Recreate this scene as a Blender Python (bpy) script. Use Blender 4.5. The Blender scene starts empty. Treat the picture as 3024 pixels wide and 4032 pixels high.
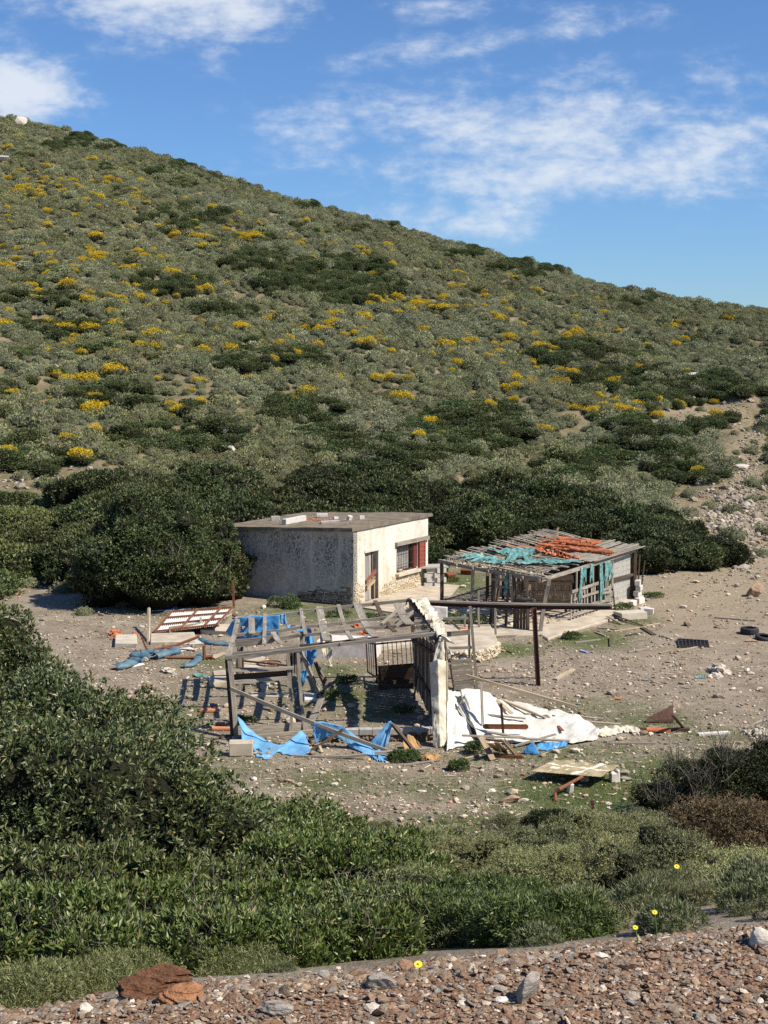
import bpy, bmesh, math, random
import numpy as np
from mathutils import Vector, Matrix, noise as mnoise
R = math.radians
scene = bpy.context.scene
COL = scene.collection
random.seed(7)

# ------------------------------------------------------------------ camera
F = 5200.0; CAMZ = 9.0; HORY = 1450.0
PITCH = math.atan((2016 - HORY) / F)
cam_d = bpy.data.cameras.new('camera'); cam = bpy.data.objects.new('camera', cam_d); COL.objects.link(cam)
cam_d.sensor_fit = 'VERTICAL'; cam_d.sensor_height = 36.0; cam_d.lens = F / 4032 * 36
cam_d.clip_start = 0.1; cam_d.clip_end = 8000
cam.location = (0, 0, CAMZ); cam.rotation_euler = (math.pi / 2 - PITCH, 0, 0)
scene.camera = cam
scene.render.resolution_x = 768; scene.render.resolution_y = 1024
scene.view_settings.view_transform = 'Standard'; scene.view_settings.look = 'None'
scene.view_settings.gamma = 1; scene.view_settings.exposure = 0.51
scene.cycles.max_bounces = 5; scene.cycles.diffuse_bounces = 3; scene.cycles.transparent_max_bounces = 4
scene.cycles.use_denoising = False

# ------------------------------------------------------------------ sun and sky
SUN = Vector((1.62, -0.70, 1.95)).normalized()
SUN_EL = math.asin(SUN.z); SUN_AZ = math.atan2(SUN.x, SUN.y)
sl = bpy.data.lights.new('sun', 'SUN'); sl.energy = 4.9; sl.angle = R(0.5); sl.color = (1.0, 0.94, 0.82)
so = bpy.data.objects.new('sun', sl); COL.objects.link(so)
so.rotation_euler = SUN.to_track_quat('Z', 'Y').to_euler(); so.location = (20, -20, 40)

world = bpy.data.worlds.new('World'); scene.world = world; world.use_nodes = True
wt = world.node_tree; wt.nodes.clear()
def wn(t, **k):
    n = wt.nodes.new(t)
    for a, b in k.items(): setattr(n, a, b)
    return n
def wmath(op, a, b=None, c=None, clamp=False):
    n = wt.nodes.new('ShaderNodeMath'); n.operation = op; n.use_clamp = clamp
    for i, v in enumerate((a, b, c)):
        if v is None: continue
        if isinstance(v, (int, float)): n.inputs[i].default_value = v
        else: wt.links.new(v, n.inputs[i])
    return n.outputs[0]
sky = wn('ShaderNodeTexSky', sky_type='NISHITA'); sky.sun_disc = False
sky.sun_elevation = SUN_EL; sky.sun_rotation = SUN_AZ; sky.altitude = 0; sky.air_density = 1.0; sky.dust_density = 0.3; sky.ozone_density = 3.0
tc = wn('ShaderNodeTexCoord'); sep = wn('ShaderNodeSeparateXYZ'); wt.links.new(tc.outputs['Generated'], sep.inputs[0])
yy = wmath('MAXIMUM', wmath('ABSOLUTE', sep.outputs[1]), 0.02)
u_ = wmath('DIVIDE', sep.outputs[0], yy); v_ = wmath('DIVIDE', sep.outputs[2], yy)
def px2uv(px, py):
    cx = (px - 1512) / F; cy = -(py - 2016) / F
    dy = math.cos(PITCH) + cy * math.sin(PITCH); dz = -math.sin(PITCH) + cy * math.cos(PITCH)
    return cx / dy, dz / dy
# where the real clouds of that sky hang: direction, extent, thickness, tilt
clouds = [(720, -20, 480, 175, .98, 0), (400, 0, 260, 95, .5, 0), (40, 350, 270, 165, 1.05, -.1), (860, 225, 120, 75, .45, 0), (370, 185, 80, 30, .35, 0),
          (1950, 160, 580, 60, .62, .14), (1700, 30, 420, 60, .42, 0), (2300, 70, 260, 60, .5, .1), (2540, 45, 120, 60, .4, 0),
          (1500, 480, 560, 130, .62, .05), (1250, 640, 450, 90, .40, 0), (2200, 330, 300, 110, .42, .2), (2150, 520, 700, 220, .72, 0),
          (2100, 690, 620, 140, .74, .0), (1850, 850, 480, 120, .62, .12), (2750, 600, 450, 180, .72, 0), (2900, 340, 260, 120, .5, 0), (2500, 720, 280, 70, .45, 0)]
M = None
for px, py, rx, ry, amp, tilt in clouds:
    cu, cv = px2uv(px, py)
    du = wmath('SUBTRACT', u_, cu); dv = wmath('SUBTRACT', v_, cv)
    dv = wmath('SUBTRACT', dv, wmath('MULTIPLY', du, tilt))
    a = wmath('DIVIDE', du, rx / F); b = wmath('DIVIDE', dv, ry / F)
    r2 = wmath('ADD', wmath('MULTIPLY', a, a), wmath('MULTIPLY', b, b))
    g = wmath('MULTIPLY', wmath('POWER', 2.718, wmath('MULTIPLY', r2, -0.9)), amp)
    M = g if M is None else wmath('MAXIMUM', M, g)
comb = wn('ShaderNodeCombineXYZ'); wt.links.new(u_, comb.inputs[0]); wt.links.new(wmath('MULTIPLY', v_, 2.0), comb.inputs[1])
n1 = wn('ShaderNodeTexNoise'); n1.inputs['Scale'].default_value = 16; n1.inputs['Detail'].default_value = 5; n1.inputs['Roughness'].default_value = .58; n1.inputs['Distortion'].default_value = .25
wt.links.new(comb.outputs[0], n1.inputs['Vector'])
n2 = wn('ShaderNodeTexNoise'); n2.inputs['Scale'].default_value = 60; n2.inputs['Detail'].default_value = 4; n2.inputs['Roughness'].default_value = .6
wt.links.new(comb.outputs[0], n2.inputs['Vector'])
nn = wmath('ADD', wmath('MULTIPLY', n1.outputs[0], 0.8), wmath('MULTIPLY', n2.outputs[0], 0.42))
d = wmath('ADD', M, wmath('MULTIPLY', wmath('SUBTRACT', nn, 0.59), 1.75))
rampn = wn('ShaderNodeMapRange', interpolation_type='SMOOTHERSTEP'); wt.links.new(d, rampn.inputs[0])
rampn.inputs[1].default_value = .12; rampn.inputs[2].default_value = 1.2
fade = wmath('MULTIPLY', rampn.outputs[0], wmath('MINIMUM', wmath('MULTIPLY', M, 4.0), 1.0), clamp=True)
fade = wmath('MULTIPLY', fade, .92)
hue = wn('ShaderNodeMix', data_type='RGBA', blend_type='MULTIPLY'); hue.inputs[0].default_value = 1.0
wt.links.new(sky.outputs[0], hue.inputs[6]); hue.inputs[7].default_value = (0.60, 0.82, 1.10, 1)
mix = wn('ShaderNodeMix', data_type='RGBA'); wt.links.new(fade, mix.inputs[0]); wt.links.new(hue.outputs[2], mix.inputs[6]); mix.inputs[7].default_value = (6.4, 6.9, 7.6, 1)
bg = wn('ShaderNodeBackground'); bg.inputs[1].default_value = 0.085
wt.links.new(mix.outputs[2], bg.inputs[0]); wo = wn('ShaderNodeOutputWorld'); wt.links.new(bg.outputs[0], wo.inputs[0])

# ------------------------------------------------------------------ terrain
SIL = [(-900, 100), (0, 455), (330, 530), (700, 645), (1200, 795), (1500, 875), (1900, 990), (2300, 1095), (2700, 1185), (3024, 1220), (3900, 1300)]
SU = np.array([px2uv(a, b)[0] for a, b in SIL]); SV = np.array([px2uv(a, b)[1] for a, b in SIL])
def ss(t): t = np.clip(t, 0, 1); return t * t * (3 - 2 * t)
def tz(X, Y):
    X = np.asarray(X, float); Y = np.asarray(Y, float)
    Ys = np.maximum(Y, 1.0); u = X / Ys
    edge = 4.55 + 0.26 * np.clip(X, -4, 4)
    t = (Y - edge) / (24.5 - edge)
    tt = np.clip(t, 0, 1)
    near = 6.8 * (1 - tt) ** 1.12 + 0.16 * np.sin(X * 1.3 + Y * .7) * tt * (1 - tt) * 4 * .6
    near = np.where(t < 0, 6.8, near)
    uc = np.clip(u, -.55, .55)
    ev = np.interp(uc, SU, SV)
    Rd = 167 - 60 * uc
    D0 = 55 + 30 * np.clip(uc + .1, 0, .4)
    zr = CAMZ + Rd * ev - 0.15
    th = (Y - D0) / (Rd - D0)
    slope_up = zr * np.clip(th, 0, 1.0) ** 1.08
    lump = (0.5 * np.sin(X * .23 + 1.3) * np.sin(Y * .19) + .3 * np.sin(X * .61 + Y * .33) + .18 * np.sin(X * 1.1 - Y * .9)) * ss(th * 4) * (1 - .65 * ss((th - .75) * 4))
    hill = slope_up + lump * np.clip(1 - (th - 1) * 3, 0, 1)
    back = zr - .22 * (Y - Rd)
    hill = np.where(th > 1, np.maximum(back + lump * np.clip(1 - (th - 1) * 3, 0, 1), -12), hill)
    flat = 0.02 * np.sin(X * .9 + .4) * np.sin(Y * .8)
    z = np.where(Y < 24.5, near + flat * tt, np.where(th > 0, hill + flat, flat))
    return z
def tzs(x, y): return float(tz(x, y))
def ray(px, py):
    cx = (px - 1512) / F; cy = -(py - 2016) / F
    return Vector((cx, math.cos(PITCH) + cy * math.sin(PITCH), -math.sin(PITCH) + cy * math.cos(PITCH)))
def W(px, py, Y):                                   # the point seen at a pixel at depth Y
    r = ray(px, py); return Vector((r.x / r.y * Y, Y, CAMZ + r.z / r.y * Y))
def S(px, py, z):                                   # ... on a horizontal plane
    r = ray(px, py); k = (z - CAMZ) / r.z; return Vector((r.x * k, r.y * k, z))
_ys = np.concatenate([np.arange(3, 60, .05), np.arange(60, 260, .15)])
def G(px, py, lift=0.0):                            # ... on the terrain
    r = ray(px, py); X = r.x / r.y * _ys; Z = CAMZ + r.z / r.y * _ys
    below = np.nonzero(Z <= tz(X, _ys))[0]
    y = _ys[below[0]] if len(below) else 200.0
    x = r.x / r.y * y
    return Vector((x, y, tzs(x, y) + lift))
def proj(X, Y, Z):
    sp, cp = math.sin(PITCH), math.cos(PITCH)
    dz = Z - CAMZ
    depth = Y * cp - dz * sp; up = Y * sp + dz * cp
    return 1512 + F * X / depth, 2016 - F * up / depth
def post(px0, py0, px1, py1, w, h=None):            # ground point below, point above it at the same depth
    a = G(px0, py0); return a, W(px1, py1, a.y)

# ------------------------------------------------------------------ materials
def ramp(nt, fac, stops, const=False):
    r = nt.nodes.new('ShaderNodeValToRGB'); r.color_ramp.interpolation = 'CONSTANT' if const else 'LINEAR'
    e = r.color_ramp.elements
    while len(e) < len(stops): e.new(.5)
    for el, (p, c) in zip(e, stops): el.position = p; el.color = (*c, 1)
    nt.links.new(fac, r.inputs[0]); return r.outputs[0]
class Mt:
    def __init__(s, name, rough=.8, spec=.3):
        s.m = bpy.data.materials.new(name); s.m.use_nodes = True; s.nt = s.m.node_tree
        s.b = s.nt.nodes['Principled BSDF']; s.b.inputs['Roughness'].default_value = rough
        s.b.inputs['Specular IOR Level'].default_value = spec; s.out = s.nt.nodes['Material Output']
        s.tc = s.nt.nodes.new('ShaderNodeTexCoord'); s.geo = s.nt.nodes.new('ShaderNodeNewGeometry'); s.oi = s.nt.nodes.new('ShaderNodeObjectInfo')
    def noise(s, scale, detail=3, rough=.55, coord='Object', stretch=None, dist=0):
        n = s.nt.nodes.new('ShaderNodeTexNoise'); n.inputs['Scale'].default_value = scale; n.inputs['Detail'].default_value = detail
        n.inputs['Roughness'].default_value = rough; n.inputs['Distortion'].default_value = dist
        v = s.geo.outputs['Position'] if coord == 'World' else s.tc.outputs[coord]
        if stretch:
            mp = s.nt.nodes.new('ShaderNodeMapping'); mp.inputs['Scale'].default_value = stretch; s.nt.links.new(v, mp.inputs[0]); v = mp.outputs[0]
        s.nt.links.new(v, n.inputs['Vector']); return n.outputs[0]
    def vor(s, scale, coord='Object', feat='F1', out=0, stretch=None):
        n = s.nt.nodes.new('ShaderNodeTexVoronoi'); n.inputs['Scale'].default_value = scale; n.feature = feat
        v = s.geo.outputs['Position'] if coord == 'World' else s.tc.outputs[coord]
        if stretch:
            mp = s.nt.nodes.new('ShaderNodeMapping'); mp.inputs['Scale'].default_value = stretch; s.nt.links.new(v, mp.inputs[0]); v = mp.outputs[0]
        s.nt.links.new(v, n.inputs['Vector']); return n.outputs[out]
    def mth(s, op, a, b=None, c=None, clamp=False):
        n = s.nt.nodes.new('ShaderNodeMath'); n.operation = op; n.use_clamp = clamp
        for i, v in enumerate((a, b, c)):
            if v is None: continue
            if isinstance(v, (int, float)): n.inputs[i].default_value = v
            else: s.nt.links.new(v, n.inputs[i])
        return n.outputs[0]
    def mixc(s, fac, a, b, mode='MIX'):
        n = s.nt.nodes.new('ShaderNodeMix'); n.data_type = 'RGBA'; n.blend_type = mode
        for i, v in ((0, fac), (6, a), (7, b)):
            if isinstance(v, (int, float)): n.inputs[i].default_value = v
            elif isinstance(v, tuple): n.inputs[i].default_value = (*v, 1)
            else: s.nt.links.new(v, n.inputs[i])
        return n.outputs[2]
    def ramp(s, fac, stops, const=False): return ramp(s.nt, fac, stops, const)
    def attr(s, name):
        n = s.nt.nodes.new('ShaderNodeAttribute'); n.attribute_name = name; return n.outputs['Fac']
    def col(s, c):
        if isinstance(c, tuple): s.b.inputs['Base Color'].default_value = (*c, 1)
        else: s.nt.links.new(c, s.b.inputs['Base Color'])
        return s
    def bump(s, h, strength=.5, dist=.02):
        n = s.nt.nodes.new('ShaderNodeBump'); n.inputs['Strength'].default_value = strength; n.inputs['Distance'].default_value = dist
        s.nt.links.new(h, n.inputs['Height']); s.nt.links.new(n.outputs[0], s.b.inputs['Normal']); return s
    @property
    def isl(s): return s.geo.outputs['Random Per Island']
    @property
    def rnd(s): return s.oi.outputs['Random']
    def translucent(s, color, amt):
        t = s.nt.nodes.new('ShaderNodeBsdfTranslucent'); mx = s.nt.nodes.new('ShaderNodeMixShader'); mx.inputs[0].default_value = amt
        if isinstance(color, tuple): t.inputs[0].default_value = (*color, 1)
        else: s.nt.links.new(color, t.inputs[0])
        s.nt.links.new(s.b.outputs[0], mx.inputs[1]); s.nt.links.new(t.outputs[0], mx.inputs[2]); s.nt.links.new(mx.outputs[0], s.out.inputs[0]); return s

def leaf_mat(name, stops, patch=None, rough=.55, spec=.4, trans=.2, objvar=.0, pscale=.8):
    m = Mt(name, rough, spec)
    c = m.ramp(m.isl, stops)
    if patch:
        n = m.ramp(m.noise(pscale, 2, coord='World'), [(.38, (0, 0, 0)), (.62, (1, 1, 1))])
        c = m.mixc(n, c, m.mixc(1.0, c, patch, 'MULTIPLY'))
    if objvar:
        v = m.mth('ADD', m.mth('MULTIPLY', m.rnd, objvar * 2), 1 - objvar)
        hv = m.nt.nodes.new('ShaderNodeHueSaturation'); hv.inputs['Saturation'].default_value = 1
        m.nt.links.new(v, hv.inputs['Value']); m.nt.links.new(c, hv.inputs['Color'])
        h = m.mth('ADD', m.mth('MULTIPLY', m.mth('FRACT', m.mth('MULTIPLY', m.rnd, 17.3)), .05), .475); m.nt.links.new(h, hv.inputs['Hue'])
        c = hv.outputs[0]
    m.col(c)
    if trans: m.translucent(c, trans)
    return m.m

# ------------------------------------------------------------------ object helpers
def tag(o, label=None, cat=None, group=None, kind=None):
    if label: o['label'] = label
    if cat: o['category'] = cat
    if group: o['group'] = group
    if kind: o['kind'] = kind
    elif cat: o['kind'] = 'thing'
    return o
def link(name, me, parent=None):
    o = bpy.data.objects.new(name, me); COL.objects.link(o)
    if parent is not None:
        o.parent = parent; o.matrix_parent_inverse = Matrix.Translation(-Vector(parent.location)) if parent.get('_wl') else Matrix()
    return o
def empty(name, loc, label, cat, group=None):
    # parts are built in world coordinates and hung from the thing's base point
    o = bpy.data.objects.new(name, None); COL.objects.link(o); o.location = loc; o.empty_display_size = .2
    tag(o, label, cat, group); return o
class MB:
    def __init__(s): s.v = []; s.f = []; s.uv = []; s.mi = []; s.mat = 0
    def add(s, vs, fs, uvs=None):
        b = len(s.v); s.v += [tuple(v) for v in vs]
        for i, f in enumerate(fs):
            s.f.append(tuple(b + k for k in f)); s.uv.append(uvs[i] if uvs else [(0, 0)] * len(f)); s.mi.append(s.mat)
    def bar(s, p, q, w, h, up=(0, 0, 1), seg=1, sag=0.0, twist=0.0, w2=None, h2=None, off=None):
        """a squared timber from p to q, w across, h along up"""
        p = Vector(p); q = Vector(q); ax = (q - p); L = ax.length; ax.normalize()
        up = Vector(up); side = ax.cross(up)
        if side.length < 1e-3: side = ax.cross(Vector((1, 0, 0)))
        side.normalize(); up2 = side.cross(ax).normalized()
        w2 = w if w2 is None else w2; h2 = h if h2 is None else h2
        rings = []; uo = random.random() * 50; vo = random.random() * 50
        for i in range(seg + 1):
            t = i / seg; c = p.lerp(q, t) - up2 * (sag * 4 * t * (1 - t))
            if off: c = c + side * (off * math.sin(t * math.pi))
            a = twist * t; ca, sa = math.cos(a), math.sin(a)
            sd = side * ca + up2 * sa; ud = up2 * ca - side * sa
            ww = (w + (w2 - w) * t) / 2; hh = (h + (h2 - h) * t) / 2
            rings.append([c - sd * ww - ud * hh, c + sd * ww - ud * hh, c + sd * ww + ud * hh, c - sd * ww + ud * hh])
        vs = [v for r in rings for v in r]; fs = []; uvs = []
        per = [0, w, w + h, 2 * w + h, 2 * w + 2 * h]
        for i in range(seg):
            for k in range(4):
                a, b = i * 4 + k, i * 4 + (k + 1) % 4
                fs.append((a, b, b + 4, a + 4))
                u0, u1 = uo + L * i / seg, uo + L * (i + 1) / seg
                uvs.append([(u0, vo + per[k]), (u0, vo + per[k + 1]), (u1, vo + per[k + 1]), (u1, vo + per[k])])
        e = seg * 4
        fs.append((3, 2, 1, 0)); uvs.append([(uo, vo + h), (uo, vo + h), (uo, vo), (uo, vo)])
        fs.append((e, e + 1, e + 2, e + 3)); uvs.append([(uo, vo), (uo, vo), (uo, vo + h), (uo, vo + h)])
        s.add(vs, fs, uvs); return s
    def tube(s, pts, r, n=8, r2=None, cap=True):
        pts = [Vector(p) for p in pts]; rings = []; k = len(pts); b = len(s.v)
        for i, p in enumerate(pts):
            t = (pts[min(i + 1, k - 1)] - pts[max(i - 1, 0)]).normalized()
            a = t.cross(Vector((0, 0, 1)));
            if a.length < 1e-2: a = t.cross(Vector((1, 0, 0)))
            a.normalize(); c = a.cross(t); rr = r if r2 is None else r + (r2 - r) * i / max(1, k - 1)
            rings.append([p + (a * math.cos(2 * math.pi * j / n) + c * math.sin(2 * math.pi * j / n)) * rr for j in range(n)])
        vs = [v for q in rings for v in q]; fs = []; uvs = []
        for i in range(k - 1):
            for j in range(n):
                j2 = (j + 1) % n; fs.append((i * n + j, i * n + j2, (i + 1) * n + j2, (i + 1) * n + j)); uvs.append([(i * .3, j / n), (i * .3, (j + 1) / n), (i * .3 + .3, (j + 1) / n), (i * .3 + .3, j / n)])
        if cap:
            fs.append(tuple(range(n))[::-1]); uvs.append([(0, 0)] * n); fs.append(tuple((k - 1) * n + j for j in range(n))); uvs.append([(0, 0)] * n)
        s.add(vs, fs, uvs); return s
    def prism(s, pts, z0, z1):
        """vertical prism over a ground outline; z0, z1 may be lists"""
        n = len(pts); Z0 = z0 if isinstance(z0, (list, tuple)) else [z0] * n; Z1 = z1 if isinstance(z1, (list, tuple)) else [z1] * n
        vs = [(p[0], p[1], Z0[i]) for i, p in enumerate(pts)] + [(p[0], p[1], Z1[i]) for i, p in enumerate(pts)]
        fs = [tuple(range(n))[::-1], tuple(range(n, 2 * n))] + [(i, (i + 1) % n, n + (i + 1) % n, n + i) for i in range(n)]
        s.add(vs, fs); return s
    def box(s, c, size, rz=0, rx=0, ry=0, jit=0):
        m = Matrix.Rotation(rz, 4, 'Z') @ Matrix.Rotation(ry, 4, 'Y') @ Matrix.Rotation(rx, 4, 'X')
        vs = []
        for z in (-.5, .5):
            for x, y in ((-.5, -.5), (.5, -.5), (.5, .5), (-.5, .5)):
                v = m @ Vector((x * size[0], y * size[1], z * size[2])) + Vector(c)
                if jit: v += Vector((random.uniform(-1, 1), random.uniform(-1, 1), random.uniform(-1, 1))) * jit
                vs.append(v)
        a, b, d_ = size
        fs = [(3, 2, 1, 0), (4, 5, 6, 7), (0, 1, 5, 4), (1, 2, 6, 5), (2, 3, 7, 6), (3, 0, 4, 7)]
        o = random.random() * 20
        uvs = [[(o, 0), (o + a, 0), (o + a, b), (o, b)]] * 2 + [[(o, 0), (o + a, 0), (o + a, d_), (o, d_)], [(o, 0), (o + b, 0), (o + b, d_), (o, d_)]] * 2
        s.add(vs, fs, uvs); return s
    def build(s, name, mats, parent=None, bevel=0, smooth=False):
        me = bpy.data.meshes.new(name)
        base = Vector(parent_world(parent)) if parent is not None else None
        if base is None:
            n = len(s.v); base = Vector((sum(v[0] for v in s.v) / n, sum(v[1] for v in s.v) / n, min(v[2] for v in s.v)))
            org = base
        else: org = base
        me.from_pydata([tuple(Vector(v) - org) for v in s.v], [], s.f)
        uvl = me.uv_layers.new(name='UVMap'); k = 0
        flat = [c for f in s.uv for c in f]
        uvl.data.foreach_set('uv', [x for c in flat for x in c])
        for m in (mats if isinstance(mats, (list, tuple)) else [mats]): me.materials.append(m)
        me.polygons.foreach_set('material_index', s.mi)
        if smooth: me.polygons.foreach_set('use_smooth', [True] * len(me.polygons))
        me.update()
        o = bpy.data.objects.new(name, me); COL.objects.link(o)
        if parent is not None: o.parent = parent
        else: o.location = org
        if bevel:
            b = o.modifiers.new('bevel', 'BEVEL'); b.width = bevel; b.segments = 1; b.limit_method = 'ANGLE'
        return o
def parent_world(p):
    l = Vector(p.location)
    while p.parent is not None: p = p.parent; l = l + Vector(p.location)
    return l
def npmesh(name, V, Q, mats, mi=None, smooth=False):
    """V (n,3) float, Q (m,k) int faces of one arity or list of such"""
    me = bpy.data.meshes.new(name); Qs = Q if isinstance(Q, list) else [Q]
    nl = sum(q.size for q in Qs); nf = sum(len(q) for q in Qs)
    me.vertices.add(len(V)); me.vertices.foreach_set('co', np.ascontiguousarray(V, np.float32).ravel())
    me.loops.add(nl); me.loops.foreach_set('vertex_index', np.concatenate([q.ravel() for q in Qs]).astype(np.int32))
    tot = np.concatenate([np.full(len(q), q.shape[1]) for q in Qs]).astype(np.int32)
    me.polygons.add(nf); me.polygons.foreach_set('loop_start', (np.cumsum(tot) - tot).astype(np.int32)); me.polygons.foreach_set('loop_total', tot)
    for m in (mats if isinstance(mats, (list, tuple)) else [mats]): me.materials.append(m)
    if mi is not None: me.polygons.foreach_set('material_index', np.ascontiguousarray(mi, np.int32))
    me.polygons.foreach_set('use_smooth', np.full(nf, smooth))
    me.update(calc_edges=True); return me
def ico(sub):
    bm = bmesh.new(); bmesh.ops.create_icosphere(bm, subdivisions=sub, radius=1)
    V = np.array([v.co[:] for v in bm.verts]); T = np.array([[v.index for v in f.verts] for f in bm.faces]); bm.free(); return V, T
ICO = {k: ico(k) for k in (1, 2, 3)}
def fbm(P, s, seed=0):
    """cheap smooth pseudo noise on (n,3)"""
    r = np.random.RandomState(seed); out = np.zeros(len(P)); a = 1
    for k in range(4):
        for j in range(3):
            d = r.normal(size=3); d /= np.linalg.norm(d); out += a * np.sin(P @ d * s * (1.9 ** k) + r.uniform(0, 6.28)) / 3
        a *= .55
    return out
def rock_verts(rng, sub=1, flat=.5, cuts=6):
    V, T = ICO[sub]; V = V.copy()
    for _ in range(cuts):
        n = rng.normal(size=3); n /= np.linalg.norm(n); d0 = rng.uniform(.45, .8)
        dd = V @ n - d0; V -= np.outer(np.maximum(dd, 0), n)
    V *= np.array([1, rng.uniform(.6, .95), flat * rng.uniform(.7, 1.3)])
    V *= .95 / np.abs(V[:, 0]).max()
    V += rng.normal(size=V.shape) * .02
    return V, T
def rotz(a):
    c, s = math.cos(a), math.sin(a); return np.array([[c, -s, 0], [s, c, 0], [0, 0, 1]])
def rotx(a):
    c, s = math.cos(a), math.sin(a); return np.array([[1, 0, 0], [0, c, -s], [0, s, c]])
def stones(name, P, sizes, rng, mats, sub=1, flat=.5, tilt=.3, mi=None, sink=.25):
    protos = [rock_verts(rng, sub, flat) for _ in range(14)]
    Vs = []; Ts = []; b = 0
    for i, (p, s) in enumerate(zip(P, sizes)):
        V, T = protos[rng.randint(14)]
        Rm = rotz(rng.uniform(0, 6.28)) @ rotx(rng.normal() * tilt)
        v = V @ Rm.T * s; v[:, 2] += p[2] - v[:, 2].min() * (1 - sink * 2); v[:, :2] += p[:2]
        Vs.append(v); Ts.append(T + b); b += len(v)
    return npmesh(name, np.concatenate(Vs), np.concatenate(Ts), mats)
# ------------------------------------------------------------------ ground sheet
def gauss_px(px, py, L):
    m = np.zeros_like(px)
    for cx, cy, rx, ry, a in L:
        m = np.maximum(m, a * np.exp(-(((px - cx) / rx) ** 2 + ((py - cy) / ry) ** 2)))
    return m
GRASS = [(2350, 3120, 420, 110, 1.25), (2050, 3180, 350, 60, .55), (2650, 3030, 420, 90, .75), (2330, 2520, 190, 40, 1), (2480, 2440, 140, 30, .8), (2000, 2560, 160, 35, .9),
         (1380, 2740, 130, 60, .8), (1500, 2800, 200, 60, .6), (1330, 2640, 160, 40, .7), (1150, 2790, 120, 50, .5), (2560, 2840, 260, 50, .7), (2350, 2780, 400, 50, .5), (900, 3020, 400, 60, .45), (1000, 2700, 600, 80, .35), (2200, 2970, 600, 60, .6), (2800, 2900, 300, 60, .5), (1250, 2410, 330, 50, .8),
         (1800, 2290, 200, 60, .8), (820, 2610, 220, 40, .6), (700, 2840, 140, 80, .55), (1300, 3080, 350, 80, .6), (560, 2400, 160, 50, .45), (1700, 3100, 350, 70, .55), (2700, 3130, 300, 70, .5), (1900, 3250, 600, 60, .75), (1880, 2440, 110, 60, .9)]
PALE = [(2800, 2300, 380, 260, 1), (2950, 2150, 120, 250, 1), (2600, 2380, 200, 80, .5), (2930, 1900, 60, 300, .7), (2700, 1620, 260, 60, .8)]
ROCKY = [(2880, 2000, 130, 160, 1), (2960, 1700, 90, 260, .8), (600, 2500, 400, 120, .6), (2350, 2640, 420, 100, .7), (2750, 1830, 100, 80, .6), (2820, 1560, 180, 50, .5), (60, 1900, 300, 60, 1), (330, 1890, 200, 50, .9),
         (2650, 2000, 80, 160, .7), (550, 2700, 200, 150, .7), (2200, 2600, 200, 100, .6)]
def grid_mesh(xs, ys, keep, name, mat):
    X, Y = np.meshgrid(xs, ys); Z = tz(X, Y); nx, ny = len(xs), len(ys)
    V = np.stack([X, Y, Z], -1).reshape(-1, 3)
    I = np.arange(nx * ny).reshape(ny, nx)
    Q = np.stack([I[:-1, :-1], I[:-1, 1:], I[1:, 1:], I[1:, :-1]], -1).reshape(-1, 4)
    c = V[Q].mean(1); k = keep(c[:, 0], c[:, 1]); Q = Q[k]
    used = np.zeros(len(V), bool); used[Q.ravel()] = True; mp = np.cumsum(used) - 1
    V = V[used]; Q = mp[Q]
    me = npmesh(name, V, Q, mat, smooth=True)
    px, py = proj(V[:, 0], np.maximum(V[:, 1], 2), V[:, 2])
    for nm, L in (('grass', GRASS), ('pale', PALE), ('rocky', ROCKY)):
        a = me.attributes.new(nm, 'FLOAT', 'POINT'); a.data.foreach_set('value', gauss_px(px, py, L).astype(np.float32))
    o = bpy.data.objects.new(name, me); COL.objects.link(o); return o
def ground_mat(name, hill=False):
    m = Mt(name, .95, .12)
    n1 = m.noise(.9, 5, .6, 'World'); n2 = m.noise(7, 4, .6, 'World'); n3 = m.noise(45, 3, .6, 'World')
    if hill: c = m.ramp(n1, [(.3, (.12, .11, .06)), (.5, (.18, .15, .085)), (.72, (.30, .22, .14))])
    else: c = m.ramp(n1, [(.3, (.195, .155, .112)), (.5, (.28, .228, .168)), (.72, (.365, .305, .23))])
    c = m.mixc(m.mth('MULTIPLY', m.attr('pale'), .75), c, m.ramp(n2, [(.3, (.30, .235, .15)), (.7, (.40, .325, .215))]))
    c = m.mixc(m.mth('MULTIPLY', m.ramp(n3, [(.42, (0, 0, 0)), (.6, (1, 1, 1))]), .45), c, m.mixc(1., c, (.55, .52, .5), 'MULTIPLY'))
    v = m.vor(11, 'World', out=1); sp = m.nt.nodes.new('ShaderNodeSeparateColor'); m.nt.links.new(v, sp.inputs[0])
    vd = m.vor(11, 'World', out=0)
    speck = m.mth('MULTIPLY', m.mth('GREATER_THAN', sp.outputs[0], .72), m.mth('LESS_THAN', vd, .38))
    rock = m.ramp(sp.outputs[1], [(0, (.42, .36, .28)), (.4, (.30, .24, .18)), (.7, (.5, .45, .38)), (1, (.22, .18, .15))])
    c = m.mixc(m.mth('MULTIPLY', speck, m.mth('ADD', .35, m.mth('MULTIPLY', m.attr('rocky'), .65))), c, rock)
    g = m.mth('SUBTRACT', m.mth('ADD', m.attr('grass'), m.mth('MULTIPLY', m.mth('SUBTRACT', n2, .5), 1.5)), .24 if not hill else .5)
    g = m.mth('MULTIPLY', g, 2.0, clamp=True)
    green = m.ramp(n3, [(.3, (.045, .07, .018)), (.6, (.095, .125, .035)), (.8, (.15, .16, .06))])
    c = m.mixc(m.mth('MULTIPLY', g, .85), c, green)
    m.col(c); m.bump(m.mth('ADD', m.mth('MULTIPLY', n2, .5), m.mth('MULTIPLY', n3, .5)), .9, .06)
    return m.m
xs = np.unique(np.round(np.concatenate([np.linspace(-2500, -300, 12), np.linspace(-300, -70, 24), np.linspace(-70, -24, 60), np.linspace(-24, 24, 241), np.linspace(24, 70, 60), np.linspace(70, 300, 24), np.linspace(300, 2500, 12)]), 4))
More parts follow.
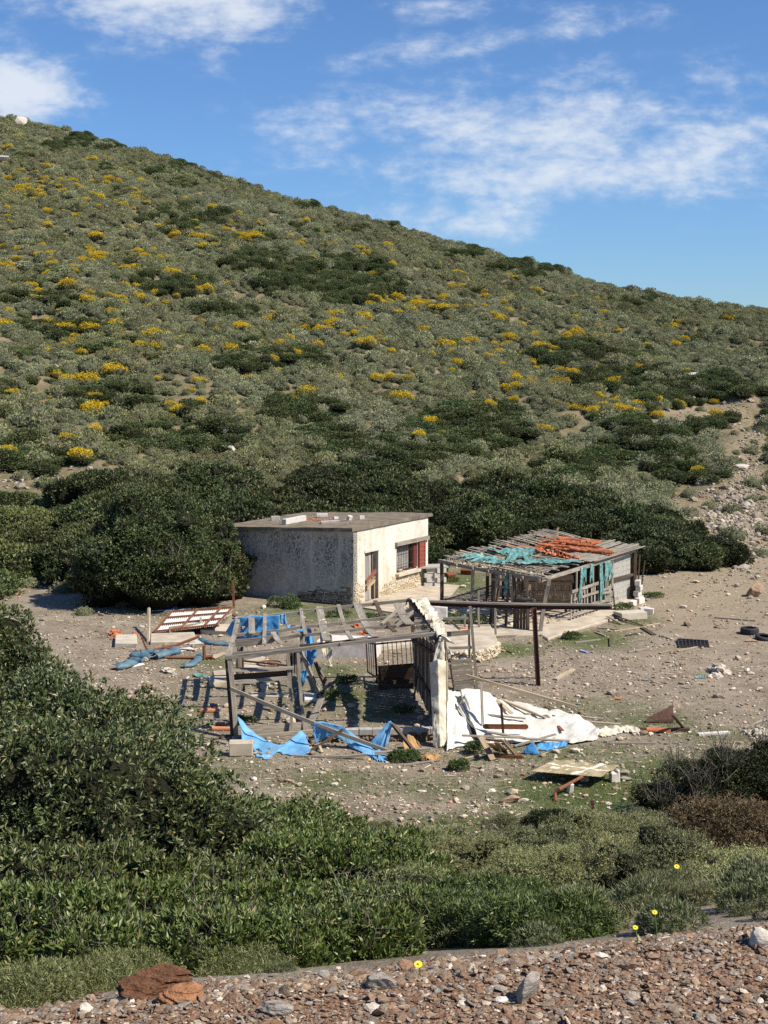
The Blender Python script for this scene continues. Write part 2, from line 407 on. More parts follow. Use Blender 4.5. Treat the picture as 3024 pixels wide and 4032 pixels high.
ys = np.unique(np.round(np.concatenate([np.linspace(-400, -5, 20), np.linspace(-5, 24, 117), np.linspace(24, 66, 190), np.linspace(66, 200, 200), np.linspace(200, 400, 40), np.linspace(400, 3500, 16)]), 4))
def hillfoot(X, Y):
    u = np.clip(X / np.maximum(Y, 1), -.55, .55); return Y > 55 + 30 * np.clip(u + .1, 0, .4)
def nearpart(X, Y): return Y < 4.55 + 0.26 * np.clip(X, -4, 4)
M_ground = ground_mat('dirt_ground'); M_hill = ground_mat('hill_soil', True)
tag(grid_mesh(xs, ys, lambda X, Y: ~hillfoot(X, Y), 'ground', M_ground), kind='structure', label='bare brownish dirt ground with green patches around the ruins')
tag(grid_mesh(xs, ys, hillfoot, 'hillside', M_hill), kind='structure', label='long stony hillside rising behind the ruins')

# ------------------------------------------------------------------ rock and rubble materials
def stone_mat(name, stops, rough=.85, bump=.5, scale=14):
    m = Mt(name, rough, .2); c = m.ramp(m.isl, stops)
    n = m.noise(scale, 4, .65, 'World', stretch=(1, 1, 3)); c = m.mixc(.75, c, m.ramp(n, [(.3, (.45, .42, .4)), (.6, (1.1, 1.08, 1.05))]), 'MULTIPLY')
    m.col(c); m.bump(n, bump, .02); return m.m
M_gravel = stone_mat('slate_gravel', [(0, (.15, .09, .055)), (.2, (.24, .145, .09)), (.35, (.22, .17, .125)), (.5, (.31, .19, .115)), (.6, (.19, .175, .155)), (.72, (.38, .26, .17)), (.82, (.28, .26, .23)), (.93, (.5, .39, .28)), (1, (.66, .6, .52))], .8, .6, 60)
M_rubble = stone_mat('rubble_stone', [(0, (.2, .15, .10)), (.25, (.32, .24, .165)), (.45, (.26, .22, .18)), (.62, (.44, .35, .25)), (.8, (.58, .48, .36)), (.95, (.68, .62, .53)), (1, (.42, .17, .09))], .9, .4, 20)
M_rustrock = stone_mat('rust_red_rock', [(0, (.13, .06, .035)), (1, (.16, .075, .04))], .85, 1.2, 26)
M_orangerock = stone_mat('orange_rock', [(0, (.30, .14, .07)), (1, (.34, .16, .08))], .85, 1.1, 22)
M_greyrock = stone_mat('grey_slate_rock', [(0, (.20, .18, .16)), (.5, (.26, .23, .2)), (1, (.32, .28, .24))], .8, .9, 22)
M_palerock = stone_mat('pale_rock', [(0, (.48, .42, .34)), (1, (.6, .54, .46))], .85, .6, 18)
M_brownrock = stone_mat('brown_rock', [(0, (.30, .2, .13)), (1, (.36, .25, .17))], .85, .8, 9)

rng = np.random.RandomState(3)
# loose slate on the verge under the camera
P = []; Sz = []
while len(P) < 30000:
    x = rng.uniform(-2.3, 2.4); y = rng.uniform(3.85, 6.0); e = 4.55 + .26 * x
    if y > e + .30 + .08 * math.sin(x * 7) + .35 * abs(rng.normal()) * .6: continue
    s = float(np.clip(rng.lognormal(-4.78, .5), .0045, .035))
    P.append((x, y, tzs(x, y) + .0065)); Sz.append(s)
for _ in range(9000):
    x = rng.choice([-1, 1]) * rng.uniform(2.25, 5.2); y = rng.uniform(2.2, 5.9); e = 4.55 + .26 * max(-4, min(4, x))
    if y > e + .3 + .35 * abs(rng.normal()) * .6: continue
    P.append((x, y, tzs(x, y) + .0065)); Sz.append(float(np.clip(rng.lognormal(-4.1, .5), .008, .05)))
o = bpy.data.objects.new('gravel', stones('gravel', P, Sz, rng, M_gravel, 1, .26, .4, sink=.12)); COL.objects.link(o); tag(o, kind='stuff', label='loose reddish brown slate chips covering the verge')
M_verge = Mt('verge_soil', .95, .1); M_verge.col(M_verge.ramp(M_verge.vor(60, 'World', out=1), [(0, (.13, .075, .045)), (.5, (.22, .13, .085)), (1, (.30, .2, .14))])); M_verge.bump(M_verge.vor(60, 'World'), 1, .01); M_verge = M_verge.m
xsv = np.linspace(-8, 8, 120); ysv = np.linspace(0, 5.4, 60)
verge = grid_mesh(xsv, ysv, nearpart, 'verge', M_hill); verge.location.z = .006; verge.data.materials[0] = M_verge; tag(verge, kind='structure', label='stony road verge in the foreground')
# rubble strewn over the flat
P = []; Sz = []
while len(P) < 32000:
    if rng.rand() < .86: px, py = rng.uniform(-200, 3300), rng.uniform(2230, 3330)
    else: px, py = rng.uniform(2500, 3150), rng.uniform(1500, 2300)
    r = float(gauss_px(np.array(px), np.array(py), ROCKY)); g = float(gauss_px(np.array(px), np.array(py), GRASS))
    if rng.rand() > (.35 + .65 * r) * (1 - .45 * g): continue
    q = G(px, py)
    if q.y > 120: continue
    if -9 < q.x < -1 and 49.2 < q.y < 57: continue
    s = float(np.clip(rng.lognormal(-3.75, .6), .01, .17)) * (1 + .7 * r * (q.y > 55))
    P.append((q.x, q.y, q.z)); Sz.append(s)
o = bpy.data.objects.new('rubble', stones('rubble', P, Sz, rng, M_rubble, 1, .45, .2, sink=.2)); COL.objects.link(o); tag(o, kind='stuff', label='small broken stones strewn over the dirt')
# grass blades in the damp patches
def blades(P, rng, h, w, n_each, spread):
    n = len(P) * n_each; B = np.repeat(P, n_each, 0) + np.concatenate([rng.normal(0, spread, (n, 2)), np.zeros((n, 1))], 1)
    B[:, 2] = tz(B[:, 0], B[:, 1])
    a = rng.uniform(0, 6.28, n); s = np.stack([np.cos(a), np.sin(a), np.zeros(n)], 1) * w
    t = B + np.stack([rng.normal(0, h * .5, n), rng.normal(0, h * .5, n), h * rng.uniform(.5, 1.2, n)], 1)
    V = np.stack([B - s, B + s, t], 1).reshape(-1, 3); return V, np.arange(len(V)).reshape(-1, 3)
M_grass = leaf_mat('short_grass', [(0, (.05, .09, .02)), (.5, (.10, .15, .035)), (.85, (.16, .19, .06)), (1, (.3, .27, .12))], trans=.25)
P = []
while len(P) < 2600:
    px, py = rng.uniform(300, 3100), rng.uniform(2250, 3330)
    if rng.rand() < float(gauss_px(np.array(px), np.array(py), GRASS)) ** 1.5: P.append(list(G(px, py)))
V, T = blades(np.array(P), rng, .055, .006, 14, .16)
o = bpy.data.objects.new('grass', npmesh('grass', V, T, M_grass)); COL.objects.link(o); tag(o, kind='stuff', label='short green grass in damp patches of the yard')
# ------------------------------------------------------------------ foliage building
def foliage(rng, blobs, n, per, L, Wd, spread=.7, upb=.35, lobes=.18, lf=2.2, inner=.25, zmin=None, aim='out', holes=0.0):
    """leaf sprays over a set of ellipsoids; returns V, Q"""
    B = np.array(blobs, float); area = (B[:, 3] * B[:, 4] + B[:, 4] * B[:, 5] + B[:, 3] * B[:, 5]); pb = area / area.sum()
    k = rng.choice(len(B), n, p=pb); d = rng.normal(size=(n, 3)); d[:, 2] = d[:, 2] + .35; d /= np.linalg.norm(d, axis=1)[:, None]
    d[:, 2] = np.where(d[:, 2] < -.35, -d[:, 2], d[:, 2])
    C = B[k, :3]; Rr = B[k, 3:6]
    bump = 1 + lobes * fbm(d * 1.0 + C * .37, lf, 5)
    r = (1 - inner * rng.rand(n) ** 2.0) * bump
    Pp = C + d * Rr * r[:, None]; ok = np.ones(n, bool)
    for j in range(len(B)):
        q = (Pp - B[j, :3]) / B[j, 3:6]; ok &= ~((np.linalg.norm(q, axis=1) < .72 - 1.3 * max(0, lobes - .1)) & (k != j))
    if zmin is not None: ok &= Pp[:, 2] > zmin
    if holes: ok &= fbm(Pp, 2.1, 79) > -1.0
    if holes: ok &= fbm(Pp / L, .52, 77) + .5 * fbm(Pp / L, .23, 78) > -1.15 + holes * 1.6
    Pp = Pp[ok]; nrm = (d / Rr)[ok]; nrm /= np.linalg.norm(nrm, axis=1)[:, None]; n = len(Pp)
    ax = nrm + np.array([0, 0, upb]) + rng.normal(0, .25, (n, 3)); ax /= np.linalg.norm(ax, axis=1)[:, None]
    P2 = np.repeat(Pp, per, 0); A2 = np.repeat(ax, per, 0); m = len(P2)
    la = A2 + rng.normal(0, spread, (m, 3)); la /= np.linalg.norm(la, axis=1)[:, None]
    wv = np.cross(la, rng.normal(size=(m, 3))); wv /= np.linalg.norm(wv, axis=1)[:, None] + 1e-9
    nv = np.cross(la, wv); ll = L * rng.uniform(.6, 1.15, m)[:, None]; ww = Wd * rng.uniform(.7, 1.2, m)[:, None]
    base = P2 + la * ll * .12; mid = base + la * ll * .5; tip = base + la * ll - nv * ll * .12
    V = np.stack([base, mid + wv * ww * .5 + nv * ww * .18, tip, mid - wv * ww * .5 + nv * ww * .18], 1).reshape(-1, 3)
    return V, np.arange(len(V)).reshape(-1, 4)
def knobs(seed, blobs, n, r0, r1):
    r = np.random.RandomState(seed); out = list(blobs)
    for _ in range(n):
        B = blobs[r.randint(len(blobs))]; d = r.normal(size=3); d[2] = abs(d[2]); d[1] -= .3; d /= np.linalg.norm(d); s = r.uniform(r0, r1); out.append((B[0] + d[0] * B[3] * .95, B[1] + d[1] * B[4] * .95, B[2] + d[2] * B[5] * .95, s, s, s * .85))
    return out
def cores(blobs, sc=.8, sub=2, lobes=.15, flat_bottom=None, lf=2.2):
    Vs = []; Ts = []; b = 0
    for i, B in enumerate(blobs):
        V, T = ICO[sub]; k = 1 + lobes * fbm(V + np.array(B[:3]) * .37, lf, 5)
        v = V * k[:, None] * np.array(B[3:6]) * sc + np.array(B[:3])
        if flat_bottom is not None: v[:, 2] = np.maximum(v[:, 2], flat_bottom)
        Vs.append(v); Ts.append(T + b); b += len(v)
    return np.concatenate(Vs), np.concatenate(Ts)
def stems(rng, blobs, n, r0, base=(0, 0, 0), r1=.25, jig=.18):
    m = MB(); base = Vector(base)
    for i in range(n):
        B = blobs[rng.randint(len(blobs))]; a = rng.uniform(0, 6.28)
        d = Vector((math.cos(a) * rng.uniform(.2, .9), math.sin(a) * rng.uniform(.2, .9), rng.uniform(.1, .95)))
        tip = Vector(B[:3]) + Vector((d.x * B[3], d.y * B[4], d.z * B[5])) * rng.uniform(.85, 1.08)
        k = 5; pts = []
        for j in range(k):
            t = j / (k - 1); p = base.lerp(tip, t); p.z = base.z + (tip.z - base.z) * t ** .75
            if 0 < j: p += Vector(rng.normal(0, jig * B[3] * .35, 3)) * (t if j < k - 1 else .3)
            pts.append(p)
        m.tube(pts, r0 * rng.uniform(.5, 1), 5, r0 * r1 * .3, cap=False)
    return m
def bush_mesh(name, rng, blobs, n, per, L, Wd, mat, coremat, core=.8, sub=2, flat=None, **k):
    V, Q = foliage(rng, blobs, n, per, L, Wd, **k)
    mats = [mat]; mi = np.zeros(len(Q), int); parts = [Q]
    if core:
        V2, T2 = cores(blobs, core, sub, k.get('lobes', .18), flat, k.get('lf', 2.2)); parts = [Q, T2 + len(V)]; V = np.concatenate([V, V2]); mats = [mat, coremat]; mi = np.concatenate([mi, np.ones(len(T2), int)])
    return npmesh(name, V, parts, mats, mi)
def put(name, me, loc, rz=0, sc=1, label=None, cat=None, group=None, parent=None):
    o = bpy.data.objects.new(name, me); COL.objects.link(o)
    if parent is not None: o.parent = parent; return o
    o.location = loc; o.rotation_euler = (0, 0, rz); o.scale = sc if isinstance(sc, (tuple, list)) else (sc, sc, sc)
    return tag(o, label, cat, group)
def copy_tree(root, loc, rz=0, sc=1, label=None):
    r = root.copy(); COL.objects.link(r); r.location = loc; r.rotation_euler = (0, 0, rz); r.scale = sc if isinstance(sc, (tuple, list)) else (sc, sc, sc)
    if label: r['label'] = label
    for ch in [c for c in bpy.data.objects if c.parent == root]:
        c = ch.copy(); COL.objects.link(c); c.parent = r
    return r

M_core = Mt('twigs_and_inner_shade', .95, .1); M_core.col(M_core.ramp(M_core.noise(9, 4, .7), [(.3, (.014, .015, .007)), (.7, (.035, .035, .018))])); M_core.bump(M_core.noise(14, 4), 1, .2); M_core = M_core.m  # solid crown filler, coloured dark for twigs and the shade between them
M_bark = Mt('grey_bark', .9, .2); M_bark.col(M_bark.ramp(M_bark.noise(6, 4), [(.3, (.10, .085, .07)), (.7, (.26, .24, .21))])); M_bark = M_bark.m
M_lentisk = leaf_mat('mastic_leaf', [(0, (.055, .075, .026)), (.35, (.095, .125, .045)), (.65, (.145, .18, .075)), (.88, (.215, .245, .13)), (.95, (.28, .21, .09)), (1, (.36, .36, .22))], (.8, .78, .5), .45, .45, .12, pscale=.45)
M_lentisk2 = leaf_mat('bright_mastic_leaf', [(0, (.07, .10, .024)), (.35, (.115, .16, .04)), (.65, (.17, .22, .065)), (.88, (.25, .29, .12)), (.95, (.32, .24, .09)), (1, (.42, .42, .24))], (.75, .78, .6), .45, .45, .15, pscale=.6)
M_dark = leaf_mat('dark_evergreen_leaf', [(0, (.035, .05, .017)), (.5, (.066, .088, .03)), (.85, (.112, .13, .052)), (.96, (.18, .17, .09)), (1, (.28, .22, .13))], (.92, .9, .78), .6, .3, .1, objvar=.42, pscale=.5)
M_maquis = leaf_mat('maquis_leaf', [(0, (.06, .08, .026)), (.5, (.10, .13, .045)), (.85, (.15, .18, .072)), (1, (.22, .23, .11))], (.8, .8, .7), .6, .25, .12, objvar=.22, pscale=.7)
M_thorn = leaf_mat('bare_thorn_twig', [(0, (.06, .055, .04)), (.5, (.11, .095, .07)), (.8, (.17, .15, .12)), (1, (.25, .22, .18))], None, .8, .2, 0)
CUSH = [(0, (.15, .165, .085)), (.35, (.235, .25, .135)), (.7, (.33, .335, .195)), (1, (.46, .45, .29))]
M_cush = leaf_mat('grey_cushion_twig', CUSH, (.86, .84, .66), .8, .2, .08, objvar=.38, pscale=.09)
M_cushcore = Mt('cushion_inside', .95, .1); M_cushcore.col(M_cushcore.ramp(M_cushcore.noise(14, 3, .6), [(.3, (.06, .062, .034)), (.7, (.13, .13, .08))])); M_cushcore = M_cushcore.m  # cushion filler, darker than the outside: inner shade put into its colour
M_yellow = leaf_mat('yellow_blossom', [(0, (.42, .28, .012)), (.5, (.64, .45, .02)), (1, (.80, .61, .06))], None, .7, .2, .15, objvar=0)
M_ygreen = leaf_mat('blossoming_shrub_twig', [(0, (.07, .075, .02)), (.6, (.13, .13, .04)), (1, (.24, .20, .05))], None, .8, .2, .1)
M_olive = leaf_mat('olive_shrub_leaf', [(0, (.11, .12, .05)), (.5, (.18, .19, .085)), (.85, (.26, .26, .13)), (1, (.38, .35, .21))], (.8, .82, .85), .7, .25, .12, objvar=.15)
M_brownbush = leaf_mat('dry_brown_twig', [(0, (.10, .065, .035)), (.5, (.18, .125, .07)), (.85, (.26, .19, .115)), (1, (.2, .19, .09))], None, .85, .15, .05)
M_brightgrass = leaf_mat('bright_green_blade', [(0, (.06, .09, .025)), (.5, (.11, .15, .04)), (.9, (.18, .22, .075)), (1, (.32, .3, .15))], None, .5, .4, .25)
M_yelgrass = leaf_mat('yellow_green_spines', [(0, (.08, .10, .03)), (.5, (.16, .18, .06)), (.85, (.27, .27, .12)), (1, (.42, .38, .24))], None, .7, .25, .2)

# ------------------------------------------------------------------ hillside plants
rng = np.random.RandomState(11)
def cushion(seed, mat, coremat, n=210, per=3, L=.2, Wd=.075, h=.78, core=.86):
    r = np.random.RandomState(seed)
    bl = [(0, 0, .12, 1, 1, h)] + [(r.uniform(-.45, .45), r.uniform(-.45, .45), .15, r.uniform(.5, .7), r.uniform(.5, .7), h * r.uniform(.75, 1.1)) for _ in range(2)]
    return bush_mesh('cushion_shrub', r, bl, n, per, L, Wd, mat, coremat, core=core, sub=2, flat=-.1, lobes=.08, spread=.6, inner=.12, zmin=-.12)
cush = [cushion(20 + i, M_cush, M_cushcore) for i in range(5)]
def yshrub(seed):
    r = np.random.RandomState(seed); bl = [(0, 0, .15, .9, .9, .6)] + [(r.uniform(-.6, .6), r.uniform(-.5, .5), .3, r.uniform(.4, .6), r.uniform(.4, .6), r.uniform(.4, .7)) for _ in range(3)]
    V, Q = foliage(r, bl, 800, 3, .13, .06, inner=.35, lobes=.22, lf=4, spread=.9, zmin=-.1)
    z = V[Q].mean(1)[:, 2]; p = V[Q].mean(1); mi = np.where(z + .22 * fbm(p, 3, seed) + r.normal(0, .12, len(z)) > .36, 1, 0)
    V2, T2 = cores(bl, .8, 2, .1, -.1)
    return npmesh('yellow_flowering_shrub', np.concatenate([V, V2]), [Q, T2 + len(V)], [M_ygreen, M_yellow, M_cushcore], np.concatenate([mi, np.full(len(T2), 2)]))
ysh = [yshrub(40 + i) for i in range(4)]
def maq(seed, mat=M_maquis, n=1500, per=3, L=.13, Wd=.055, h=.62):
    r = np.random.RandomState(seed); bl = [(0, 0, .1, .8, .8, h)] + [(r.uniform(-.7, .7), r.uniform(-.7, .7), .1, r.uniform(.4, .65), r.uniform(.4, .65), h * r.uniform(.6, 1)) for _ in range(5)]
    return bush_mesh('evergreen_shrub', r, bl, n, per, L, Wd, mat, M_core, core=.84, sub=2, flat=-.2, lobes=.12, spread=.7, inner=.16, zmin=-.2)
maqs = [maq(60 + i, n=1500, L=.12, Wd=.055) for i in range(4)]
# dark evergreen patches on the slope, as seen from the yard (centre, half extents)
PATCH = [(520, 550, 150, 22, -.3), (300, 560, 120, 25, -.28), (760, 640, 170, 22, -.3), (640, 850, 90, 20, -.25), (760, 880, 150, 26, -.22), (1000, 1030, 110, 40, -.2), (1260, 1090, 260, 65, -.16), (1430, 1160, 180, 45, -.15), (600, 1130, 110, 40, -.1), (720, 1140, 90, 36, -.1),
         (150, 1180, 150, 30, 0), (1050, 1420, 200, 40, 0), (900, 1240, 120, 26, 0), (250, 1300, 140, 30, 0), (420, 1560, 190, 40, -.05), (1180, 1620, 160, 40, 0), (1880, 990, 130, 16, -.25), (2050, 1040, 150, 18, -.25), (2180, 1060, 120, 16, -.25),
         (2250, 1400, 150, 50, -.1), (2420, 1490, 190, 40, -.15), (2700, 1540, 180, 50, -.15), (2850, 1640, 150, 45, -.2), (2950, 1550, 60, 30, 0), (2600, 1700, 170, 50, .1), (1600, 860, 120, 16, -.3), (2560, 1180, 120, 16, -.2), (1250, 800, 90, 12, -.3), (2750, 1900, 110, 60, .1), (2640, 1830, 120, 60, .1), (2990, 1830, 40, 60, 0), (1780, 1720, 270, 110, -.2), (700, 1720, 300, 50, 0), (1300, 1740, 130, 60, 0), (150, 1800, 200, 70, 0), (2300, 1830, 230, 60, -.2), (2450, 1780, 100, 50, 0)]
def in_ell(px, py, L, grow=1.0):
    m = np.zeros(px.shape, bool)
    for cx, cy, rx, ry, sl_ in L:
        dx = px - cx; dy = py - cy + sl_ * 0 - dx * (-sl_) * 1.0
        m |= (dx / (rx * grow)) ** 2 + (dy / (ry * grow)) ** 2 < 1
    return m
PATCH = [(a, b, c, d_, -e) for a, b, c, d_, e in PATCH]      # slopes run down to the right
BARE = [(2900, 2060, 190, 190, 0), (2760, 1620, 260, 45, 0.2), (2970, 1850, 60, 330, 0), (60, 1900, 330, 50, 0), (330, 1885, 150, 55, 0), (2700, 1950, 60, 120, .3), (2900, 1700, 80, 80, .5)]
BELT = [(-500, 2400), (-500, 2010), (0, 1970), (300, 1990), (345, 1960), (420, 1900), (560, 1850), (900, 1860), (1030, 1900), (1100, 1930), (1180, 1830), (1300, 1790), (1420, 1790), (1540, 1890), (1750, 1890), (2000, 1880), (2250, 1910), (2450, 1990), (2650, 2070), (2820, 2160), (2960, 2262), (2960, 2400)]
bx = np.array([p[0] for p in BELT]); by = np.array([p[1] for p in BELT])
sp = .72; us = []
for Y in np.arange(54, 186, sp * .95):
    xx = np.arange(-.42 * Y, .42 * Y, sp); us.append(np.stack([xx, np.full(len(xx), Y)], 1))
C = np.concatenate(us); C += rng.uniform(-.36, .36, C.shape)
uc = C[:, 0] / C[:, 1]; keep = (C[:, 1] > 55.5 + 30 * np.clip(uc + .1, 0, .4)) & (C[:, 1] < 167 - 60 * uc + 4)
C = C[keep]; Z = tz(C[:, 0], C[:, 1]); PX, PY = proj(C[:, 0], C[:, 1], Z)
dark = in_ell(PX, PY, PATCH); bare = in_ell(PX, PY, BARE); belt = PY > np.interp(PX, bx, by) + 25
gap = fbm(np.stack([C[:, 0], C[:, 1], Z * 0], 1), .55, 9) + rng.normal(0, .25, len(C))
okc = (~dark | (rng.rand(len(C)) < .45)) & ~belt & (gap < 1.25) & (~bare | (rng.rand(len(C)) < .12)) & (rng.rand(len(C)) < .93)
C1 = C[okc]; Z1 = Z[okc]; PX1, PY1 = PX[okc], PY[okc]
sz = np.clip(rng.lognormal(-.84, .38, len(C1)), .2, 1.0)
inside = (PX1 > -40) & (PX1 < 3064) & (PY1 < 4032)
order = np.argsort(np.where(inside, C1[:, 1] / sz, 1e9)); pick = order[:280]; rest = np.setdiff1d(np.arange(len(C1)), pick)
for i in pick:
    s = sz[i]
    put('cushion_shrub', cush[rng.randint(5)], (C1[i, 0], C1[i, 1], Z1[i] - .06), rng.uniform(0, 6.28), (s, s, s * rng.uniform(.8, 1.1)), 'low grey green cushion shrub on the lower hillside', 'shrub', 'grey cushion shrubs on the lower hillside')
# the thousands of cushions further up, nobody could count them: instanced mass
def scatter_mass(name, pts, scales, protos, label):
    me = bpy.data.meshes.new(name); me.from_pydata([tuple(p) for p in pts], [], []); a = me.attributes.new('sc', 'FLOAT', 'POINT'); a.data.foreach_set('value', np.asarray(scales, np.float32))
    o = bpy.data.objects.new(name, me); COL.objects.link(o); tag(o, label, kind='stuff')
    pc = bpy.data.collections.new(name + '_kinds')
    for k, m_ in enumerate(protos): pc.objects.link(bpy.data.objects.new(name + '_kind', m_))
    ng = bpy.data.node_groups.new(name, 'GeometryNodeTree'); ng.interface.new_socket('Geometry', in_out='INPUT', socket_type='NodeSocketGeometry'); ng.interface.new_socket('Geometry', in_out='OUTPUT', socket_type='NodeSocketGeometry')
    N = ng.nodes.new; gi = N('NodeGroupInput'); go = N('NodeGroupOutput'); ip = N('GeometryNodeInstanceOnPoints'); ci = N('GeometryNodeCollectionInfo'); ci.inputs[0].default_value = pc; ci.inputs['Separate Children'].default_value = True; ci.inputs['Reset Children'].default_value = True
    na = N('GeometryNodeInputNamedAttribute'); na.data_type = 'FLOAT'; na.inputs[0].default_value = 'sc'
    rr = N('FunctionNodeRandomValue'); rr.data_type = 'FLOAT_VECTOR'; rr.inputs[0].default_value = (-.15, -.15, 0); rr.inputs[1].default_value = (.15, .15, 6.28)
    L = ng.links.new; L(gi.outputs[0], ip.inputs['Points']); L(ci.outputs[0], ip.inputs['Instance']); ip.inputs['Pick Instance'].default_value = True
    L(rr.outputs[0], ip.inputs['Rotation']); L(na.outputs[0], ip.inputs['Scale']); L(ip.outputs[0], go.inputs[0])
    md = o.modifiers.new('scatter', 'NODES'); md.node_group = ng; return o
scatter_mass('hillside_scrub', np.stack([C1[rest, 0], C1[rest, 1], Z1[rest] - .06], 1), sz[rest], cush, 'mass of grey green cushion scrub covering the upper hillside')

# yellow flowering shrubs, one by one
yd = [(200, 740, 260, 60, 1), (420, 800, 200, 50, .7), (900, 930, 260, 60, .8), (480, 1010, 150, 40, 1), (100, 1060, 200, 70, .7), (600, 1150, 220, 50, .5), (1150, 960, 220, 50, .6), (1300, 980, 160, 40, .8), (1600, 1210, 260, 40, 1), (1350, 1260, 200, 50, .8), (1900, 1200, 200, 60, .6), (2000, 1400, 240, 60, 1), (2200, 1480, 200, 50, 1), (1650, 1340, 200, 60, .5),
      (2450, 1600, 250, 50, .7), (2400, 1300, 300, 60, .35), (800, 1350, 500, 80, .3), (300, 1250, 300, 100, .35), (120, 850, 200, 60, .7)]
ypos = [(365, 1640, .85), (275, 1755, .5), (320, 1830, .75), (337, 1760, .35), (1325, 1497, .6), (2745, 1880, .5), (375, 1720, .5), (40, 1810, .6), (1200, 1975, .35), (330, 1950, .7), (310, 2090, .4), (1740, 1740, .5), (2150, 1720, .6), (1650, 1740, .5), (1930, 1620, .6), (2020, 1600, .5), (290, 1990, .5), (1180, 1975, .3)]
t = 0
while len(ypos) < 720 and t < 40000:
    t += 1; px, py = rng.uniform(-30, 3050), rng.uniform(520, 1720); d_ = float(gauss_px(np.array(px), np.array(py), yd)); top = float(np.interp(px, [a for a, b in SIL], [b for a, b in SIL]))
    if py < top + 55: continue
    if rng.rand() < .06 + d_: ypos.append((px, py, float(np.clip(rng.lognormal(-.62, .32), .3, .95))))
rest_y = sorted(range(18, len(ypos)), key=lambda i: G(*ypos[i][:2]).y / ypos[i][2])[282:]; ry = [ypos[i] for i in rest_y]
ypos = [p for i, p in enumerate(ypos) if i not in set(rest_y)]
gy = [G(p[0], p[1], -.08) for p in ry]
for i, (px, py, s) in enumerate(ypos):
    g = G(px, py)
    lab = 'tall bright yellow flowering shrub standing alone above the dark thicket on the left' if i == 0 else 'shrub covered in bright yellow blossom among the grey cushions of the hillside'
    put('yellow_flowering_shrub', ysh[rng.randint(4)], (g.x, g.y, g.z - .08 + (.35 if i < 18 and i not in (0, 4) else 0)), rng.uniform(0, 6.28), (s * 1.05, s, s * (1.2 if i == 0 else .85)), lab, 'shrub', None if i == 0 else 'yellow flowering shrubs on the hillside')
scatter_mass('yellow_flower_scrub', [tuple(q) for q in gy], [p[2] for p in ry], ysh, 'far off specks of yellow flowering scrub high on the hillside')
# dark evergreen shrubs in the patches
cand = np.nonzero(dark & ~belt & ~bare)[0]; rng.shuffle(cand); taken = []; idx = []
for i in cand:
    p = C[i]
    if any((p[0] - q[0]) ** 2 + (p[1] - q[1]) ** 2 < .95 ** 2 for q in taken): continue
    taken.append(p); idx.append(i)
idx.sort(key=lambda i: C[i][1] if -40 < PX[i] < 3064 else 999); far = idx[255:]
for i in idx[:255]:
    p = C[i]; s = rng.uniform(.85, 1.35)
    put('evergreen_shrub', maqs[rng.randint(4)], (p[0], p[1], Z[i] - .1), rng.uniform(0, 6.28), (s * 1.1, s * 1.1, s * rng.uniform(.5, .85)), 'dark green spreading evergreen shrub in a patch on the hillside', 'shrub', 'dark evergreen shrubs in patches on the hillside')
scatter_mass('evergreen_cover', [(C[i][0], C[i][1], Z[i] - .1) for i in far], [rng.uniform(.7, 1.25) for i in far], maqs, 'far dark green evergreen cover in patches high on the hillside')
lite = leaf_mat('light_green_leaf', [(0, (.08, .10, .03)), (.5, (.13, .155, .05)), (.85, (.19, .21, .08)), (1, (.27, .27, .13))], None, .65, .25, .12, objvar=.3)
gp = []
E = [(rng.uniform(-100, 3100), rng.uniform(560, 1780), rng.uniform(50, 170), rng.uniform(10, 32), rng.uniform(.05, .28)) for _ in range(75)]
m_ = in_ell(PX, PY, E) & ~belt & ~bare & ~dark & (rng.rand(len(C)) < .6)
gp = [(C[i][0], C[i][1], Z[i] - .12) for i in np.nonzero(m_)[0]]
scatter_mass('green_scrub_cover', gp, rng.uniform(.4, .85, len(gp)), [maq(160 + i, mat=lite, n=900, L=.13, Wd=.06) for i in range(3)], 'lighter green low scrub in loose patches over the hillside')
# loose grey scree in the gully and on the bare shelf at the left
P = []; Sz = []
while len(P) < 2600:
    if rng.rand() < .7: px, py = rng.normal(2890, 75), rng.normal(2050, 90)
    elif rng.rand() < .4: px, py = rng.normal(2960, 40), rng.uniform(1650, 2200)
    elif rng.rand() < .5: px, py = rng.uniform(-100, 420), rng.normal(1895, 28)
    else: px, py = rng.normal(2760, 150), rng.normal(1600, 35)
    q = G(px, py); s = float(np.clip(rng.lognormal(-2.5, .5), .04, .35)); P.append((q.x, q.y, q.z)); Sz.append(s)
o = bpy.data.objects.new('scree', stones('scree', P, Sz, rng, stone_mat('grey_scree', [(0, (.20, .16, .115)), (.4, (.30, .25, .19)), (.75, (.36, .31, .25)), (1, (.5, .44, .36))]), 1, .5, .35, sink=.25)); COL.objects.link(o); tag(o, 'grey scree in the gully and pale stones on the bare shelves of the slope', kind='stuff')
P = []; Sz = []
while len(P) < 3000:
    i = rng.randint(len(C)); x, y = C[i] + rng.uniform(-.5, .5, 2); P.append((x, y, tzs(x, y))); Sz.append(float(np.clip(rng.lognormal(-2.7, .5), .04, .3)))
o = bpy.data.objects.new('hillside_stones', stones('hillside_stones', P, Sz, rng, M_rubble, 1, .5, .35, sink=.2)); COL.objects.link(o); tag(o, 'pale stones lying between the shrubs of the hillside', kind='stuff')
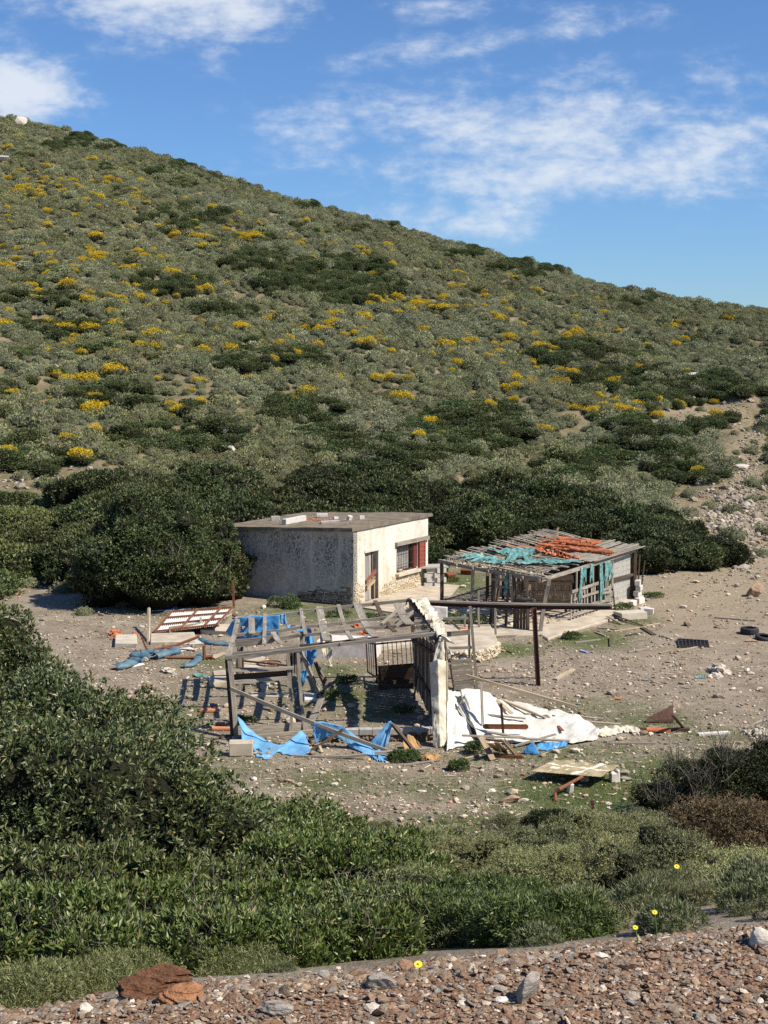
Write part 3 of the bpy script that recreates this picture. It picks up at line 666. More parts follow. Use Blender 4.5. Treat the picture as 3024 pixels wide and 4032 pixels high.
# big thicket along the foot of the hill
thk = []
for i in range(5):
    r = np.random.RandomState(90 + i); bl = [(0, 0, .5, 1.2, 1.1, .95)] + [(r.uniform(-1.1, 1.1), r.uniform(-1, 1), r.uniform(.3, .7), r.uniform(.55, .9), r.uniform(.55, .9), r.uniform(.5, .85)) for _ in range(6)]
    for _ in range(12): a_, z_ = r.uniform(0, 6.28), r.uniform(.1, 1.0); q_ = math.sqrt(1 - z_ * z_ * .8); bl.append((math.cos(a_) * 1.25 * q_, math.sin(a_) * 1.15 * q_, .4 + z_ * .85, r.uniform(.25, .45), r.uniform(.25, .45), r.uniform(.22, .42)))
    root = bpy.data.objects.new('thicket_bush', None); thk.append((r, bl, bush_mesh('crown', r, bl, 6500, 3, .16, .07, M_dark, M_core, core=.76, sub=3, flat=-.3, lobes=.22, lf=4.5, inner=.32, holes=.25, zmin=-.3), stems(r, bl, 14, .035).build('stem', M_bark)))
for r, bl, cm, st in thk: COL.objects.unlink(st) if False else None
def place_thicket(loc, rz, sc, label, group, k):
    r, bl, cm, st = thk[k]; e = empty('thicket_bush', loc, label, 'bush', group); e.rotation_euler = (0, 0, rz); e.scale = sc
    put('crown', cm, None, parent=e); s_ = bpy.data.objects.new('stem', st.data); COL.objects.link(s_); s_.parent = e; s_.location = st.location; return e
cand = []
for Y in np.arange(50, 84, 1.45):
    for X in np.arange(-.33 * Y, .33 * Y, 1.85):
        x, y = X + rng.uniform(-.5, .5), Y + rng.uniform(-.45, .45); z = tzs(x, y); px, py = proj(x, y, z)
        if py < np.interp(px, bx, by) + (95 if px < 2450 else 30): continue
        if px < 300:
            ok = False
            if py > 2300 and px > 180: ok = False
        elif px < 1050: ok = py < 2330 and y > 52
        elif px < 1700: ok = y > 56.8 and py < 2300
        elif px < 2520: ok = py < 2150
        else: ok = py < 2262 and py > np.interp(px, [2520, 2700, 2960], [1900, 2050, 2245])
        if bool(in_ell(np.array(px), np.array(py), BARE)) and px > 2600: ok = False
        if ok: cand.append((x, y, z, px, py))
for x, y, z, px, py in cand:
    big = 1.0 if py > 1900 else .75
    if px < 320: big = .8
    if px > 2600: big = .7
    s = rng.uniform(.9, 1.35) * big
    if px < 1050 and px > 300: s *= 1.1
    place_thicket((x, y, z - .1), rng.uniform(0, 6.28), (s, s, s * rng.uniform(.8, 1.05)), 'dense dark evergreen bush in the thicket along the hill foot', 'dark bushes of the thicket at the hill foot', rng.randint(5))
for r, bl, cm, st in thk: bpy.data.objects.remove(st)

maql = [maq(180 + i, mat=lite, n=2600, L=.09, Wd=.045) for i in range(2)]
for i, (px, py, s) in enumerate(((-80, 2120, 2.0), (40, 2080, 1.8), (170, 2090, 1.7), (255, 2120, 1.3), (110, 2150, 1.9), (-20, 2230, 2.1), (120, 2240, 1.9), (215, 2200, 1.4), (30, 2290, 1.6), (-90, 2330, 1.9), (80, 1990, 1.3), (200, 2010, 1.2), (-60, 2000, 1.6), (300, 2060, 1.1))):
    g = G(px, py); put('evergreen_shrub', maql[i % 2] if i % 3 else maqs[i % 4], (g.x, g.y, g.z - .1), i * 1.7, (s, s, s * .8), 'rounded green evergreen shrub in the group at the left edge beyond the yard', 'shrub', 'green shrubs at the left edge beyond the yard')
# the big dark tree-like bush that leans on the left wall of the house
def big_bush(name, px, py, bl, n, per, L, Wd, mat, label, cat='bush', stem_n=26, stem_r=.05, seed=1, sub=3, core=.8, group=None, twig=None, dead=0, dlen=.4, dw=1.0, **k):
    g = G(px, py) if not isinstance(px, Vector) else px
    r = np.random.RandomState(seed); e = empty(name, g, label, cat, group)
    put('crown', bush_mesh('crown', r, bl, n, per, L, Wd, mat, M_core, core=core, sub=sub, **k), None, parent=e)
    m = stems(r, bl, stem_n, stem_r); st = m.build('branch', twig or M_bark); w = st.location.copy(); st.parent = e; st.location = w
    if dead:
        m = MB()
        for i in range(dead):
            B = bl[r.randint(len(bl))]; d = Vector((r.normal(), r.normal() - .4, abs(r.normal()) * 1.3 + .2)).normalized(); p = Vector(B[:3]) + Vector((d.x * B[3], d.y * B[4], d.z * B[5])) * .8; q = p + Vector((d.x * .5 + r.normal() * .25, d.y * .5 + r.normal() * .25, d.z * .8 + .25)) * dlen * r.uniform(.5, 1.1)
            mid = p.lerp(q, .55) + Vector(r.normal(0, .05 * dlen, 3)); m.tube([p, mid, q], .0045 * dw, 4, .0015 * dw, cap=False)
            for _ in range(2): s_ = p.lerp(q, r.uniform(.4, .8)); m.tube([s_, s_ + Vector(r.normal(0, .16 * dlen, 3)) + Vector((0, 0, .12 * dlen))], .0028 * dw, 3, .001 * dw, cap=False)
        st = m.build('dead_wood', M_thorn); w = st.location.copy(); st.parent = e; st.location = w
    return e
big_bush('mastic_tree', 615, 2385, knobs(3, [(-.3, 0, 1.9, 2.1, 2.0, 2.0), (-1.6, .3, 1.4, 1.4, 1.6, 1.5), (1.1, -.2, 1.35, 1.3, 1.2, 1.45), (2.0, -.3, .75, .9, .8, .75), (-.5, .6, 2.9, 1.7, 1.6, 1.3), (.7, .9, 2.8, 1.3, 1.4, 1.1), (-2.0, 0, .7, 1.0, 1.2, .9), (.2, -.9, 1.1, 1.7, 1.3, 1.2), (1.9, 2.0, 1.5, 1.0, 1.1, 1.3)], 46, .25, .55),
         46000, 3, .13, .06, M_dark, 'huge dark evergreen tree growing against the stained left wall of the house', 'tree', 46, .05, 5, lobes=.3, lf=5, inner=.34, zmin=-.1, holes=.3, dead=140, dlen=.9, dw=3.0)
# ------------------------------------------------------------------ building materials
def wood_mat(name, a, b, c, rough=.85):
    m = Mt(name, rough, .15)
    g = m.noise(1, 4, .65, 'UV', stretch=(2.5, 55, 1)); g2 = m.noise(1, 2, .5, 'UV', stretch=(.7, 4, 1))
    cc = m.ramp(g, [(.3, a), (.5, b), (.72, c)]); cc = m.mixc(.6, cc, m.ramp(g2, [(.35, (.55, .52, .5)), (.65, (1.15, 1.1, 1.05))]), 'MULTIPLY')
    v = m.ramp(m.isl, [(0, (.55, .53, .52)), (.5, (1, 1, 1)), (1, (1.35, 1.3, 1.22))]); cc = m.mixc(1, cc, v, 'MULTIPLY')
    m.col(cc); m.bump(g, .5, .008); return m.m
M_wood = wood_mat('weathered_grey_wood', (.125, .108, .088), (.27, .242, .20), (.46, .425, .37))
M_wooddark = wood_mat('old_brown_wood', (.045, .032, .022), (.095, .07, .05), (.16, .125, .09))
M_woodpale = wood_mat('pale_dry_wood', (.27, .21, .14), (.40, .33, .23), (.52, .45, .34))
M_woodtan = wood_mat('tan_wood', (.22, .16, .10), (.33, .25, .17), (.44, .36, .26))
def simple(name, a, b, scale=6, rough=.8, spec=.3, bump=.3, metal=0, third=None, coord='World'):
    m = Mt(name, rough, spec); n = m.noise(scale, 5, .6, coord)
    m.col(m.ramp(n, [(.32, a), (.66, b)] if third is None else [(.3, a), (.5, b), (.7, third)])); m.bump(n, bump, .01); m.b.inputs['Metallic'].default_value = metal; return m.m
M_rust = simple('rusty_steel', (.085, .032, .018), (.22, .085, .04), 18, .85, .3, .5, third=(.14, .055, .03))
M_rustdark = simple('dark_rusty_steel', (.045, .022, .016), (.12, .055, .035), 15, .8, .35, .4)
M_conc = simple('grey_concrete', (.30, .275, .235), (.46, .425, .365), 4, .92, .15, .5)
M_concpale = simple('pale_concrete', (.40, .345, .27), (.56, .49, .39), 3, .92, .15, .4)
M_white = simple('whitewashed_render', (.50, .45, .40), (.70, .65, .59), 5, .9, .15, .4)
M_block = simple('grey_block', (.42, .40, .36), (.58, .555, .51), 9, .93, .1, .5)
M_blockdk = simple('dark_grey_block', (.30, .28, .25), (.42, .40, .36), 9, .93, .1, .5)
M_slab = simple('roof_slab_concrete', (.11, .088, .06), (.185, .15, .11), 2.5, .95, .1, .5, third=(.24, .2, .15))
M_porch = simple('cracked_pale_paving', (.34, .28, .21), (.52, .44, .34), 2.2, .92, .12, .6)
M_clay = stone_mat('terracotta', [(0, (.38, .11, .045)), (.5, (.52, .17, .07)), (.8, (.62, .24, .11)), (1, (.42, .22, .14))], .85, .3, 25)
M_redpaint = simple('faded_red_paint', (.19, .045, .032), (.31, .085, .055), 12, .75, .3, .2)
M_tire = simple('black_rubber', (.018, .018, .02), (.035, .035, .038), 20, .8, .35, .3)
M_black = simple('black_void', (.012, .011, .01), (.022, .02, .018), 3, .95, .05, 0)
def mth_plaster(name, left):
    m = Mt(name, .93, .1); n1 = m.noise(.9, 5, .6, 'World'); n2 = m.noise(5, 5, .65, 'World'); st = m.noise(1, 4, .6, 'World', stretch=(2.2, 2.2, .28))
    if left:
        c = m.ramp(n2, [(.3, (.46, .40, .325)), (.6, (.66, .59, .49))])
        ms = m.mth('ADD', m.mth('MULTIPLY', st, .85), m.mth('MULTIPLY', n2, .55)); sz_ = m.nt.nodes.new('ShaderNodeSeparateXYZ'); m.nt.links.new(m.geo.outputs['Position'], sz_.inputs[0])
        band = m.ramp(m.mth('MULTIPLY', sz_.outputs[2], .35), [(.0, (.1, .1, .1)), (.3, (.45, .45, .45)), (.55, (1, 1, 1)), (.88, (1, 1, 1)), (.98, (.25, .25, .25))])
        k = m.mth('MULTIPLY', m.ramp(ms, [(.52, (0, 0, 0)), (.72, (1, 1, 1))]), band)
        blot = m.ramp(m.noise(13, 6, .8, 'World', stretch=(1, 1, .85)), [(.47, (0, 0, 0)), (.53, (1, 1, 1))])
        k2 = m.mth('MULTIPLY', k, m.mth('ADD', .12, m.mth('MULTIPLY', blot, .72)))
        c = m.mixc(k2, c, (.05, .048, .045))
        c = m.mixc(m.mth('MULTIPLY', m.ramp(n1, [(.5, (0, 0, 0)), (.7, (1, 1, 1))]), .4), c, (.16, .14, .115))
    else:
        c = m.ramp(n1, [(.3, (.50, .445, .35)), (.5, (.68, .625, .52)), (.7, (.74, .69, .59))])
        c = m.mixc(m.mth('MULTIPLY', m.ramp(st, [(.5, (0, 0, 0)), (.72, (1, 1, 1))]), .55), c, (.42, .36, .27))
        c = m.mixc(m.mth('MULTIPLY', m.ramp(n2, [(.56, (0, 0, 0)), (.68, (1, 1, 1))]), .5), c, (.33, .28, .2))
        low = m.nt.nodes.new('ShaderNodeSeparateXYZ'); m.nt.links.new(m.geo.outputs['Position'], low.inputs[0]); c = m.mixc(m.mth('MULTIPLY', m.ramp(m.mth('ADD', m.mth('MULTIPLY', low.outputs[2], .6), m.mth('MULTIPLY', n2, .5)), [(.3, (1, 1, 1)), (.75, (0, 0, 0))]), .45), c, (.36, .27, .17))
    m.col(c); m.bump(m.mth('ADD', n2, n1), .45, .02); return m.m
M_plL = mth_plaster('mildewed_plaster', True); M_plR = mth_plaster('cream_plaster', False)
M_masonL = stone_mat('dark_rubble_masonry', [(0, (.10, .07, .045)), (.5, (.2, .14, .09)), (1, (.32, .25, .18))], .92, .7, 12)
M_masonR = stone_mat('cream_rubble_masonry', [(0, (.42, .33, .22)), (.5, (.55, .46, .33)), (1, (.62, .56, .44))], .92, .7, 12)

# ------------------------------------------------------------------ the house
B0 = G(1392, 2388); B0.z = 0
dR = Vector((.52, .854, 0)).normalized(); dL = Vector((-.854, .52, 0)).normalized(); nR = Vector((.854, -.52, 0)).normalized(); nL = Vector((-.52, -.854, 0)).normalized()
LR = 5.75; LL = 5.75; TH = .28
def sR(px):
    k = (px - 1512) / F * (1 / math.cos(PITCH)) * 1.0
    lo, hi = 0, 8
    for _ in range(40):
        mid = (lo + hi) / 2; p = B0 + dR * mid + Vector((0, 0, 1.2)); q = proj(p.x, p.y, p.z)[0]
        if q < px: lo = mid
        else: hi = mid
    return lo
def zR(s, py, off=0):
    p = B0 + dR * s; return W(1500, py, p.y).z
H1 = zR(0, 2092)                    # top of wall at the near corner
HL = H1 - .32                       # the roof slopes to the left
hs = empty('stone_house', B0.copy(), 'small abandoned plastered house with a flat slab roof and red shuttered window', 'house')
def wallpt(s, z, d=0): return B0 + dR * s + Vector((0, 0, z)) - nR * d
def wallptL(s, z, d=0): return B0 + dL * s + Vector((0, 0, z)) - nL * d
d0, d1 = sR(1437), sR(1490); w0, w1 = sR(1561), sR(1644)
dz1 = zR(d0, 2177); wz0 = zR(w0, 2258); wz1 = zR(w0, 2152)
m = MB()
def panel(m, f, s0, s1, z0, z1, th=TH, n=1):
    for i in range(n):
        a, b = s0 + (s1 - s0) * i / n, s0 + (s1 - s0) * (i + 1) / n
        za = z1[0] + (z1[1] - z1[0]) * i / n if isinstance(z1, tuple) else z1; zb = z1[0] + (z1[1] - z1[0]) * (i + 1) / n if isinstance(z1, tuple) else z1
        vs = [f(a, z0), f(b, z0), f(b, zb), f(a, za), f(a, z0, th), f(b, z0, th), f(b, zb, th), f(a, za, th)]
        m.add(vs, [(0, 1, 2, 3), (5, 4, 7, 6), (0, 4, 5, 1), (3, 2, 6, 7), (0, 3, 7, 4), (1, 5, 6, 2)])
panel(m, wallpt, 0, d0, -.3, H1); panel(m, wallpt, d0, d1, dz1, H1); panel(m, wallpt, d1, w0, -.3, H1)
panel(m, wallpt, w0, w1, -.3, wz0); panel(m, wallpt, w0, w1, wz1, H1); panel(m, wallpt, w1, LR, -.3, H1)
m.build('plaster_wall', M_plR, hs)
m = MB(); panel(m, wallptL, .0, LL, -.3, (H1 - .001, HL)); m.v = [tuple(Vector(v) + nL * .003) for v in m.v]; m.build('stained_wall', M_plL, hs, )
m = MB()
pa = B0 + dL * LL; pb = pa + dR * LR
m.prism([pa + dR * .0, pb, pb - dL * -.0 + dL * -.28, pa + dL * -.28], -.3, HL - .002)
pc_ = B0 + dR * LR
m.prism([pc_ - dR * .28 + dL * .285, pc_ + dL * .285, pb - dL * .285, pb - dR * .28 - dL * .285], -.3, HL - .003)
m.build('back_wall', M_plR, hs)
# roof slab: near corner, right, far, left
ov = .17; c00 = B0 - dL * ov * .4 - dR * ov; c10 = B0 + dR * (LR + .3) - dL * ov * .4; c11 = B0 + dR * (LR + .3) + dL * (LL + .75); c01 = B0 + dL * (LL + .75) - dR * ov
m = MB(); N_ = 10
def rz_(a, b): return H1 - (H1 - HL) * max(b, 0) + .0
vs = []; 
for lay in (0, .14):
    for i in range(N_ + 1):
        for j in range(N_ + 1):
            a, b = i / N_, j / N_; p = c00.lerp(c10, a).lerp(c01.lerp(c11, a), b); e = .02 * random.uniform(-1, 1) if (i in (0, N_) or j in (0, N_)) else 0
            vs.append((p.x + e, p.y + e, H1 + .003 - (H1 - HL) * b * 1.08 + lay + (.012 * random.uniform(-1, 1) if lay else 0)))
n = N_ + 1; fs = []; o_ = n * n
for i in range(N_):
    for j in range(N_):
        a = i * n + j; fs.append((a, a + 1, a + n + 1, a + n)); fs.append((o_ + a, o_ + a + n, o_ + a + n + 1, o_ + a + 1))
for i in range(N_):
    for (a, b) in ((i, i + 1), ((N_) * n + i + 1, N_ * n + i), ((i + 1) * n, i * n), (i * n + N_, (i + 1) * n + N_)): fs.append((b, a, o_ + a, o_ + b))
m.add(vs, fs); m.build('roof_slab', M_slab, hs)
# bare masonry where the plaster has fallen
def masonry(f, s0, s1, topfn, mat, name, skip=None, d=.0, sd=5):
    r = random.Random(sd); m = MB(); z = -.02
    while z < 1.35:
        h = r.uniform(.05, .12); s = s0 + r.uniform(0, .1)
        while s < s1:
            l = r.choice([r.uniform(.10, .2), r.uniform(.2, .5)]); a, b = s + .008, min(s + l - .008, s1)
            if z + h * .5 < topfn((a + b) / 2) + r.uniform(-.06, .06) and not (skip and skip(a, b, z)) and b - a > .05:
                o1, o2 = r.uniform(.012, .035), r.uniform(.012, .035); j = [r.uniform(-.02, .02) for _ in range(8)]
                vs = [f(a, z + .006 + j[0], .03), f(b, z + .006 + j[1], .03), f(b, z + h - .006 + j[2], .03), f(a, z + h - .006 + j[3], .03),
                      f(a + .015, z + .015 + j[4], -o1), f(b - .015, z + .015 + j[5], -o2), f(b - .015, z + h - .015 + j[6], -o2), f(a + .015, z + h - .015 + j[7], -o1)]
                m.add(vs, [(4, 5, 6, 7), (0, 1, 5, 4), (1, 2, 6, 5), (2, 3, 7, 6), (3, 0, 4, 7)])
            s += l
        z += h
    return m.build(name, mat, hs)
masonry(wallpt, .02, LR + .02, lambda s: 1.0 * (s < d0) * (1 - .3 * s / d0) + (s >= d1 - .02) * (.25 + .55 * ss(np.array((s - d1) / 1.2)) + .12 * math.sin(s * 4)) * (1 - .25 * (s > w1 + .2)), M_masonR, 'bare_masonry', lambda a, b, z: b > d0 - .03 and a < d1 + .03)
masonry(wallptL, .02, 2.6, lambda s: .60 - .05 * s - .2 * max(0, s - 1.6) + .07 * math.sin(s * 5), M_masonL, 'bare_masonry', sd=8)
# floor and gloom inside
# door: planks, gap, jamb, nailed boards
m = MB(); dw = d1 - d0; z0 = .03
for k in range(4):
    if k == 3: continue
    a = d0 + dw * (.03 + k * .2); b = a + dw * .19; m.bar(wallpt((a + b) / 2, z0, .12 + .01 * (k % 2)), wallpt((a + b) / 2, dz1 - .04, .12 + .01 * (k % 2)), b - a, .025, up=nR)
dr = m.build('door', wood_mat('grey_blue_door_wood', (.17, .16, .155), (.30, .29, .28), (.42, .41, .39)), hs)
m = MB()
for (a, za, b, zb, w_) in ((.05, .82, .72, 1.15, .14), (.1, .62, .75, .92, .1), (.1, .52, .75, .78, .08)):
    m.bar(wallpt(d0 + dw * a, za, -.03), wallpt(d0 + dw * b, zb, -.03 if w_ > .12 else .0), .03, w_, up=(0, 0, 1))
m.build('nailed_board', [M_woodtan], hs)
m = MB(); m.bar(wallpt(d0 + dw * .02, .83, -.055), wallpt(d0 + dw * .74, 1.19, -.055), .02, .12); m.build('red_board', M_redpaint, hs)
m = MB(); m.bar(wallpt(d0 + dw * .72, 0, .05), wallpt(d0 + dw * .72, .78, .05), .05, .1, up=nR); m.bar(wallpt(d0 + dw * .70, .8, .1), wallpt(d0 + dw * .70, dz1 - .03, .1), .04, .04, up=nR); m.build('door_prop', M_woodtan, hs)
m = MB(); m.bar(wallpt(d0 - .04, dz1 + .03, -.01), wallpt(d1 + .05, dz1 + .03, -.01), .05, .07); m.build('door_lintel', M_plR, hs)
# window: lintel, sill, frame, bars, shutter
wn_ = MB(); wn_.bar(wallpt(w0 - .12, wz1 + .1, -.02), wallpt(LR - .05, wz1 + .1, -.02), .2, .15, seg=3); wn_.build('window_lintel', M_wood, hs)
wn_ = MB(); wn_.bar(wallpt(w0 - .05, wz0 - .07, -.04), wallpt(w1 + .05, wz0 - .07, -.04), .22, .11); wn_.build('window_sill', M_concpale, hs)
wf = MB()
for a, b in (((w0 + .03, wz0), (w0 + .03, wz1)), ((w1 - .03, wz0), (w1 - .03, wz1))): wf.bar(wallpt(*a, .1), wallpt(*b, .1), .06, .06, up=nR)
wf.bar(wallpt(w0 + .06, wz0 + .03, .1), wallpt(w1 - .06, wz0 + .03, .1), .055, .055); wf.bar(wallpt(w0 + .06, wz1 - .03, .1), wallpt(w1 - .06, wz1 - .03, .1), .055, .055)
win = wf.build('window', M_wooddark, hs)
b_ = MB()
for k in range(11): s_ = w0 + .08 + (w1 - w0 - .35) * k / 10; b_.tube([wallpt(s_, wz0 + .0, .04), wallpt(s_, wz1, .04)], .011, 6)
b_.tube([wallpt(w0 + .02, wz0 + .3, .04), wallpt(w1 - .3, wz0 + .3, .04)], .009, 6); b_.tube([wallpt(w0 + .02, wz1 - .25, .04), wallpt(w1 - .3, wz1 - .25, .04)], .009, 6)
b_.build('window_bar', M_rustdark, win)
b_ = MB(); b_.bar(wallpt((w0 + w1) / 2 - .16, (wz0 + .06), .2), wallpt((w0 + w1) / 2 - .16, wz1 - .06, .2), w1 - w0 - .5, .02, up=nR); b_.build('pane', simple('dusty_pane', (.22, .21, .19), (.34, .33, .30), 4, .5, .5, 0), win)
b_ = MB(); b_.bar(wallpt(w1 - .13, wz0 + .02, .05), wallpt(w1 - .13, wz1 - .02, .05), .24, .03, up=nR); b_.build('inner_shutter', simple('dark_red_paint', (.11, .02, .018), (.17, .035, .03), 10, .7, .3, .2), hs)
sh = MB(); a, b = w1 + .02, sR(1671) - .04; cz = (wz0 + wz1) / 2; 
sh.bar(wallpt((a + b) / 2, wz0 - .05, -.05), wallpt((a + b) / 2, wz1 + .01, -.05), b - a, .035, up=nR)
for k in range(7): z_ = wz0 + .02 + (wz1 - wz0 - .04) * k / 6; sh.bar(wallpt(a + .05, z_, -.075), wallpt(b - .05, z_, -.075), .02, .05)
sh.bar(wallpt(a + .03, wz0 - .04, -.08), wallpt(a + .03, wz1, -.08), .05, .02, up=nR); sh.bar(wallpt(b - .03, wz0 - .04, -.08), wallpt(b - .03, wz1, -.08), .05, .02, up=nR)
sh.build('shutter', M_redpaint, hs)
# cement porch in front of the door
pr = MB(); p0 = B0 + nR * .02 - dR * .2; pts = [p0, B0 + nR * 2.3 - dR * .6, B0 + nR * 2.6 + dR * 2.0, B0 + nR * 2.0 + dR * 4.2, B0 + nR * 1.3 + dR * 6.1, B0 + nR * .02 + dR * 6.0]
pr.prism(pts, -.1, .055); o = pr.build('porch_slab', M_porch); tag(o, 'cracked cement slab in front of the house door', kind='structure')

# things lying on the roof
def rp(px, py, lift=0):
    g = S(px, py, H1 + .14 - .1); # roof surface point (it slopes gently)
    for _ in range(6):
        b = max(0, (g - c00).dot(dL) / (LL + .75)); g = S(px, py, H1 + .143 - (H1 - HL) * b * 1.08)
    g.z += lift; return g
def block(name, px, py, size, rz, label, mat, cat='block', group=None, hollow=False, z=None, jit=.006, rx=0):
    g = rp(px, py) if z is None else (G(px, py) if z == 'g' else S(px, py, z)); m = MB(); L_, w_, h_ = size
    if hollow:
        t = .035; c, s_ = math.cos(rz), math.sin(rz)
        def at(x, y, zz): return (g.x + x * c - y * s_, g.y + x * s_ + y * c, g.z + zz)
        for y in (-w_ / 2 + t / 2, w_ / 2 - t / 2): m.box(at(0, y, h_ / 2), (L_, t, h_), rz)
        for x in (-L_ / 2 + t / 2, 0, L_ / 2 - t / 2): m.box(at(x, 0, h_ / 2 - .001), (t, w_ - 2 * t, h_ - .003), rz)
    else: m.box((g.x, g.y, g.z + h_ / 2), size, rz, rx, jit=jit)
    o = m.build(name, mat, bevel=.008); tag(o, label, cat, group); return o
block('concrete_block', 1084, 2050, (.36, .2, .19), .2, 'grey concrete block standing at the left on the house roof', M_blockdk)
m = MB(); m.bar(rp(1118, 2066, .11), rp(1198, 2050, .11), .2, .22); tag(m.build('concrete_beam', M_block, bevel=.01), 'long pale concrete beam lying on the house roof', 'beam')
block('concrete_block', 1268, 2036, (.46, .18, .14), .1, 'white concrete block at the back of the house roof beside red shards', M_white)
m = MB(); m.bar(rp(1263, 2062, .05), rp(1335, 2058, .05), .3, .1); tag(m.build('concrete_slab', M_conc, bevel=.01), 'flat grey slab lying at the front edge of the house roof', 'slab')
block('concrete_block', 1322, 2044, (.2, .15, .1), .4, 'tiny white block in the middle of the house roof', M_white)
block('concrete_block', 1377, 2048, (.2, .14, .18), .9, 'white block tilted on its side on the house roof', M_white, rx=.3)
block('concrete_block', 1425, 2044, (.2, .14, .14), .2, 'small white block nearest the window side of the house roof', M_white)
Pq = []; r_ = np.random.RandomState(4)
for i in range(70):
    g = rp(r_.normal(1245, 34), r_.normal(2047, 3.2)); Pq.append(tuple(g))
o = bpy.data.objects.new('clay_shards', stones('clay_shards', Pq, r_.uniform(.02, .07, 70), r_, M_clay, 1, .35, .3)); COL.objects.link(o); tag(o, 'scatter of broken red clay shards on the house roof', kind='stuff')
Pq = [tuple(rp(r_.uniform(980, 1640), r_.uniform(2032, 2070))) for i in range(90)]; Pq = [p for p in Pq if (Vector(p) - B0).dot(nR) < -.1 and (Vector(p) - B0).dot(nL) < -.1]
o = bpy.data.objects.new('roof_gravel', stones('roof_gravel', Pq, r_.uniform(.012, .04, len(Pq)), r_, M_rubble, 1, .5, .3)); COL.objects.link(o); tag(o, 'fine gravel on the house roof', kind='stuff')

# grey block bin beside the house
g = G(1708, 2312); cb = empty('block_hearth', g, 'low hearth of grey concrete blocks under a dark slab, right of the house', 'hearth')
m = MB(); 
for k in range(4):
    for i in range(2):
        m.box((g.x - .22 + .42 * i + (.1 if k % 2 else 0), g.y, g.z + .1 + k * .2), (.4, .2, .192), .25, jit=.006)
for k in range(4): m.box((g.x - .38, g.y + .45, g.z + .1 + k * .2), (.2, .5, .192), .25, jit=.006)
m.build('block_wall', M_block, cb, bevel=.008)
m = MB(); m.box((g.x - .1, g.y + .25, g.z + .835), (1.25, .85, .055), .25); m.build('top_slab', M_blockdk, cb)
m = MB(); g = G(1772, 2288); m.box((g.x, g.y, g.z + .18), (.42, .3, .36), .5, rx=.2, jit=.01); tag(m.build('rusty_can', M_rust, bevel=.03), 'rusty square can standing on the grass right of the hearth', 'can')
m = MB(); g = G(1838, 2262); m.box((g.x, g.y, g.z + .14), (.5, .3, .26), -.3, rx=.25, jit=.01); tag(m.build('rusty_can', M_rust, bevel=.03), 'rusty can lying in the weeds behind the pallet shed', 'can')
# ------------------------------------------------------------------ pallet shed
def onW(a, b, px, py):
    """point of the vertical plane through ground points a, b seen at a pixel"""
    r = ray(px, py); n = Vector((-(b.y - a.y), b.x - a.x, 0)); k = n.dot(Vector((a.x, a.y, 0))) / n.dot(Vector((r.x, r.y, 0)))
    return Vector((r.x * k, r.y * k, CAMZ + r.z * k))
def P2(zx, zy): return 1600 + zx / 1.659, 2000 + zy / 1.659
FLg = Vector((2.07, 47.0, 0)); FRg = G(2126, 2492); FRg.z = 0; BRg = G(2498, 2362); BRg.z = 0; BLg = FLg + BRg - FRg
FLt = FLg + Vector((0, 0, 2.12)); FRt = FRg + Vector((0, 0, 1.86)); BRt = BRg + Vector((0, 0, 1.98)); BLt = BLg + Vector((0, 0, 2.42))
BLt.z = 2.42
def rf(s, t, lift=0):     # s along front edge FL->FR, t back
    p = FLt.lerp(FRt, s).lerp(BLt.lerp(BRt, s), t); p = p.copy(); p.z += lift - .10 * math.sin(s * math.pi) * math.sin(t * math.pi); return p
shed = empty('pallet_shed', FRg.copy(), 'tumbledown shed of grey pallets and poles under a slatted roof with clay tiles', 'shed')
e1 = (FRg - FLg).normalized(); e2 = (BRg - FRg).normalized()
def SP(name, f, mat=M_wood):
    m = MB(); f(m); return m.build(name, mat, shed)
def vpost(px0, py0, px1, py1, w=.09, mat=M_wood, name='post', D=None, par=None):
    a = G(px0, py0); b = W(px1, py1, a.y if D is None else D)
    m = MB(); m.bar(a + Vector((0, 0, -.06)), b, w, w, up=(0, -1, 0), seg=4, off=random.uniform(-.025, .025)); return m.build(name, mat, par or shed)
# posts
m = MB(); m.bar(FLg, FLt, .13, .13, up=(0, -1, 0), seg=3, off=.02); m.build('post', M_wooddark, shed)
m = MB(); m.bar(FRg + Vector((0, 0, -.05)), W(*P2(935, 462), FRg.y), .12, .12, up=(0, -1, 0), seg=3, off=-.03); m.build('post', M_wood, shed)
m = MB(); m.bar(BRg, BRt, .12, .12, up=(0, -1, 0), seg=3); m.build('post', M_wooddark, shed)
m = MB(); m.bar(BLg, BLt, .12, .12, up=(0, -1, 0)); m.build('post', M_wooddark, shed)
for s_ in (.33, .55, .74):
    a = FLg.lerp(FRg, s_); m = MB(); m.bar(a + e1 * random.uniform(-.15, .1), rf(s_, 0, -.05), .11, .1, up=(0, -1, 0), seg=3, off=.03); m.build('post', random.choice([M_wood, M_wooddark, M_wood]), shed)
for s_, t_ in ((.45, .35), (.62, .5), (.3, .6), (.8, .45)):
    a = FLg.lerp(FRg, s_).lerp(BLg.lerp(BRg, s_), t_); m = MB(); m.bar(a, rf(s_, t_, -.08), .09, .09, up=(0, -1, 0)); m.build('post', M_wooddark, shed)
# beams round the edge and rafters (front to back)
for nm, a, b in (('beam', rf(-.03, 0, -.02), rf(1.02, 0, -.02)), ('beam', rf(1, -.02, -.02), rf(1, 1.02, -.02)), ('beam', rf(0, 0, -.04), rf(0, 1, -.04)), ('beam', rf(0, 1, -.02), rf(1, 1, -.02))):
    m = MB(); m.bar(a, b, .09, .12, seg=4, sag=.03); m.build(nm, M_wooddark if nm == 'x' else M_wood, shed)
for s_ in (.17, .34, .5, .67, .84):
    m = MB(); m.bar(rf(s_, -.02, -.03), rf(s_, 1.02, -.03), .07, .09, seg=5); m.build('rafter', M_wood, shed)
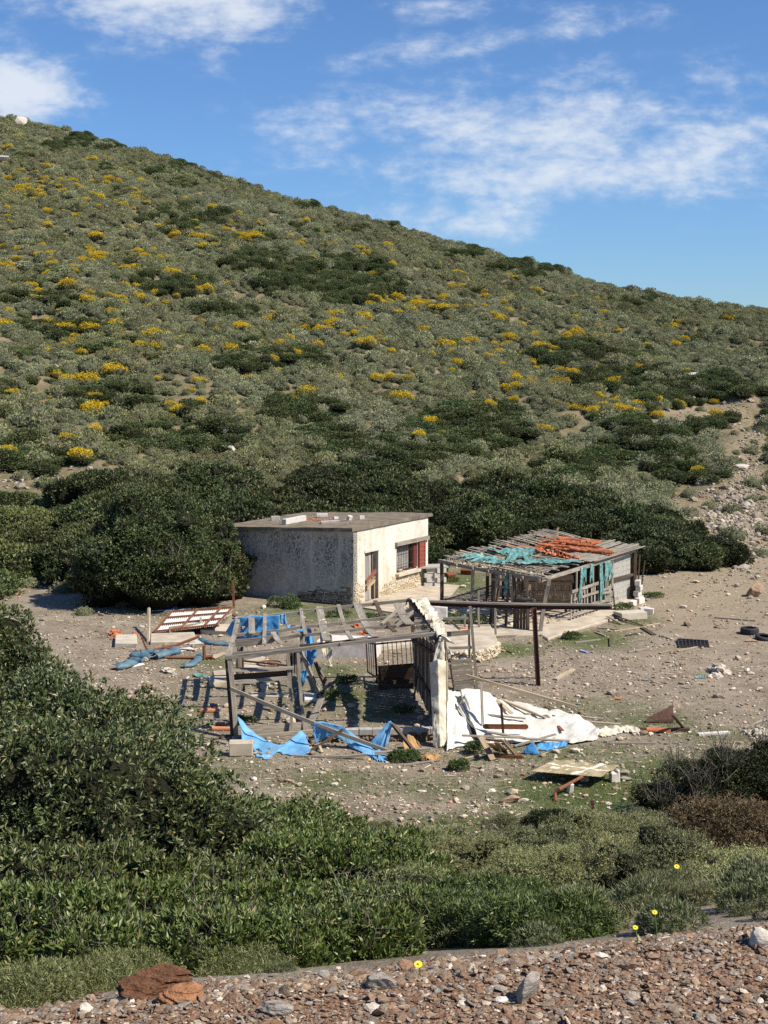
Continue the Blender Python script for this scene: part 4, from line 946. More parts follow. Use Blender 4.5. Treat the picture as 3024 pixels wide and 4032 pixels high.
# roof slats: left two thirds run with the front edge, the right part runs to the back
rr_ = random.Random(12); k = 0
for t_ in np.linspace(0.0, .99, 56):
    segs = [(rr_.uniform(-.06, .03), rr_.uniform(.3, .5)), (rr_.uniform(.34, .5), rr_.uniform(.72, 1.02))]
    if t_ > .55: segs = [(rr_.uniform(-.03, .08), rr_.uniform(.35, .5)), (rr_.uniform(.4, .5), .72)]
    for a, b in segs:
        if rr_.random() < .15: continue
        j = rr_.uniform(-.012, .012); m = MB(); l = rr_.uniform(.045, .07)
        m.bar(rf(a, t_, l + rr_.uniform(-.02, .05)), rf(b, t_ + j, l + rr_.uniform(-.02, .07)), rr_.choice([.07, .09, .1]), .022, seg=2, sag=rr_.uniform(-.04, .03)); m.build('roof_slat', rr_.choice([M_wood, M_wood, M_wood, M_woodpale, M_wooddark]), shed)
for s_ in np.linspace(.70, 1.03, 13):
    a = rr_.uniform(.42, .5); b = rr_.uniform(.97, 1.1); m = MB(); m.bar(rf(s_, a, .1), rf(s_ + rr_.uniform(-.015, .015), b, .1), .085, .022, seg=2); m.build('roof_slat', M_wood, shed)
# raised edge frames at the back left
for a, b, l in (((720, 215), (815, 170), 0), ((725, 235), (820, 190), 0), ((850, 175), (960, 190), 0), ((845, 195), (955, 210), 0), ((600, 250), (655, 220), 0), ((850, 175), (850, 215), 0), ((905, 180), (905, 215), 0)):
    D_ = 51.5 if a[0] > 700 else 50.2
    m = MB(); m.bar(W(*P2(*a), D_), W(*P2(*b), D_ + .5), .05, .06); m.build('roof_rail', M_wood, shed)
m = MB(); m.bar(W(*P2(965, 205), 50.5), W(*P2(993, 128), 50.5), .08, .03, up=(0, -1, 0)); m.build('upright_board', M_woodpale, shed)
# right side wall facing the track: pallets below, studs above
def fr(px, py, off=0): p = onW(FRg, BRg, px, py); return p + Vector((e1.x, e1.y, 0)) * off
wl = [(1072, 765, 1092, 560), (1345, 690, 1345, 440)]
for i in range(13):
    k = i / 12; x = 1074 + (1338 - 1074) * k; y0 = 762 + (695 - 762) * k; y1 = 545 + (470 - 545) * k + rr_.uniform(-12, 12)
    m = MB(); m.bar(fr(*P2(x, y0), .0), fr(*P2(x + rr_.uniform(-4, 10), y1)), .085, .022, up=e1); m.build('pallet_slat', M_wood, shed)
for (x0, y0, x1, y1, w_) in ((1075, 548, 1255, 488, .11), (1085, 600, 1345, 515, .09), (1200, 625, 1378, 590, .1), (1080, 700, 1345, 620, .09), (1290, 600, 1345, 560, .12), (1250, 560, 1345, 545, .1)):
    m = MB(); m.bar(fr(*P2(x0, y0), .04), fr(*P2(x1, y1), .04), .03, w_); m.build('pallet_rail', M_wood, shed)
for x in (1110, 1157, 1218, 1262, 1300, 1345):
    yt = 400 + (345 - 400) * (x - 1100) / 250; m = MB(); m.bar(fr(*P2(x, 560 - (x - 1100) * .12)), fr(*P2(x + 2, yt)), .07, .05, up=e1); m.build('stud', M_wood, shed)
m = MB(); m.bar(fr(*P2(1338, 520), .05), fr(*P2(1358, 690), .05), .05, .05, up=e1); m.build('stud', M_rustdark, shed)
# block wall at the far right end
m = MB(); gl, gr = fr(*P2(1352, 640)), fr(*P2(1488, 606)); gl.z = 0; gr.z = 0; L_ = (gr - gl).length
off = e1 * -.25
for zc in range(9):
    s_ = -.1 if zc % 2 else 0
    while s_ < L_ - .1:
        c_ = gl + e2 * (s_ + .2) + off; m.box((c_.x, c_.y, .1 + zc * .2), (.392, .19, .192), math.atan2(e2.y, e2.x), jit=.004); s_ += .4
m.build('block_wall', M_blockdk, shed, bevel=.006)
m = MB(); m.bar(gl + off * .3 + Vector((0, 0, 1.05)), gr + off * .3 + Vector((0, 0, 1.0)), .1, .09); m.build('beam', M_wooddark, shed)
for dx in (.0, .28):
    a = BRg + e2 * (.25 + dx) - e1 * 0; m = MB(); m.bar(a, a + Vector((.08 + dx * .3, 0, 1.75 - dx)), .05, .05, up=(0, -1, 0)); m.build('post', M_wooddark, shed)
# inner pallet wall seen through the front
ia = FRg.lerp(BRg, .37) ; ib = FLg.lerp(BLg, .37)
def iw(px, py, off=0): return onW(ib, ia, px, py) - e2 * off
for i in range(22):
    x = 694 + (1076 - 694) * i / 21; m = MB(); m.bar(iw(*P2(x, 640)), iw(*P2(x, 478)), .085, .02, up=e2); m.build('inner_slat', M_woodtan, shed)
for y0 in (488, 545, 612): m = MB(); m.bar(iw(*P2(690, y0), .03), iw(*P2(1080, y0 + 6), .03), .03, .09); m.build('inner_rail', M_woodtan, shed)
m = MB(); m.bar(iw(*P2(800, 465), -.03), iw(*P2(1090, 465), -.03), .02, .3); m.build('inner_board', M_woodtan, shed)
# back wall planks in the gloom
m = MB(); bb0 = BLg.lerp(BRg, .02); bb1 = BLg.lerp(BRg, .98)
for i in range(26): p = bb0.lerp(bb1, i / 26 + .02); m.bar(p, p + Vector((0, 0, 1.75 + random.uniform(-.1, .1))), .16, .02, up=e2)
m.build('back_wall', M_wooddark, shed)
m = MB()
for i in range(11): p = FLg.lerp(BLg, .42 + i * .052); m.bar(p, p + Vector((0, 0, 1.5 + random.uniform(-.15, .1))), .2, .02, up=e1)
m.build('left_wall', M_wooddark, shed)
# gate and stray front pieces
def ff(px, py, off=0): return onW(FLg, FRg, px, py) - e2 * off
for x in (728, 748, 768, 788):
    m = MB(); m.bar(ff(*P2(x, 812)), ff(*P2(x + 4, 575)), .1, .022, up=e2); m.build('gate_board', M_wooddark, shed)
for a, b, w_, mt in (((730, 580), (845, 605), .1, M_wood), ((722, 600), (830, 602), .07, M_wooddark), ((565, 465), (690, 470), .08, M_wood), ((590, 515), (690, 518), .08, M_wood), ((585, 655), (690, 655), .07, M_wooddark), ((575, 300 + 105), (930, 465), .05, M_wood)):
    m = MB(); m.bar(ff(*P2(*a), .05), ff(*P2(*b), .05), .03, w_); m.build('front_rail', mt, shed)
for a, b, mt in (((545, 780), (580, 410), M_wooddark), ((560, 780), (592, 440), M_wood), ((648, 790), (672, 430), M_wooddark), ((690, 640), (700, 440), M_wood), ((797, 800), (792, 440), M_woodtan), ((582, 838), (582, 620), M_wood), ((840, 790), (835, 640), M_wood)):
    m = MB(); m.bar(ff(*P2(*a), .0), ff(*P2(*b), .0), .08, .06, up=e2); m.build('front_stick', mt, shed)
m = MB(); m.bar(ff(*P2(760, 440), -.1), ff(*P2(795, 560), -.1), .18, .02, up=e2); m.build('torn_board', M_woodtan, shed)

# cement floor and its broken apron
m = MB(); f1 = G(*P2(430, 850)); f2 = G(*P2(870, 838)); f3 = G(*P2(925, 868)); f4 = G(*P2(1050, 820)); f5 = G(*P2(1350, 735)); f6 = BRg + e1 * .1; f7 = BLg - e1 * .3; f8 = FLg - e1 * .3
m.prism([(p.x, p.y) for p in (f8, f1, f2, f3, f4, f5, f6, f7)], -.1, .075); tag(m.build('shed_floor', M_porch, bevel=.03), 'pale cement floor under the pallet shed', kind='structure')
P = []; r_ = np.random.RandomState(6)
for i in range(130):
    s_, t_ = r_.uniform(.3, .95), r_.uniform(.05, .35); p = FLg.lerp(FRg, s_).lerp(BLg.lerp(BRg, s_), t_); P.append((p.x, p.y, .075))
o = bpy.data.objects.new('floor_litter', stones('floor_litter', P, r_.uniform(.02, .1, 130), r_, M_rubble, 1, .3, .2)); COL.objects.link(o); tag(o, 'litter of chips and shards on the shed floor', kind='stuff')

# clay roof tiles, one by one
def tile_mesh():
    n = 7; V = []; Q = []; L_ = .42
    for (r0, r1, ox) in ((.085, .07, 0), (.070, .055, 0)):
        for y, r in ((0, r0), (L_, r1)):
            for i in range(n): a = math.pi * i / (n - 1); V.append((math.cos(a) * r, y - L_ / 2, math.sin(a) * r))
    for b in (0, 2 * n):
        for i in range(n - 1): Q.append((b + i, b + i + 1, b + n + i + 1, b + n + i) if b == 0 else (b + i + 1, b + i, b + n + i, b + n + i + 1))
    for i in range(n - 1): Q.append((i + 1, i, 2 * n + i, 2 * n + i + 1)); Q.append((n + i, n + i + 1, 3 * n + i + 1, 3 * n + i))
    Q.append((0, n, 3 * n, 2 * n)); Q.append((2 * n - 1, n - 1, 3 * n - 1, 4 * n - 1))
    return npmesh('roof_tile', np.array(V), np.array(Q), simple('clay_tile', (.36, .10, .04), (.55, .19, .085), 5, .85, .2, .2, coord='Object'))
tm = tile_mesh(); tm2 = tm.copy(); tm2.materials.clear(); mk = simple('dark_clay_tile', (.22, .075, .035), (.40, .15, .075), 5, .85, .2, .2); tm2.materials.append(mk)
def roof_at(px, py):
    p = S(px, py, 2.05)
    for _ in range(8):
        d_ = p - FLt; s_ = d_.dot(e1) / (FRg - FLg).length; t_ = d_.dot(e2) / (BRg - FRg).length; q = rf(min(max(s_, 0), 1), min(max(t_, 0), 1.1), .08); p = S(px, py, q.z)
    return p
rr_ = random.Random(5); ang = math.atan2(e2.y, e2.x); nt = 0
def tile_row(x0, y0, x1, y1, n, a, lay, da=.15, jit=6):
    global nt
    for i in range(n):
        k = i / max(1, n - 1); p = roof_at(*P2(x0 + (x1 - x0) * k + rr_.uniform(-jit, jit), y0 + (y1 - y0) * k + rr_.uniform(-jit, jit) * .4)); 
        o = bpy.data.objects.new('roof_tile', tm if rr_.random() < .75 else tm2); COL.objects.link(o); o.location = p + Vector((0, 0, .02 + lay * .075)); o.rotation_euler = (rr_.uniform(-.12, .12), rr_.uniform(-.25, .25), a + rr_.uniform(-da, da))
        tag(o, 'curved orange clay tile lying loose on the slatted roof of the shed', 'roof tile', 'loose clay tiles on the shed roof'); nt += 1
along = math.atan2(e1.y, e1.x) - math.pi / 2
tile_row(860, 288, 1100, 348, 14, ang - math.pi / 2 + .5, 0, .25)
tile_row(890, 280, 1120, 335, 9, ang - math.pi / 2 + .4, 0, .3)
tile_row(960, 290, 1100, 345, 7, ang - math.pi / 2 + .5, 1, .3)
for (x0, y0, x1, y1, n, l) in ((880, 262, 1310, 305, 13, 0), (890, 245, 1310, 290, 12, 0), (900, 232, 1240, 270, 10, 0), (900, 262, 1290, 298, 11, 1), (930, 245, 1250, 280, 9, 1), (960, 225, 1190, 255, 7, 1), (1000, 255, 1230, 285, 6, 2), (1100, 290, 1320, 312, 6, 1)):
    tile_row(x0, y0, x1, y1, n, along, l, .12)
tile_row(1020, 228, 1240, 258, 7, ang + .6, 2, .5); tile_row(690, 262, 850, 275, 7, along, 0, .2, 8)

# teal netting: rumpled sheets on the roof and rags on the studs
M_teal = Mt('teal_netting', .75, .25); M_teal.col(M_teal.ramp(M_teal.noise(6, 4, .6, 'World'), [(.32, (.06, .18, .17)), (.5, (.14, .33, .31)), (.66, (.33, .50, .47))])); M_teal.translucent((.08, .28, .26), .3); M_teal = M_teal.m
def cloth(name, top, bot, nu, nv, mat, fold=.04, freq=9, seed=0, parent=None, sag=0.0, rag=0.0, thick=.004, foldv=0.0, mid=None, pull=None, sub=True):
    """draped sheet between a top line and a bottom line of 3D points"""
    r = np.random.RandomState(seed)
    def lerpl(L, k):
        L = [Vector(p) for p in L]; seg = [(L[i + 1] - L[i]).length for i in range(len(L) - 1)]; tot = sum(seg) * k
        for i, s_ in enumerate(seg):
            if tot <= s_ or i == len(seg) - 1: return L[i].lerp(L[i + 1], min(1, tot / max(s_, 1e-6)))
            tot -= s_
    V = []; ragv = r.uniform(-1, 1, nu + 1)
    for i in range(nu + 1):
        u = i / nu; a, b = lerpl(top, u), lerpl(bot, u); 
        mm = lerpl(mid, u) if mid else None
        for j in range(nv + 1):
            v = j / nv * (1 + rag * ragv[i] * .5)
            p = a.lerp(b, v) if mm is None else (a * (1 - v) ** 2 + mm * 2 * v * (1 - v) + b * v * v)
            V.append(p)
    V = np.array([p[:] for p in V]); n_ = np.cross(V[nv] - V[0], V[-1] - V[0]); n_ = n_ / (np.linalg.norm(n_) + 1e-9)
    if n_[1] > 0: n_ = -n_
    uu = np.repeat(np.linspace(0, 1, nu + 1), nv + 1); vv = np.tile(np.linspace(0, 1, nv + 1), nu + 1)
    ph = r.uniform(0, 6.28, 4)
    w = np.sin(uu * freq * 6.28 + ph[0] + 1.5 * np.sin(vv * 3 + ph[1])) * .5 + .35 * np.sin(uu * freq * 2.3 * 6.28 + ph[2] + vv * 4) + .5 * np.sin((uu * .6 + vv) * foldv * 6.28 + ph[3]) * (foldv > 0)
    w = .3 * w + .55 * fbm(np.stack([uu * freq * 4, vv * 3.5 + uu * 2, uu * 0 + seed], 1), 1.0, seed) + .5 * fbm(V, 2.6, seed) - .7 * np.abs(fbm(V, 4.5, seed + 9)) - .35 * np.abs(fbm(V, 11.0, seed + 4)) + .4
    V = V + n_[None] * (w * fold)[:, None]; V[:, 2] -= sag * 4 * uu * (1 - uu) * (.3 + .7 * vv)
    V[:, 2] = np.maximum(V[:, 2], tz(V[:, 0], V[:, 1]) + .02)
    I = np.arange((nu + 1) * (nv + 1)).reshape(nu + 1, nv + 1); Q = np.stack([I[:-1, :-1], I[1:, :-1], I[1:, 1:], I[:-1, 1:]], -1).reshape(-1, 4)
    if rag:                                        # tears along the free edge and a few holes
        c = Q[:, 0]; hole = fbm(np.stack([uu[c] * 14, vv[c] * 9, uu[c] * 0 + seed], 1), 1.0, seed + 3) > 1.25 - rag * .25
        edge = vv[c] > 1 - rag * (.35 + .5 * np.abs(np.sin(uu[c] * 23 + seed))) * .5
        Q = Q[~(hole | edge)]
    base = V.mean(0) if parent is None else np.array(parent_world(parent)[:])
    me = npmesh(name, V - base, Q, mat, smooth=True); o = bpy.data.objects.new(name, me); COL.objects.link(o)
    if parent is None: o.location = base
    else: o.parent = parent
    s_ = o.modifiers.new('thickness', 'SOLIDIFY'); s_.thickness = thick; return o
def rsheet(name, poly_top, poly_bot, label, seed, lift=.09, fold=.05, nu=40, nv=14, rag=.3):
    o = cloth(name, [roof_at(*P2(*p)) + Vector((0, 0, lift)) for p in poly_top], [roof_at(*P2(*p)) + Vector((0, 0, lift)) for p in poly_bot], nu, nv, M_teal, fold, 5, seed, rag=rag, foldv=2)
    return tag(o, label, 'netting')
rsheet('torn_netting', [(505, 276), (600, 286), (740, 270), (835, 276)], [(550, 300), (650, 322), (740, 342), (835, 318)], 'rumpled teal netting on the left half of the shed roof', 3, fold=.09)
rsheet('torn_netting', [(680, 300), (740, 315)], [(640, 362), (700, 372)], 'short tongue of teal netting hanging across the front slats of the shed roof', 4, nu=16, fold=.06)
rsheet('torn_netting', [(700, 362), (860, 366), (1000, 358), (1110, 350)], [(730, 385), (870, 382), (1000, 374), (1150, 372)], 'long thin strip of teal netting along the front of the shed roof', 5, fold=.05)
rsheet('torn_netting', [(430, 300), (560, 330), (650, 360)], [(300, 345), (450, 378), (640, 396)], 'faded scraps of teal netting caught on the front left slats of the shed roof', 7, fold=.06, rag=.9, nu=60, nv=24)
rsheet('torn_netting', [(760, 330), (900, 350), (1050, 352)], [(780, 372), (900, 376), (1040, 366)], 'teal netting bunched below the clay tiles on the shed roof', 8, fold=.07, rag=.7, nu=50)
rags = [((1130, 385, 1142, 395), (1105, 620, 1130, 615), 'first teal rag from the left on the shed side wall, long and thin'), ((1150, 385, 1168, 380), (1135, 470, 1165, 510), 'second teal rag hanging short and wide between the studs'), ((1195, 365, 1212, 362), (1180, 500, 1200, 495), 'third teal rag tied to a stud in the middle of the shed side'),
        ((1250, 370, 1270, 360), (1248, 605, 1278, 600), 'longest teal rag reaching down over the pallet wall'), ((1285, 350, 1312, 345), (1275, 480, 1300, 482), 'wide teal rag folded over the rail near the far end'), ((1308, 350, 1322, 345), (1312, 465, 1345, 450), 'last teal rag flaring out beside the block wall')]
for i, (a, b, lb) in enumerate(rags):
    o = cloth('torn_netting', [fr(*P2(a[0], a[1]), .08), fr(*P2(a[2], a[3]), .08)], [fr(*P2(b[0], b[1]), .1), fr(*P2(b[2], b[3]), .1)], 8, 20, M_teal, .03, 1.5, 20 + i, rag=.55, foldv=1); tag(o, lb, 'netting', 'teal rags on the shed side')
o = cloth('torn_netting', [ff(*P2(652, 430), .1), ff(*P2(675, 430), .1)], [ff(*P2(648, 560), .1), ff(*P2(668, 575), .1)], 6, 16, M_teal, .03, 1.5, 31, rag=.3); tag(o, 'teal rag hanging from the front edge of the shed roof', 'netting')
M_cream = Mt('cream_rag', .85, .15); M_cream.col(M_cream.ramp(M_cream.noise(5, 4, .6, 'World'), [(.35, (.34, .27, .18)), (.65, (.55, .47, .36))])); M_cream.translucent((.5, .42, .3), .2); M_cream = M_cream.m
for i, (x, y0, y1) in enumerate(((688, 430, 505), (935, 500, 570), (905, 455, 470))):
    o = cloth('cloth_rag', [ff(*P2(x - 8, y0), .1), ff(*P2(x + 12, y0), .1)], [ff(*P2(x - 6, y1), .12), ff(*P2(x + 8, y1 - 8), .12)], 8, 12, M_cream, .03, 1.5, 40 + i); tag(o, ['cream rag hanging from the middle of the shed front edge', 'cream rag tied round the corner post of the shed', 'tiny cream scrap under the shed corner'][i], 'rag')
# heap of cream scraps along the front slats
P = []; r_ = np.random.RandomState(8)
for i in range(160):
    k = r_.rand(); x, y = 270 + (900 - 270) * k, 352 + (440 - 352) * k + r_.uniform(-12, 5); p = roof_at(*P2(x, y)); P.append((p.x, p.y, p.z))
o = bpy.data.objects.new('straw_litter', stones('straw_litter', P, r_.uniform(.015, .06, 160), r_, stone_mat('straw_scrap', [(0, (.35, .25, .15)), (.5, (.5, .42, .3)), (1, (.66, .6, .5))]), 1, .35, .5)); COL.objects.link(o); tag(o, 'dry scraps and straw caught along the front of the shed roof', kind='stuff')
# blocks outside the far corner
for i, (x, y, s_, rz, lb) in enumerate(((1478, 640, (.42, .2, .2), 1.0, 'white block at the foot of the small stack by the shed corner'), (1525, 625, (.4, .2, .22), .8, 'white block leaning on the outer side of the block stack by the shed'))):
    block('concrete_block', *P2(x, y), s_, rz, lb, M_white, z='g', hollow=False)
gg = G(*P2(1518, 610))
for k in range(4): m = MB(); m.box((gg.x + .03 * (-1) ** k, gg.y + .1, .1 + k * .205 + .0), (.4, .2, .19), .9 + .12 * k, jit=.005); tag(m.build('concrete_block', M_block, bevel=.008), ['lowest', 'second', 'third', 'topmost'][k] + ' block of the stack outside the shed corner', 'block', 'blocks stacked outside the shed corner')
m = MB(); g = G(*P2(1462, 722)); m.box((g.x, g.y, .13), (1.05, .62, .26), .35, jit=.02); tag(m.build('concrete_slab', M_concpale, bevel=.015), 'thick pale concrete slab lying on the grass right of the shed', 'slab')
block('concrete_block', *P2(1552, 690), (.4, .2, .24), .3, 'hollow concrete block on the ground right of the thick slab', M_white, z='g', hollow=True)
block('concrete_block', *P2(1584, 692), (.34, .22, .2), -.3, 'broken concrete block end beside the hollow one', M_white, z='g')
# rail fence in front of the shed
fence = empty('rail_fence', G(1870, 2512), 'thin grey rail frame standing before the shed front', 'fence')
for (a, b, c, d_) in ((1889, 2512, 1884, 2330), (1952, 2507, 1950, 2385), (1833, 2514, 1832, 2420)): vpost(a, b, c, d_, .07, M_wood, 'post', par=fence)
m = MB(); m.bar(G(1865, 2518, .04), G(2100, 2502, .04), .06, .05, seg=3); m.build('bottom_rail', M_wood, fence)
# ------------------------------------------------------------------ ruined pergola
def Z3(x, y): return 800 + x / 2.949, 2300 + y / 2.949
def Z4(x, y): return 1150 + x / 2.212, 2350 + y / 2.212
def Z5(x, y): return 1650 + x / 2.37, 2300 + y / 2.37
def Z6(x, y): return 2200 + x / 2.013, 2300 + y / 2.013
def Z7(x, y): return 400 + x / 2.765, 2300 + y / 2.765
DF, DB = 31.9, 36.95
def PW(p, D):
    q = W(p[0], p[1], D)
    return q if q.z > tzs(q.x, q.y) + .03 else GP(p[0], p[1], .03)
def GP(px, py, l): p = G(px, py); return S(px, py, p.z + l)
g_ = G(922, 2916)
pg = empty('ruined_pergola', Vector((g_.x, g_.y, 0)), 'collapsed grey timber frame with bare roof slats and leaning poles', 'pergola')
def PB(name, a, b, w, h, mat=None, up=(0, 0, 1), seg=2, sag=0., off=0., par=None, **k):
    m = MB(); m.bar(a, b, w, h, up=up, seg=seg, sag=sag, off=off, **k); return m.build(name, mat or M_wood, par if par is not None else pg)
# posts
PB('post', G(930, 2912), PW((903, 2585), 31.9), .10, .13, up=(0, -1, 0), seg=4, off=.02)
PB('post', G(917, 2910), PW((893, 2590), 32.05), .09, .10, up=(0, -1, 0), seg=4, mat=M_wooddark)
PB('post', G(1149, 2886), PW((1132, 2555), 32.4), .075, .07, up=(0, -1, 0), seg=3, off=.02)
PB('post', G(1201, 2878), PW((1174, 2570), 32.6), .075, .07, up=(0, -1, 0), seg=3, off=-.03)
PB('post', G(1733, 2940), PW((1722, 2500), 31.7), .13, .13, up=(0, -1, 0), seg=3, mat=M_wooddark)
for x0, y0, x1, y1, mt in ((948, 2722, 938, 2450, M_wood), (930, 2700, 944, 2500, M_wooddark), (958, 2718, 950, 2540, M_rustdark)): PB('post', G(x0, y0), PW((x1, y1), G(x0, y0).y), .09, .09, mat=mt, up=(0, -1, 0))
PB('post', G(1645, 2714), PW((1617, 2362), 37.0), .12, .12, up=(0, -1, 0), mat=M_wooddark)
PB('post', G(1190, 2712), PW((1187, 2412), 36.9), .09, .09, up=(0, -1, 0)); PB('post', G(1405, 2716), PW((1402, 2395), 36.9), .07, .07, up=(0, -1, 0), mat=M_wooddark) if False else None
# roof: five long purlins from front to back
def rpt(px, t):
    """a point of the roof by its pixel column and how far forward it lies (0 back, 1 front)"""
    xl, xr = 936 + (893 - 936) * t, 1615 + (1722 - 1615) * t
    s = (px - xl) / (xr - xl); bl, br = PW((936, 2439), DB), PW((1615, 2363), 37.0); fl, fr_ = PW((893, 2588), DF), PW((1722, 2497), 31.7)
    tt = t * DB / (t * DB + (1 - t) * DF) if False else t
    return bl.lerp(br, s).lerp(fl.lerp(fr_, s), tt)
PB('front_beam', PW((888, 2590), 31.85), PW((1350, 2534), 31.7), .085, .09, seg=3, sag=.02); PB('front_beam', PW((1340, 2537), 31.65), PW((1726, 2494), 31.6), .1, .08, seg=3)
PB('back_beam', rpt(930, 0), rpt(1195, 0), .10, .09); PB('back_beam', rpt(1188, 0) + Vector((0, 0, .02)), rpt(1618, 0), .09, .09, seg=3)
for (x0, x1, t, w_, mt) in ((930, 1180, .40, .08, M_wood), (1150, 1618, .38, .08, M_wood), (925, 1080, .62, .2, M_wood), (1080, 1180, .60, .1, M_wood), (1140, 1500, .60, .07, M_wood), (1430, 1685, .62, .08, M_wood), (915, 1180, .88, .07, M_wood), (1160, 1450, .86, .055, M_wooddark), (1400, 1700, .88, .08, M_wood)):
    PB('purlin', rpt(x0, t) - Vector((0, 0, .05)), rpt(x1, t) - Vector((0, 0, .04)), .06, w_, mat=mt, seg=3, sag=.03)
# sagging slats that run from the back beam to the front
for (x0, t0, x1, t1, w_, sg, mt) in ((938, -.02, 896, 1.0, .13, .12, M_wood), (990, -.03, 992, .5, .17, .04, M_wood), (1043, -.02, 1041, .82, .10, .06, M_wood), (1185, -.05, 1206, .68, .10, .08, M_wood), (1257, -.06, 1290, .9, .20, .12, M_wood), (1333, -.04, 1387, .93, .11, .14, M_wood),
                             (1404, -.04, 1482, .93, .22, .14, M_wood), (1477, -.04, 1557, .86, .12, .12, M_wooddark), (1568, .12, 1618, .72, .24, .10, M_wood), (1075, .55, 1112, .86, .14, .05, M_wood)):
    a, b = rpt(x0, t0), rpt(x1, t1); PB('roof_slat', a + Vector((0, 0, .06)), b + Vector((0, 0, .04)), w_, .025, mat=mt, seg=6, sag=sg)
for (x0, t0, x1, t1) in ((1505, .6, 1600, .08), (1560, .7, 1640, .30)): PB('brace', rpt(x0, t0), rpt(x1, t1), .07, .06)
# front rails
PB('rail', PW(Z3(275, 990), 31.85), PW(Z3(1050, 972), 32.3), .10, .06); PB('rail', PW(Z3(280, 1012), 31.8), PW(Z3(850, 995), 32.1), .05, .05)
PB('rail', PW(Z3(345, 1093), 32.0), PW(Z3(975, 1045), 32.4), .04, .19, mat=M_wooddark); PB('rail', PW(Z3(345, 1140), 31.85), PW(Z3(1010, 1085), 32.3), .08, .08)
PB('brace', PW(Z3(315, 1210), 31.2), PW((1530, 2958), 30.6), .05, .085, seg=4, sag=.04)
for a, D0_, b, w_, mt in ((Z3(1130, 765), 35.5, Z3(1392, 1350), .085, M_wood), (Z3(1300, 905), 36.2, Z3(1475, 1290), .075, M_wooddark), (Z3(1345, 960), 36, Z3(1495, 1260), .06, M_wood)):
    e = G(*b); PB('leaning_pole', PW(a, D0_), e, w_, w_, mat=mt, seg=3, off=.03)
PB('leaning_board', G(*Z3(1200, 1712)), PW(Z3(1378, 1330), 34.0), .03, .2, up=(1, 0, .3)); PB('leaning_board', G(*Z3(1450, 1330)), PW(Z3(1410, 1180), 35.6), .14, .03, up=(0, -1, 0))
for k in range(5): x = 985 + k * 30; PB('plank', PW(Z3(x + rr_.uniform(-4, 4), 1080 + rr_.uniform(-50, 60)), 35.4), PW(Z3(x, 765), 35.4), .095, .02, up=(0, -1, 0), mat=M_wooddark if k < 2 else M_wood)
# sill and low wall at the front
PB('sill', G(*Z3(340, 1818), .05), G(*Z3(1290, 1735), .05), .1, .08); PB('sill', G(*Z3(345, 1765), .12), G(*Z3(1250, 1690), .10), .03, .22)
PB('sill', G(*Z3(345, 1825), .06), G(*Z3(450, 1812), .06), .16, .07)
# planked right side: from the back right post to the front right post, its inside in shade
sb, sf = PW(Z4(1060, 300), 36.6), PW(Z4(1255, 400), 32.3); nb = 17
for i in range(nb):
    k = (i + .5) / nb; top = sb.lerp(sf, k); top.z += rr_.uniform(-.08, .02); w_ = (sf - sb).length / nb
    bt = top.copy(); bt.z = .08 + rr_.uniform(-.05, .12); PB('side_board', bt, top, w_ * rr_.uniform(.86, 1.03), .02, up=(sf.y - sb.y, sb.x - sf.x, 0), mat=M_wooddark if i % 3 else M_wood)
PB('side_rail', sb + Vector((-.05, 0, -.25)), sf + Vector((-.05, 0, -.3)), .05, .09, mat=M_wooddark); PB('side_rail', PW(Z4(1060, 600), 36.6), PW(Z4(1225, 900), 32.3), .05, .09, mat=M_wooddark)
# back board panel low on the far side
for k in range(6): y = 612 + k * 34; PB('back_board', PW(Z4(752, y + 20), 37.1), PW(Z4(1115, y - 8), 36.8), .025, .2, mat=M_wooddark)
PB('stick', G(*Z4(1060, 900)), PW(Z4(1105, 600), 35.6), .04, .04, mat=M_wooddark)
# ridge rafter under the white wrapping and outriggers
PB('rafter', PW(Z4(1025, 25), 37.0), PW(Z4(1285, 335), 31.7), .12, .1, mat=M_wooddark)
PB('rafter', PW(Z4(1140, 180), 34.8), PW(Z4(1290, 320), 32.0), .08, .08)
# low wall of blocks and field stone at the front edge
lw = empty('low_wall', G(*Z4(600, 1310)), 'low wall of blocks and field stone under the front of the ruined pergola', 'wall')
a, b = G(*Z4(180, 1285)), G(*Z4(1235, 1275)); dd = (b - a).normalized(); L_ = (b - a).length; m = MB(); s_ = 0
while s_ < L_:
    l = random.uniform(.3, .45); c = a + dd * (s_ + l / 2); m.box((c.x, c.y + .22, .24), (l * .96, .18, .15), math.atan2(dd.y, dd.x), jit=.008); s_ += l
m.build('block_course', M_blockdk, lw, bevel=.008)
P = []; r_ = np.random.RandomState(9)
for i in range(130): c = a + dd * r_.uniform(0, L_); P.append((c.x, c.y + .2 + r_.normal() * .03, r_.uniform(0, .17)))
me = stones('field_stone', np.array(P) - np.array(lw.location[:]), r_.uniform(.06, .13, 130), r_, M_masonL, 1, .5, .15, sink=.2); o = bpy.data.objects.new('field_stone', me); COL.objects.link(o); o.parent = lw
PB('capping_plank', PW(Z4(565, 1172), 32.8), PW(Z4(1128, 1158), 32.6), .16, .04, par=lw); 
